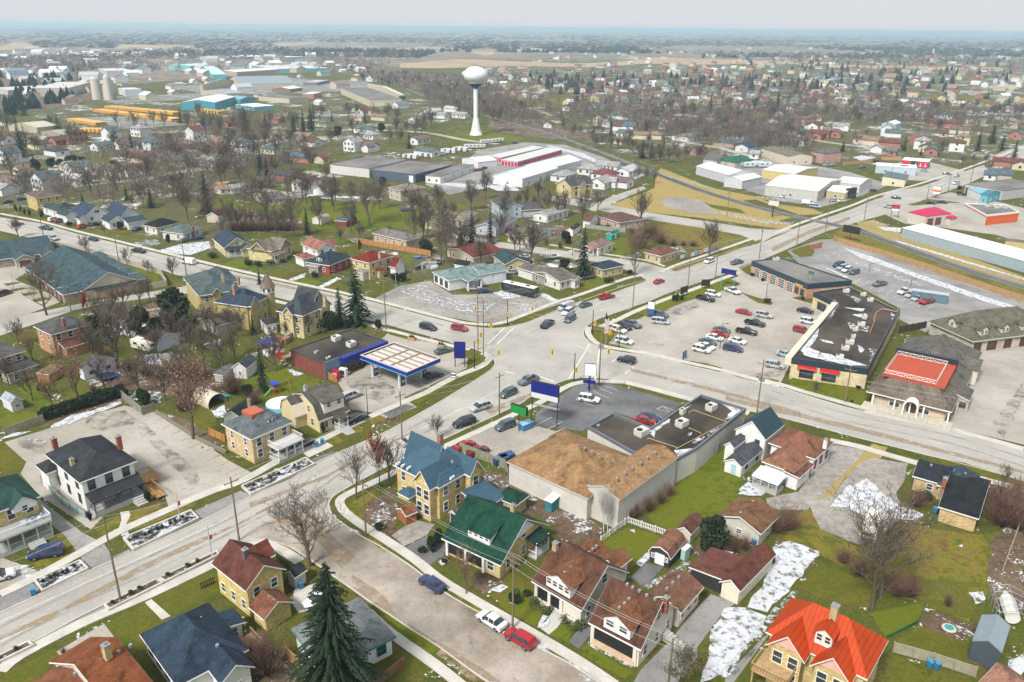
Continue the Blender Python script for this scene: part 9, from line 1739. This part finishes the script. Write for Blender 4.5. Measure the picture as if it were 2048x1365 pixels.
# ---- house prototypes of the far neighbourhoods ----
def hproto(w_,d_,h,roof,ax,rise,wing=None,st=1):
 o=empty('house',(0,0,0));x0,y0=-w_/2,-d_/2;wl=wall_mb(x0,y0,-x0,-y0,0,h,rise,roof,ax,.4);fs=roof_faces(x0,y0,-x0,-y0,h,rise,roof,ax)
 wl.build('wall',M['siding'],o,WHITE);MB().solid(fs,.2).build('roof',M['shingle'],o,CHAR)
 if wing:a,b,c,d,hh2,rs,x_=wing;wall_mb(a,b,c,d,0,hh2,rs,'gable',x_,.3).build('wing',M['siding'],o,WHITE);MB().solid(roof_faces(a,b,c,d,hh2,rs,'gable',x_),.2).build('wing_roof',M['shingle'],o,CHAR)
 for z in ([1.] if st==1 else [1.,3.8]):
  for t in (.2,.5,.8):
   MB().box(x0+w_*t-.55,y0+.33,z,x0+w_*t+.55,y0+.42,z+1.3).build('window',M['glass'],o)
  MB().box(x0+.33,-.6,z,x0+.42,.6,z+1.2).build('window',M['glass'],o)
 MB().box(w_*.1,y0+.32,.1,w_*.1+.9,y0+.41,2.1).build('door',M['paint'],o,(.2,.15,.12));MB().box(1,.3,h+rise*.5,1.6,.9,h+rise+.7).build('chimney',M['brick'],o,BRICK)
 register(o);return o
HP=[hproto(12,9,3,'hip','x',2.),hproto(11,8.5,3,'gable','x',2.3,(1,-6.5,5.5,0,3,1.8,'y')),hproto(9,9,5.4,'gable','y',2.8,None,2),hproto(10,9,5.4,'hip','x',2.2,None,2),hproto(14,8,3,'gable','x',1.8),hproto(7,6,2.7,'gable','y',1.8)]
HU=set();RN=[('brown',BRN),('charcoal',(.09,.09,.1)),('dark red',(.22,.08,.07)),('slate blue',(.12,.17,.21)),('tan',(.33,.24,.17)),('pale grey',(.42,.42,.42)),('grey-green',(.14,.2,.19)),('snow-white',(.66,.67,.7)),('mauve-brown',(.24,.16,.16))]
WN=[('white',(.7,.7,.7)),('cream',(.58,.52,.38)),('brick',(.36,.16,.12)),('beige',(.48,.43,.36)),('pale yellow',(.6,.54,.34))]
def fh(x,y,ang,k,rc,wc,where,s=1.):
 p=HP[k];o=dup(p) if p.name in HU else p;HU.add(p.name);o.location=(x,y,0);o.rotation_euler=(0,0,R(ang));s*=1.12;o.scale=(s,s,s)
 for c in o.children:
  n=c.name.split('.')[0]
  if n in ('wall','wing'):c.color=rgba(WN[wc][1])
  if n in ('roof','wing_roof'):c.color=rgba(RN[rc][1])
 tag(o,'%s %s-roofed %s %s'%(WN[wc][0],RN[rc][0],['bungalow','gabled bungalow','tall gabled house','two-storey house','ranch house','garage'][k],where),'house','houses '+where);SPOT.append((x,y))
# explicit ones: x, y, proto, roof, wall
def FH(fr,where,s):
 for it in s.split(';'):
  x,y,k,a,b=(int(v) for v in it.split());g=G((x,y),0,fr);fh(g.x,g.y,rnd.choice((-31,59,149))+rnd.uniform(-3,3),k,a,b,where)
FH('Y6','in the left neighbourhood','40 440 1 2 0;330 480 0 0 1;380 440 5 5 0;90 600 2 3 0;180 590 5 1 0;470 535 0 1 0;500 450 1 0 2;640 420 3 0 2;920 410 2 6 0;1160 380 3 5 0;560 660 5 5 3;640 670 1 6 0;820 690 5 5 0;980 700 4 8 1;1090 700 1 0 0;620 770 4 7 0;380 760 5 6 0;390 820 2 3 0;120 800 4 8 0;20 850 4 5 0;1140 560 4 8 2;1300 590 4 8 1;1500 620 4 3 3;1180 600 1 0 1;1600 400 2 2 0;1900 300 4 2 2;1700 310 4 3 0;860 490 4 6 0;1150 480 5 1 3;1010 480 1 8 0;1320 480 0 8 3;1530 480 0 4 2;1800 450 4 4 1;1980 500 0 3 0;1420 780 0 8 3;1260 500 2 3 0;300 430 0 4 3;180 690 5 4 1')
FH('Y7','in the middle neighbourhood','180 470 4 4 2;350 500 3 3 0;660 410 1 4 0;860 410 4 4 3;920 460 1 0 0;600 520 0 6 1;850 590 4 3 2;1000 600 5 2 1;700 740 4 1 2;1010 200 1 0 0;1340 200 1 0 1;1430 190 5 0 1;1300 250 4 5 1;1020 300 0 6 1;1350 350 4 6 0;1400 400 0 5 0;1260 500 2 5 0;1380 500 1 8 0;1800 440 4 8 0;1900 220 4 7 0;1780 270 4 5 0;1480 250 4 4 1;100 620 4 5 0;1860 540 4 6 0;1320 620 5 1 0;620 270 4 8 2;270 290 1 2 2')
FH('Y8','around the water tower','430 180 4 7 0;330 230 4 5 0;500 230 4 5 0;560 90 4 5 3;700 110 4 5 0;740 70 0 6 1;1020 60 3 5 0;1130 70 4 8 3;1380 170 1 1 0;1600 160 1 3 0;1750 230 4 6 0;1920 240 4 6 0;1640 290 2 1 1;1810 330 0 2 0;1880 360 2 3 0;1960 400 4 4 1;1800 440 5 4 1;1850 390 1 6 0;2000 300 3 8 1;1220 310 5 2 0;1340 740 0 5 0;1560 690 0 5 0;1680 730 0 2 0;1650 800 1 5 0;1780 790 4 8 0;1860 700 4 7 0;1700 660 4 5 0')
FH('W1','in the right neighbourhood','180 240 4 6 0;300 240 4 3 0;390 300 3 8 1;540 320 2 2 0;650 340 1 2 2;450 400 0 4 1;640 160 0 5 1;390 150 4 8 1;300 210 4 0 2;560 250 0 2 0;880 230 0 1 3;930 270 3 8 3;1090 250 0 2 2;1190 150 1 8 1;1400 330 3 5 3;1590 290 3 8 2;1480 210 4 2 0;1580 160 1 6 0;1570 360 0 1 3;1740 320 1 0 0;1760 250 0 4 1;1980 330 1 5 0;1780 400 4 2 2;1900 380 4 8 2;1330 200 4 2 2;930 70 2 6 0;1270 560 5 5 0;1000 380 5 5 0;500 130 4 6 0;1120 330 0 8 2;60 300 1 5 0;840 300 5 1 3;1240 290 5 4 1;1680 460 5 5 0')
FH('W2','in the far right neighbourhood','60 300 0 8 1;120 360 1 0 0;370 370 1 5 0;180 430 4 2 2;330 430 4 8 2;590 490 4 0 3;650 500 1 4 1;800 420 2 5 0;850 430 1 6 0;820 520 4 2 2;1110 540 3 5 0;1150 560 4 0 1;1200 590 4 6 2;1430 560 3 0 0;1480 500 3 4 1;1000 170 3 8 0;1080 240 2 5 0;1310 260 4 3 0;1230 330 4 2 2;1380 340 4 2 2;1560 230 1 3 0;1680 230 4 3 0;1780 220 1 3 0;1950 200 4 5 0;1960 440 1 3 2;1880 700 4 2 2;1820 820 1 3 3;1730 820 5 3 0;660 160 4 5 0;700 570 5 5 0;840 600 5 6 2;1450 400 4 8 1;1860 270 4 5 0;1920 350 3 5 1;2000 720 4 2 1;1310 430 5 0 3')
def occ(x,y,d):
 return any(abs(x-a)<d and abs(y-b)<d for a,b in SPOT)
for e in list(C.objects):
 if e.type=='EMPTY' and e.parent is None and e.get('category') in ('building','house','garage','shop','restaurant','shed') and e.location.y>150:SPOT.append(tuple(e.location)[:2]);SPOT.append(tuple((e.matrix_basis @ Vector((9,9,0))))[:2])
for pl in (RAIL,[tuple(G(p))[:2] for p in E_l2],[tuple(G(p))[:2] for p in ((1968,221),(2048,150))],[tuple(G(p,0,'Y8'))[:2] for p in ((560,400),(900,400),(700,360),(800,390))]):
 for i in range(len(pl)-1):
  for k in range(8):t=k/8;SPOT.append((pl[i][0]+(pl[i+1][0]-pl[i][0])*t,pl[i][1]+(pl[i+1][1]-pl[i][1])*t))
def inside(p,poly):
 c=False;n=len(poly);x,y=p
 for i in range(n):
  (x0,y0),(x1,y1)=poly[i],poly[i-1]
  if (y0>y) !=(y1>y) and x<(x1-x0)*(y-y0)/(y1-y0)+x0:c=not c
 return c
r8=random.Random(88)
NOGO=[[(660,330),(700,303),(960,283),(1130,283),(1290,350),(1240,378),(1100,345),(980,380),(690,352)],[(1330,330),(1560,310),(1780,370),(1640,440),(1300,430),(1250,400)],[(300,150),(560,140),(860,190),(820,230),(560,220),(160,262),(40,235)],[(1340,350),(1250,330),(1180,420),(1290,560),(1650,450)],[(1000,305),(1160,300),(1290,345),(1200,330)],[(1640,460),(2048,300),(2048,600)],[(1600,250),(2048,270),(2048,420),(1700,450)]]
def scatter(n,poly,fn,d):
 xs=[p[0] for p in poly];ys=[p[1] for p in poly];c=0
 for _ in range(n*12):
  if c>=n:break
  p=(r8.uniform(min(xs),max(xs)),r8.uniform(min(ys),max(ys)))
  if not inside(p,poly) or any(inside(p,q) for q in NOGO):continue
  g=G(p)
  if occ(g.x,g.y,d):continue
  fn(g.x,g.y);c+=1
FAR=[]
def fh2(x,y,k,rc,wc,where,s):
 if y<720 and sum(1 for o in HOUSES)<62:HOUSES.append(1);fh(x,y,r8.choice((45,-45,10)),k,rc,wc,where,s)
 else:FAR.append((x,y,r8.choice((45,-45,10)),k,rc,wc,s));SPOT.append((x,y))
HOUSES=[]
where_=lambda x:'in the left far suburb' if PX((x[0],x[1],0))[0]<700 else 'in the middle far suburb' if PX((x[0],x[1],0))[0]<1350 else 'in the right far suburb'
scatter(330,[(980,120),(1350,112),(2048,128),(2048,215),(1600,215),(1150,215),(860,175)],lambda x,y:fh2(x,y,r8.randrange(5),r8.randrange(9),r8.randrange(5),where_((x,y)),1.1),12)
scatter(60,[(1300,95),(2048,100),(2048,122),(1350,112),(900,110)],lambda x,y:fh2(x,y,r8.randrange(5),r8.choice((1,3,5,6)),0,'',1.2),30)
scatter(60,[(0,98),(320,104),(640,110),(640,150),(330,165),(0,165)],lambda x,y:fh2(x,y,r8.choice((1,4)),r8.choice((5,7,3,8)),r8.choice((0,3)),'',2.2),24)
NOGO.append([(1945,228),(1998,228),(2070,150),(2028,148)])
for _ in range(700):
 p=(r8.uniform(0,860),r8.uniform(102,236));g=G(p)
 if len(FAR)>520:break
 if inside(p,[(0,102),(640,112),(860,180),(800,225),(330,205),(330,238),(120,232),(0,180)]) and not inside(p,[(180,208),(380,208),(380,265),(110,265),(110,232)]) and not occ(g.x,g.y,24):FAR.append((g.x,g.y,r8.choice((45,-45)),r8.choice((1,4)),r8.choice((5,7,3,8,0,7)),r8.choice((0,3,1)),r8.uniform(.7,2.)));SPOT.append((g.x,g.y))
fb={}
for x,y,a,k,rc,wc,s in FAR:
 w_,d_,h,st=(12*s,9*s,(3 if k in (0,1,4) else 5.4)*s,0);c,n=math.cos(R(a)),math.sin(R(a));tf=lambda v:(x+v[0]*c-v[1]*n,y+v[0]*n+v[1]*c,v[2])
 q=fb.setdefault(('w',wc),MB());m_=wall_mb(-w_/2,-d_/2,w_/2,d_/2,0,h,2.2*s,'gable','x',.4)
 for f in m_.f:q.poly([tf(m_.v[i]) for i in f])
 q=fb.setdefault(('r',rc),MB())
 for f in roof_faces(-w_/2,-d_/2,w_/2,d_/2,h,2.2*s,'gable','x'):q.poly([tf(v) for v in f])
am=MB();mi=[];ms=[]
for (t,i),q in fb.items():
 o_=len(am.v);am.v+=q.v;am.f+=[tuple(v+o_ for v in f) for f in q.f];mi+=[len(ms)]*len(q.f);ms.append(surf('distant_'+t+str(i),(WN if t=='w' else RN)[i][1]))
fo=am.build('distant_houses',None);tag(fo,'small pale and dark-roofed houses and sheds packed along the distant edge of town','houses',None,'stuff')
for m_ in ms:fo.data.materials.append(m_)
fo.data.polygons.foreach_set('material_index',mi)
FB='f'
scatter(40,[(0,245),(450,235),(560,300),(620,420),(300,420),(0,400)],lambda x,y:tree('b',x,y,r8.uniform(11,17),'in the left neighbourhood',1.2,r8),7)
scatter(46,[(400,240),(900,225),(1050,260),(900,300),(660,330),(700,420),(450,400)],lambda x,y:tree('b',x,y,r8.uniform(11,17),'in the middle neighbourhood',1.25,r8),7)
scatter(30,[(1040,240),(1300,290),(1450,330),(1250,320)],lambda x,y:tree('b',x,y,r8.uniform(7,12),'along the railway cutting',1.3,r8),5)
scatter(62,[(1100,215),(2048,215),(2048,300),(1900,320),(1400,320),(1200,280)],lambda x,y:tree('f',x,y,r8.uniform(8,14),'in the right neighbourhood',1.2,r8),8)
scatter(28,[(640,120),(800,150),(1000,200),(1100,262),(960,250),(780,190)],lambda x,y:tree('f',x,y,r8.uniform(9,14),'in the tree belt behind the water tower',1.3,r8),7)
scatter(22,[(980,150),(2048,150),(2048,215),(1150,215)],lambda x,y:tree('n',x,y,r8.uniform(10,16),'in the far right suburb',1.5,r8),11)
scatter(10,[(0,200),(600,235),(900,240),(600,320),(0,300)],lambda x,y:tree('n',x,y,r8.uniform(11,17),'in the left neighbourhood',1.1,r8),10)
# uncountable woods: hundreds to thousands of crowns as one object per kind
def woods(name,label,col,items,tall):
 mb=MB()
 for x,y,h,w_ in items:
  d=math.hypot(x,y);n=54 if d<700 else 26 if d<1000 else 11 if d<1800 else 4
  if tall:
   for k in range(5):a=r8.uniform(0,6.28);z=h*k/5.6;q=w_*(1-(k/5.2)**1.7);mb.poly([(x+q*math.cos(a+t),y+q*math.sin(a+t),z) for t in (0,2.1,4.2)]);mb.poly([(x-q*math.cos(a),y-q*math.sin(a),z),(x+q*math.cos(a),y+q*math.sin(a),z),(x,y,z+h*.45)]);mb.poly([(x-q*math.sin(a),y+q*math.cos(a),z),(x+q*math.sin(a),y-q*math.cos(a),z),(x,y,z+h*.45)])
  else:
   for k in range(n):
    u,v,t=r8.gauss(0,w_*.42),r8.gauss(0,w_*.42),r8.uniform(.12,.85);s=(.11 if n>40 else .2 if n>20 else .5 if n>8 else 1.4)*w_*.35;l=h*r8.uniform(.16,.34);mb.poly([(x+u*.6-s*.3,y+v*.6,h*t),(x+u+s,y+v+s*.3,h*t+l*.8),(x+u*1.1,y+v*1.1,h*t+l)])
 tag(mb.build(name,M['bark' if not tall else 'leaf'],None,col),label,'woods',None,'stuff')
def gen(n,poly,h0,h1,w_,d,skip=.0,check=True):
 out=[];xs=[p[0] for p in poly];ys=[p[1] for p in poly]
 for _ in range(n*4):
  if len(out)>=n:break
  p=(r8.uniform(min(xs),max(xs)),min(ys)+(max(ys)-min(ys))*r8.random()**.8)
  if not inside(p,poly) or any(inside(p,q) for q in NOGO) or any(inside(p,q) for q in FLD):continue
  g=G(p)
  if math.sin(g.x*.004+1)*math.sin(g.y*.0023)<skip or (check and occ(g.x,g.y,d)):continue
  out.append((g.x,g.y,r8.uniform(h0,h1),w_*r8.uniform(.8,1.25)*max(1,g.length/2500)))
 return out
FLD=[[(p[0]/FR[fr][2]+FR[fr][0],p[1]/FR[fr][2]+FR[fr][1]) for p in pl] for nm,mt,fr,pl in GRN if nm in ('field','park_lawn')]
IND=[(60,95),(330,100),(640,112),(800,170),(560,155),(330,165),(0,170)]
A1=gen(2300,[(980,130),(2048,130),(2048,300),(1500,310),(1150,250),(860,180)],8,13,5,6);A2=gen(700,[(620,112),(800,130),(1000,190),(1100,265),(930,235),(760,180)],8,13,5,5);A3=gen(420,[(0,190),(500,225),(640,320),(500,430),(0,400)],7,11,5,8);A7=gen(160,[(60,100),(640,112),(800,160),(700,215),(300,235),(0,235),(0,110)],7,12,6,9);A4=A7+gen(900,[(0,125),(260,115),(330,150),(180,215),(0,235)],9,14,5,5)
A5=gen(1500,[(0,98),(640,100),(1000,105),(2048,108),(2048,132),(1000,125),(640,118),(0,130)],10,15,9,5,check=False)
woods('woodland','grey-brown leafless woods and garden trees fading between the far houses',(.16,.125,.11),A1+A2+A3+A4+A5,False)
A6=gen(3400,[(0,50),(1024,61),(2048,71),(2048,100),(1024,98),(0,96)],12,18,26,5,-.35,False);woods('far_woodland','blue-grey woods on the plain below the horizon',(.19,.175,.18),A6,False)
B1=gen(200,[(980,110),(2048,118),(2048,190),(1100,190)],8,14,4.5,7,-.1)+gen(700,[(0,80),(2048,84),(2048,118),(0,112)],8,14,16,7,.1,False)+gen(260,[(620,100),(1330,104),(1330,120),(900,118),(620,112)],8,12,12,7,.0,False)+gen(120,[(0,125),(200,115),(160,210),(0,235)],8,12,5,6,-1)
woods('conifer_woodland','dark blue-green conifer belts and plantations in the distance',(.03,.055,.05),B1,True)
hb_=MB().box(-46000,-350,-1.,46000,46000,80.);me=hb_.mesh('haze',None);hz=link('haze',me);tag(hz,None,None,None,'stuff')
m=bpy.data.materials.new('haze_air');m.use_nodes=True;n=m.node_tree;n.nodes.clear();vo=n.nodes.new('ShaderNodeVolumePrincipled');ou=n.nodes.new('ShaderNodeOutputMaterial');L(n,vo.outputs[0],ou.inputs['Volume'])
vo.inputs['Density'].default_value=HAZE_D;vo.inputs['Color'].default_value=HAZE_C;vo.inputs['Anisotropy'].default_value=.2;me.materials.append(m);
# ---- labels: number what would otherwise read alike, by place in the photo ----
ORD=['','first','second','third','fourth','fifth','sixth','seventh','eighth','ninth','tenth','eleventh','twelfth','thirteenth','fourteenth','fifteenth','sixteenth','seventeenth','eighteenth','nineteenth','twentieth']
by={}
for o in C.objects:
 if o.parent is None and 'label' in o:by.setdefault(o['label'],[]).append(o)
for lab,os_ in by.items():
 if len(os_)<2:continue
 os_.sort(key=lambda o:PX(o.location)[0]);n=len(os_)
 if lab.startswith('yellow school bus') or n>20 or lab.startswith('pale plastic'):continue
 for i,o in enumerate(os_):
  o['label']=lab+(', '+('left one' if i==0 else 'right one') if n==2 else ', '+ORD[i+1]+' from the left')
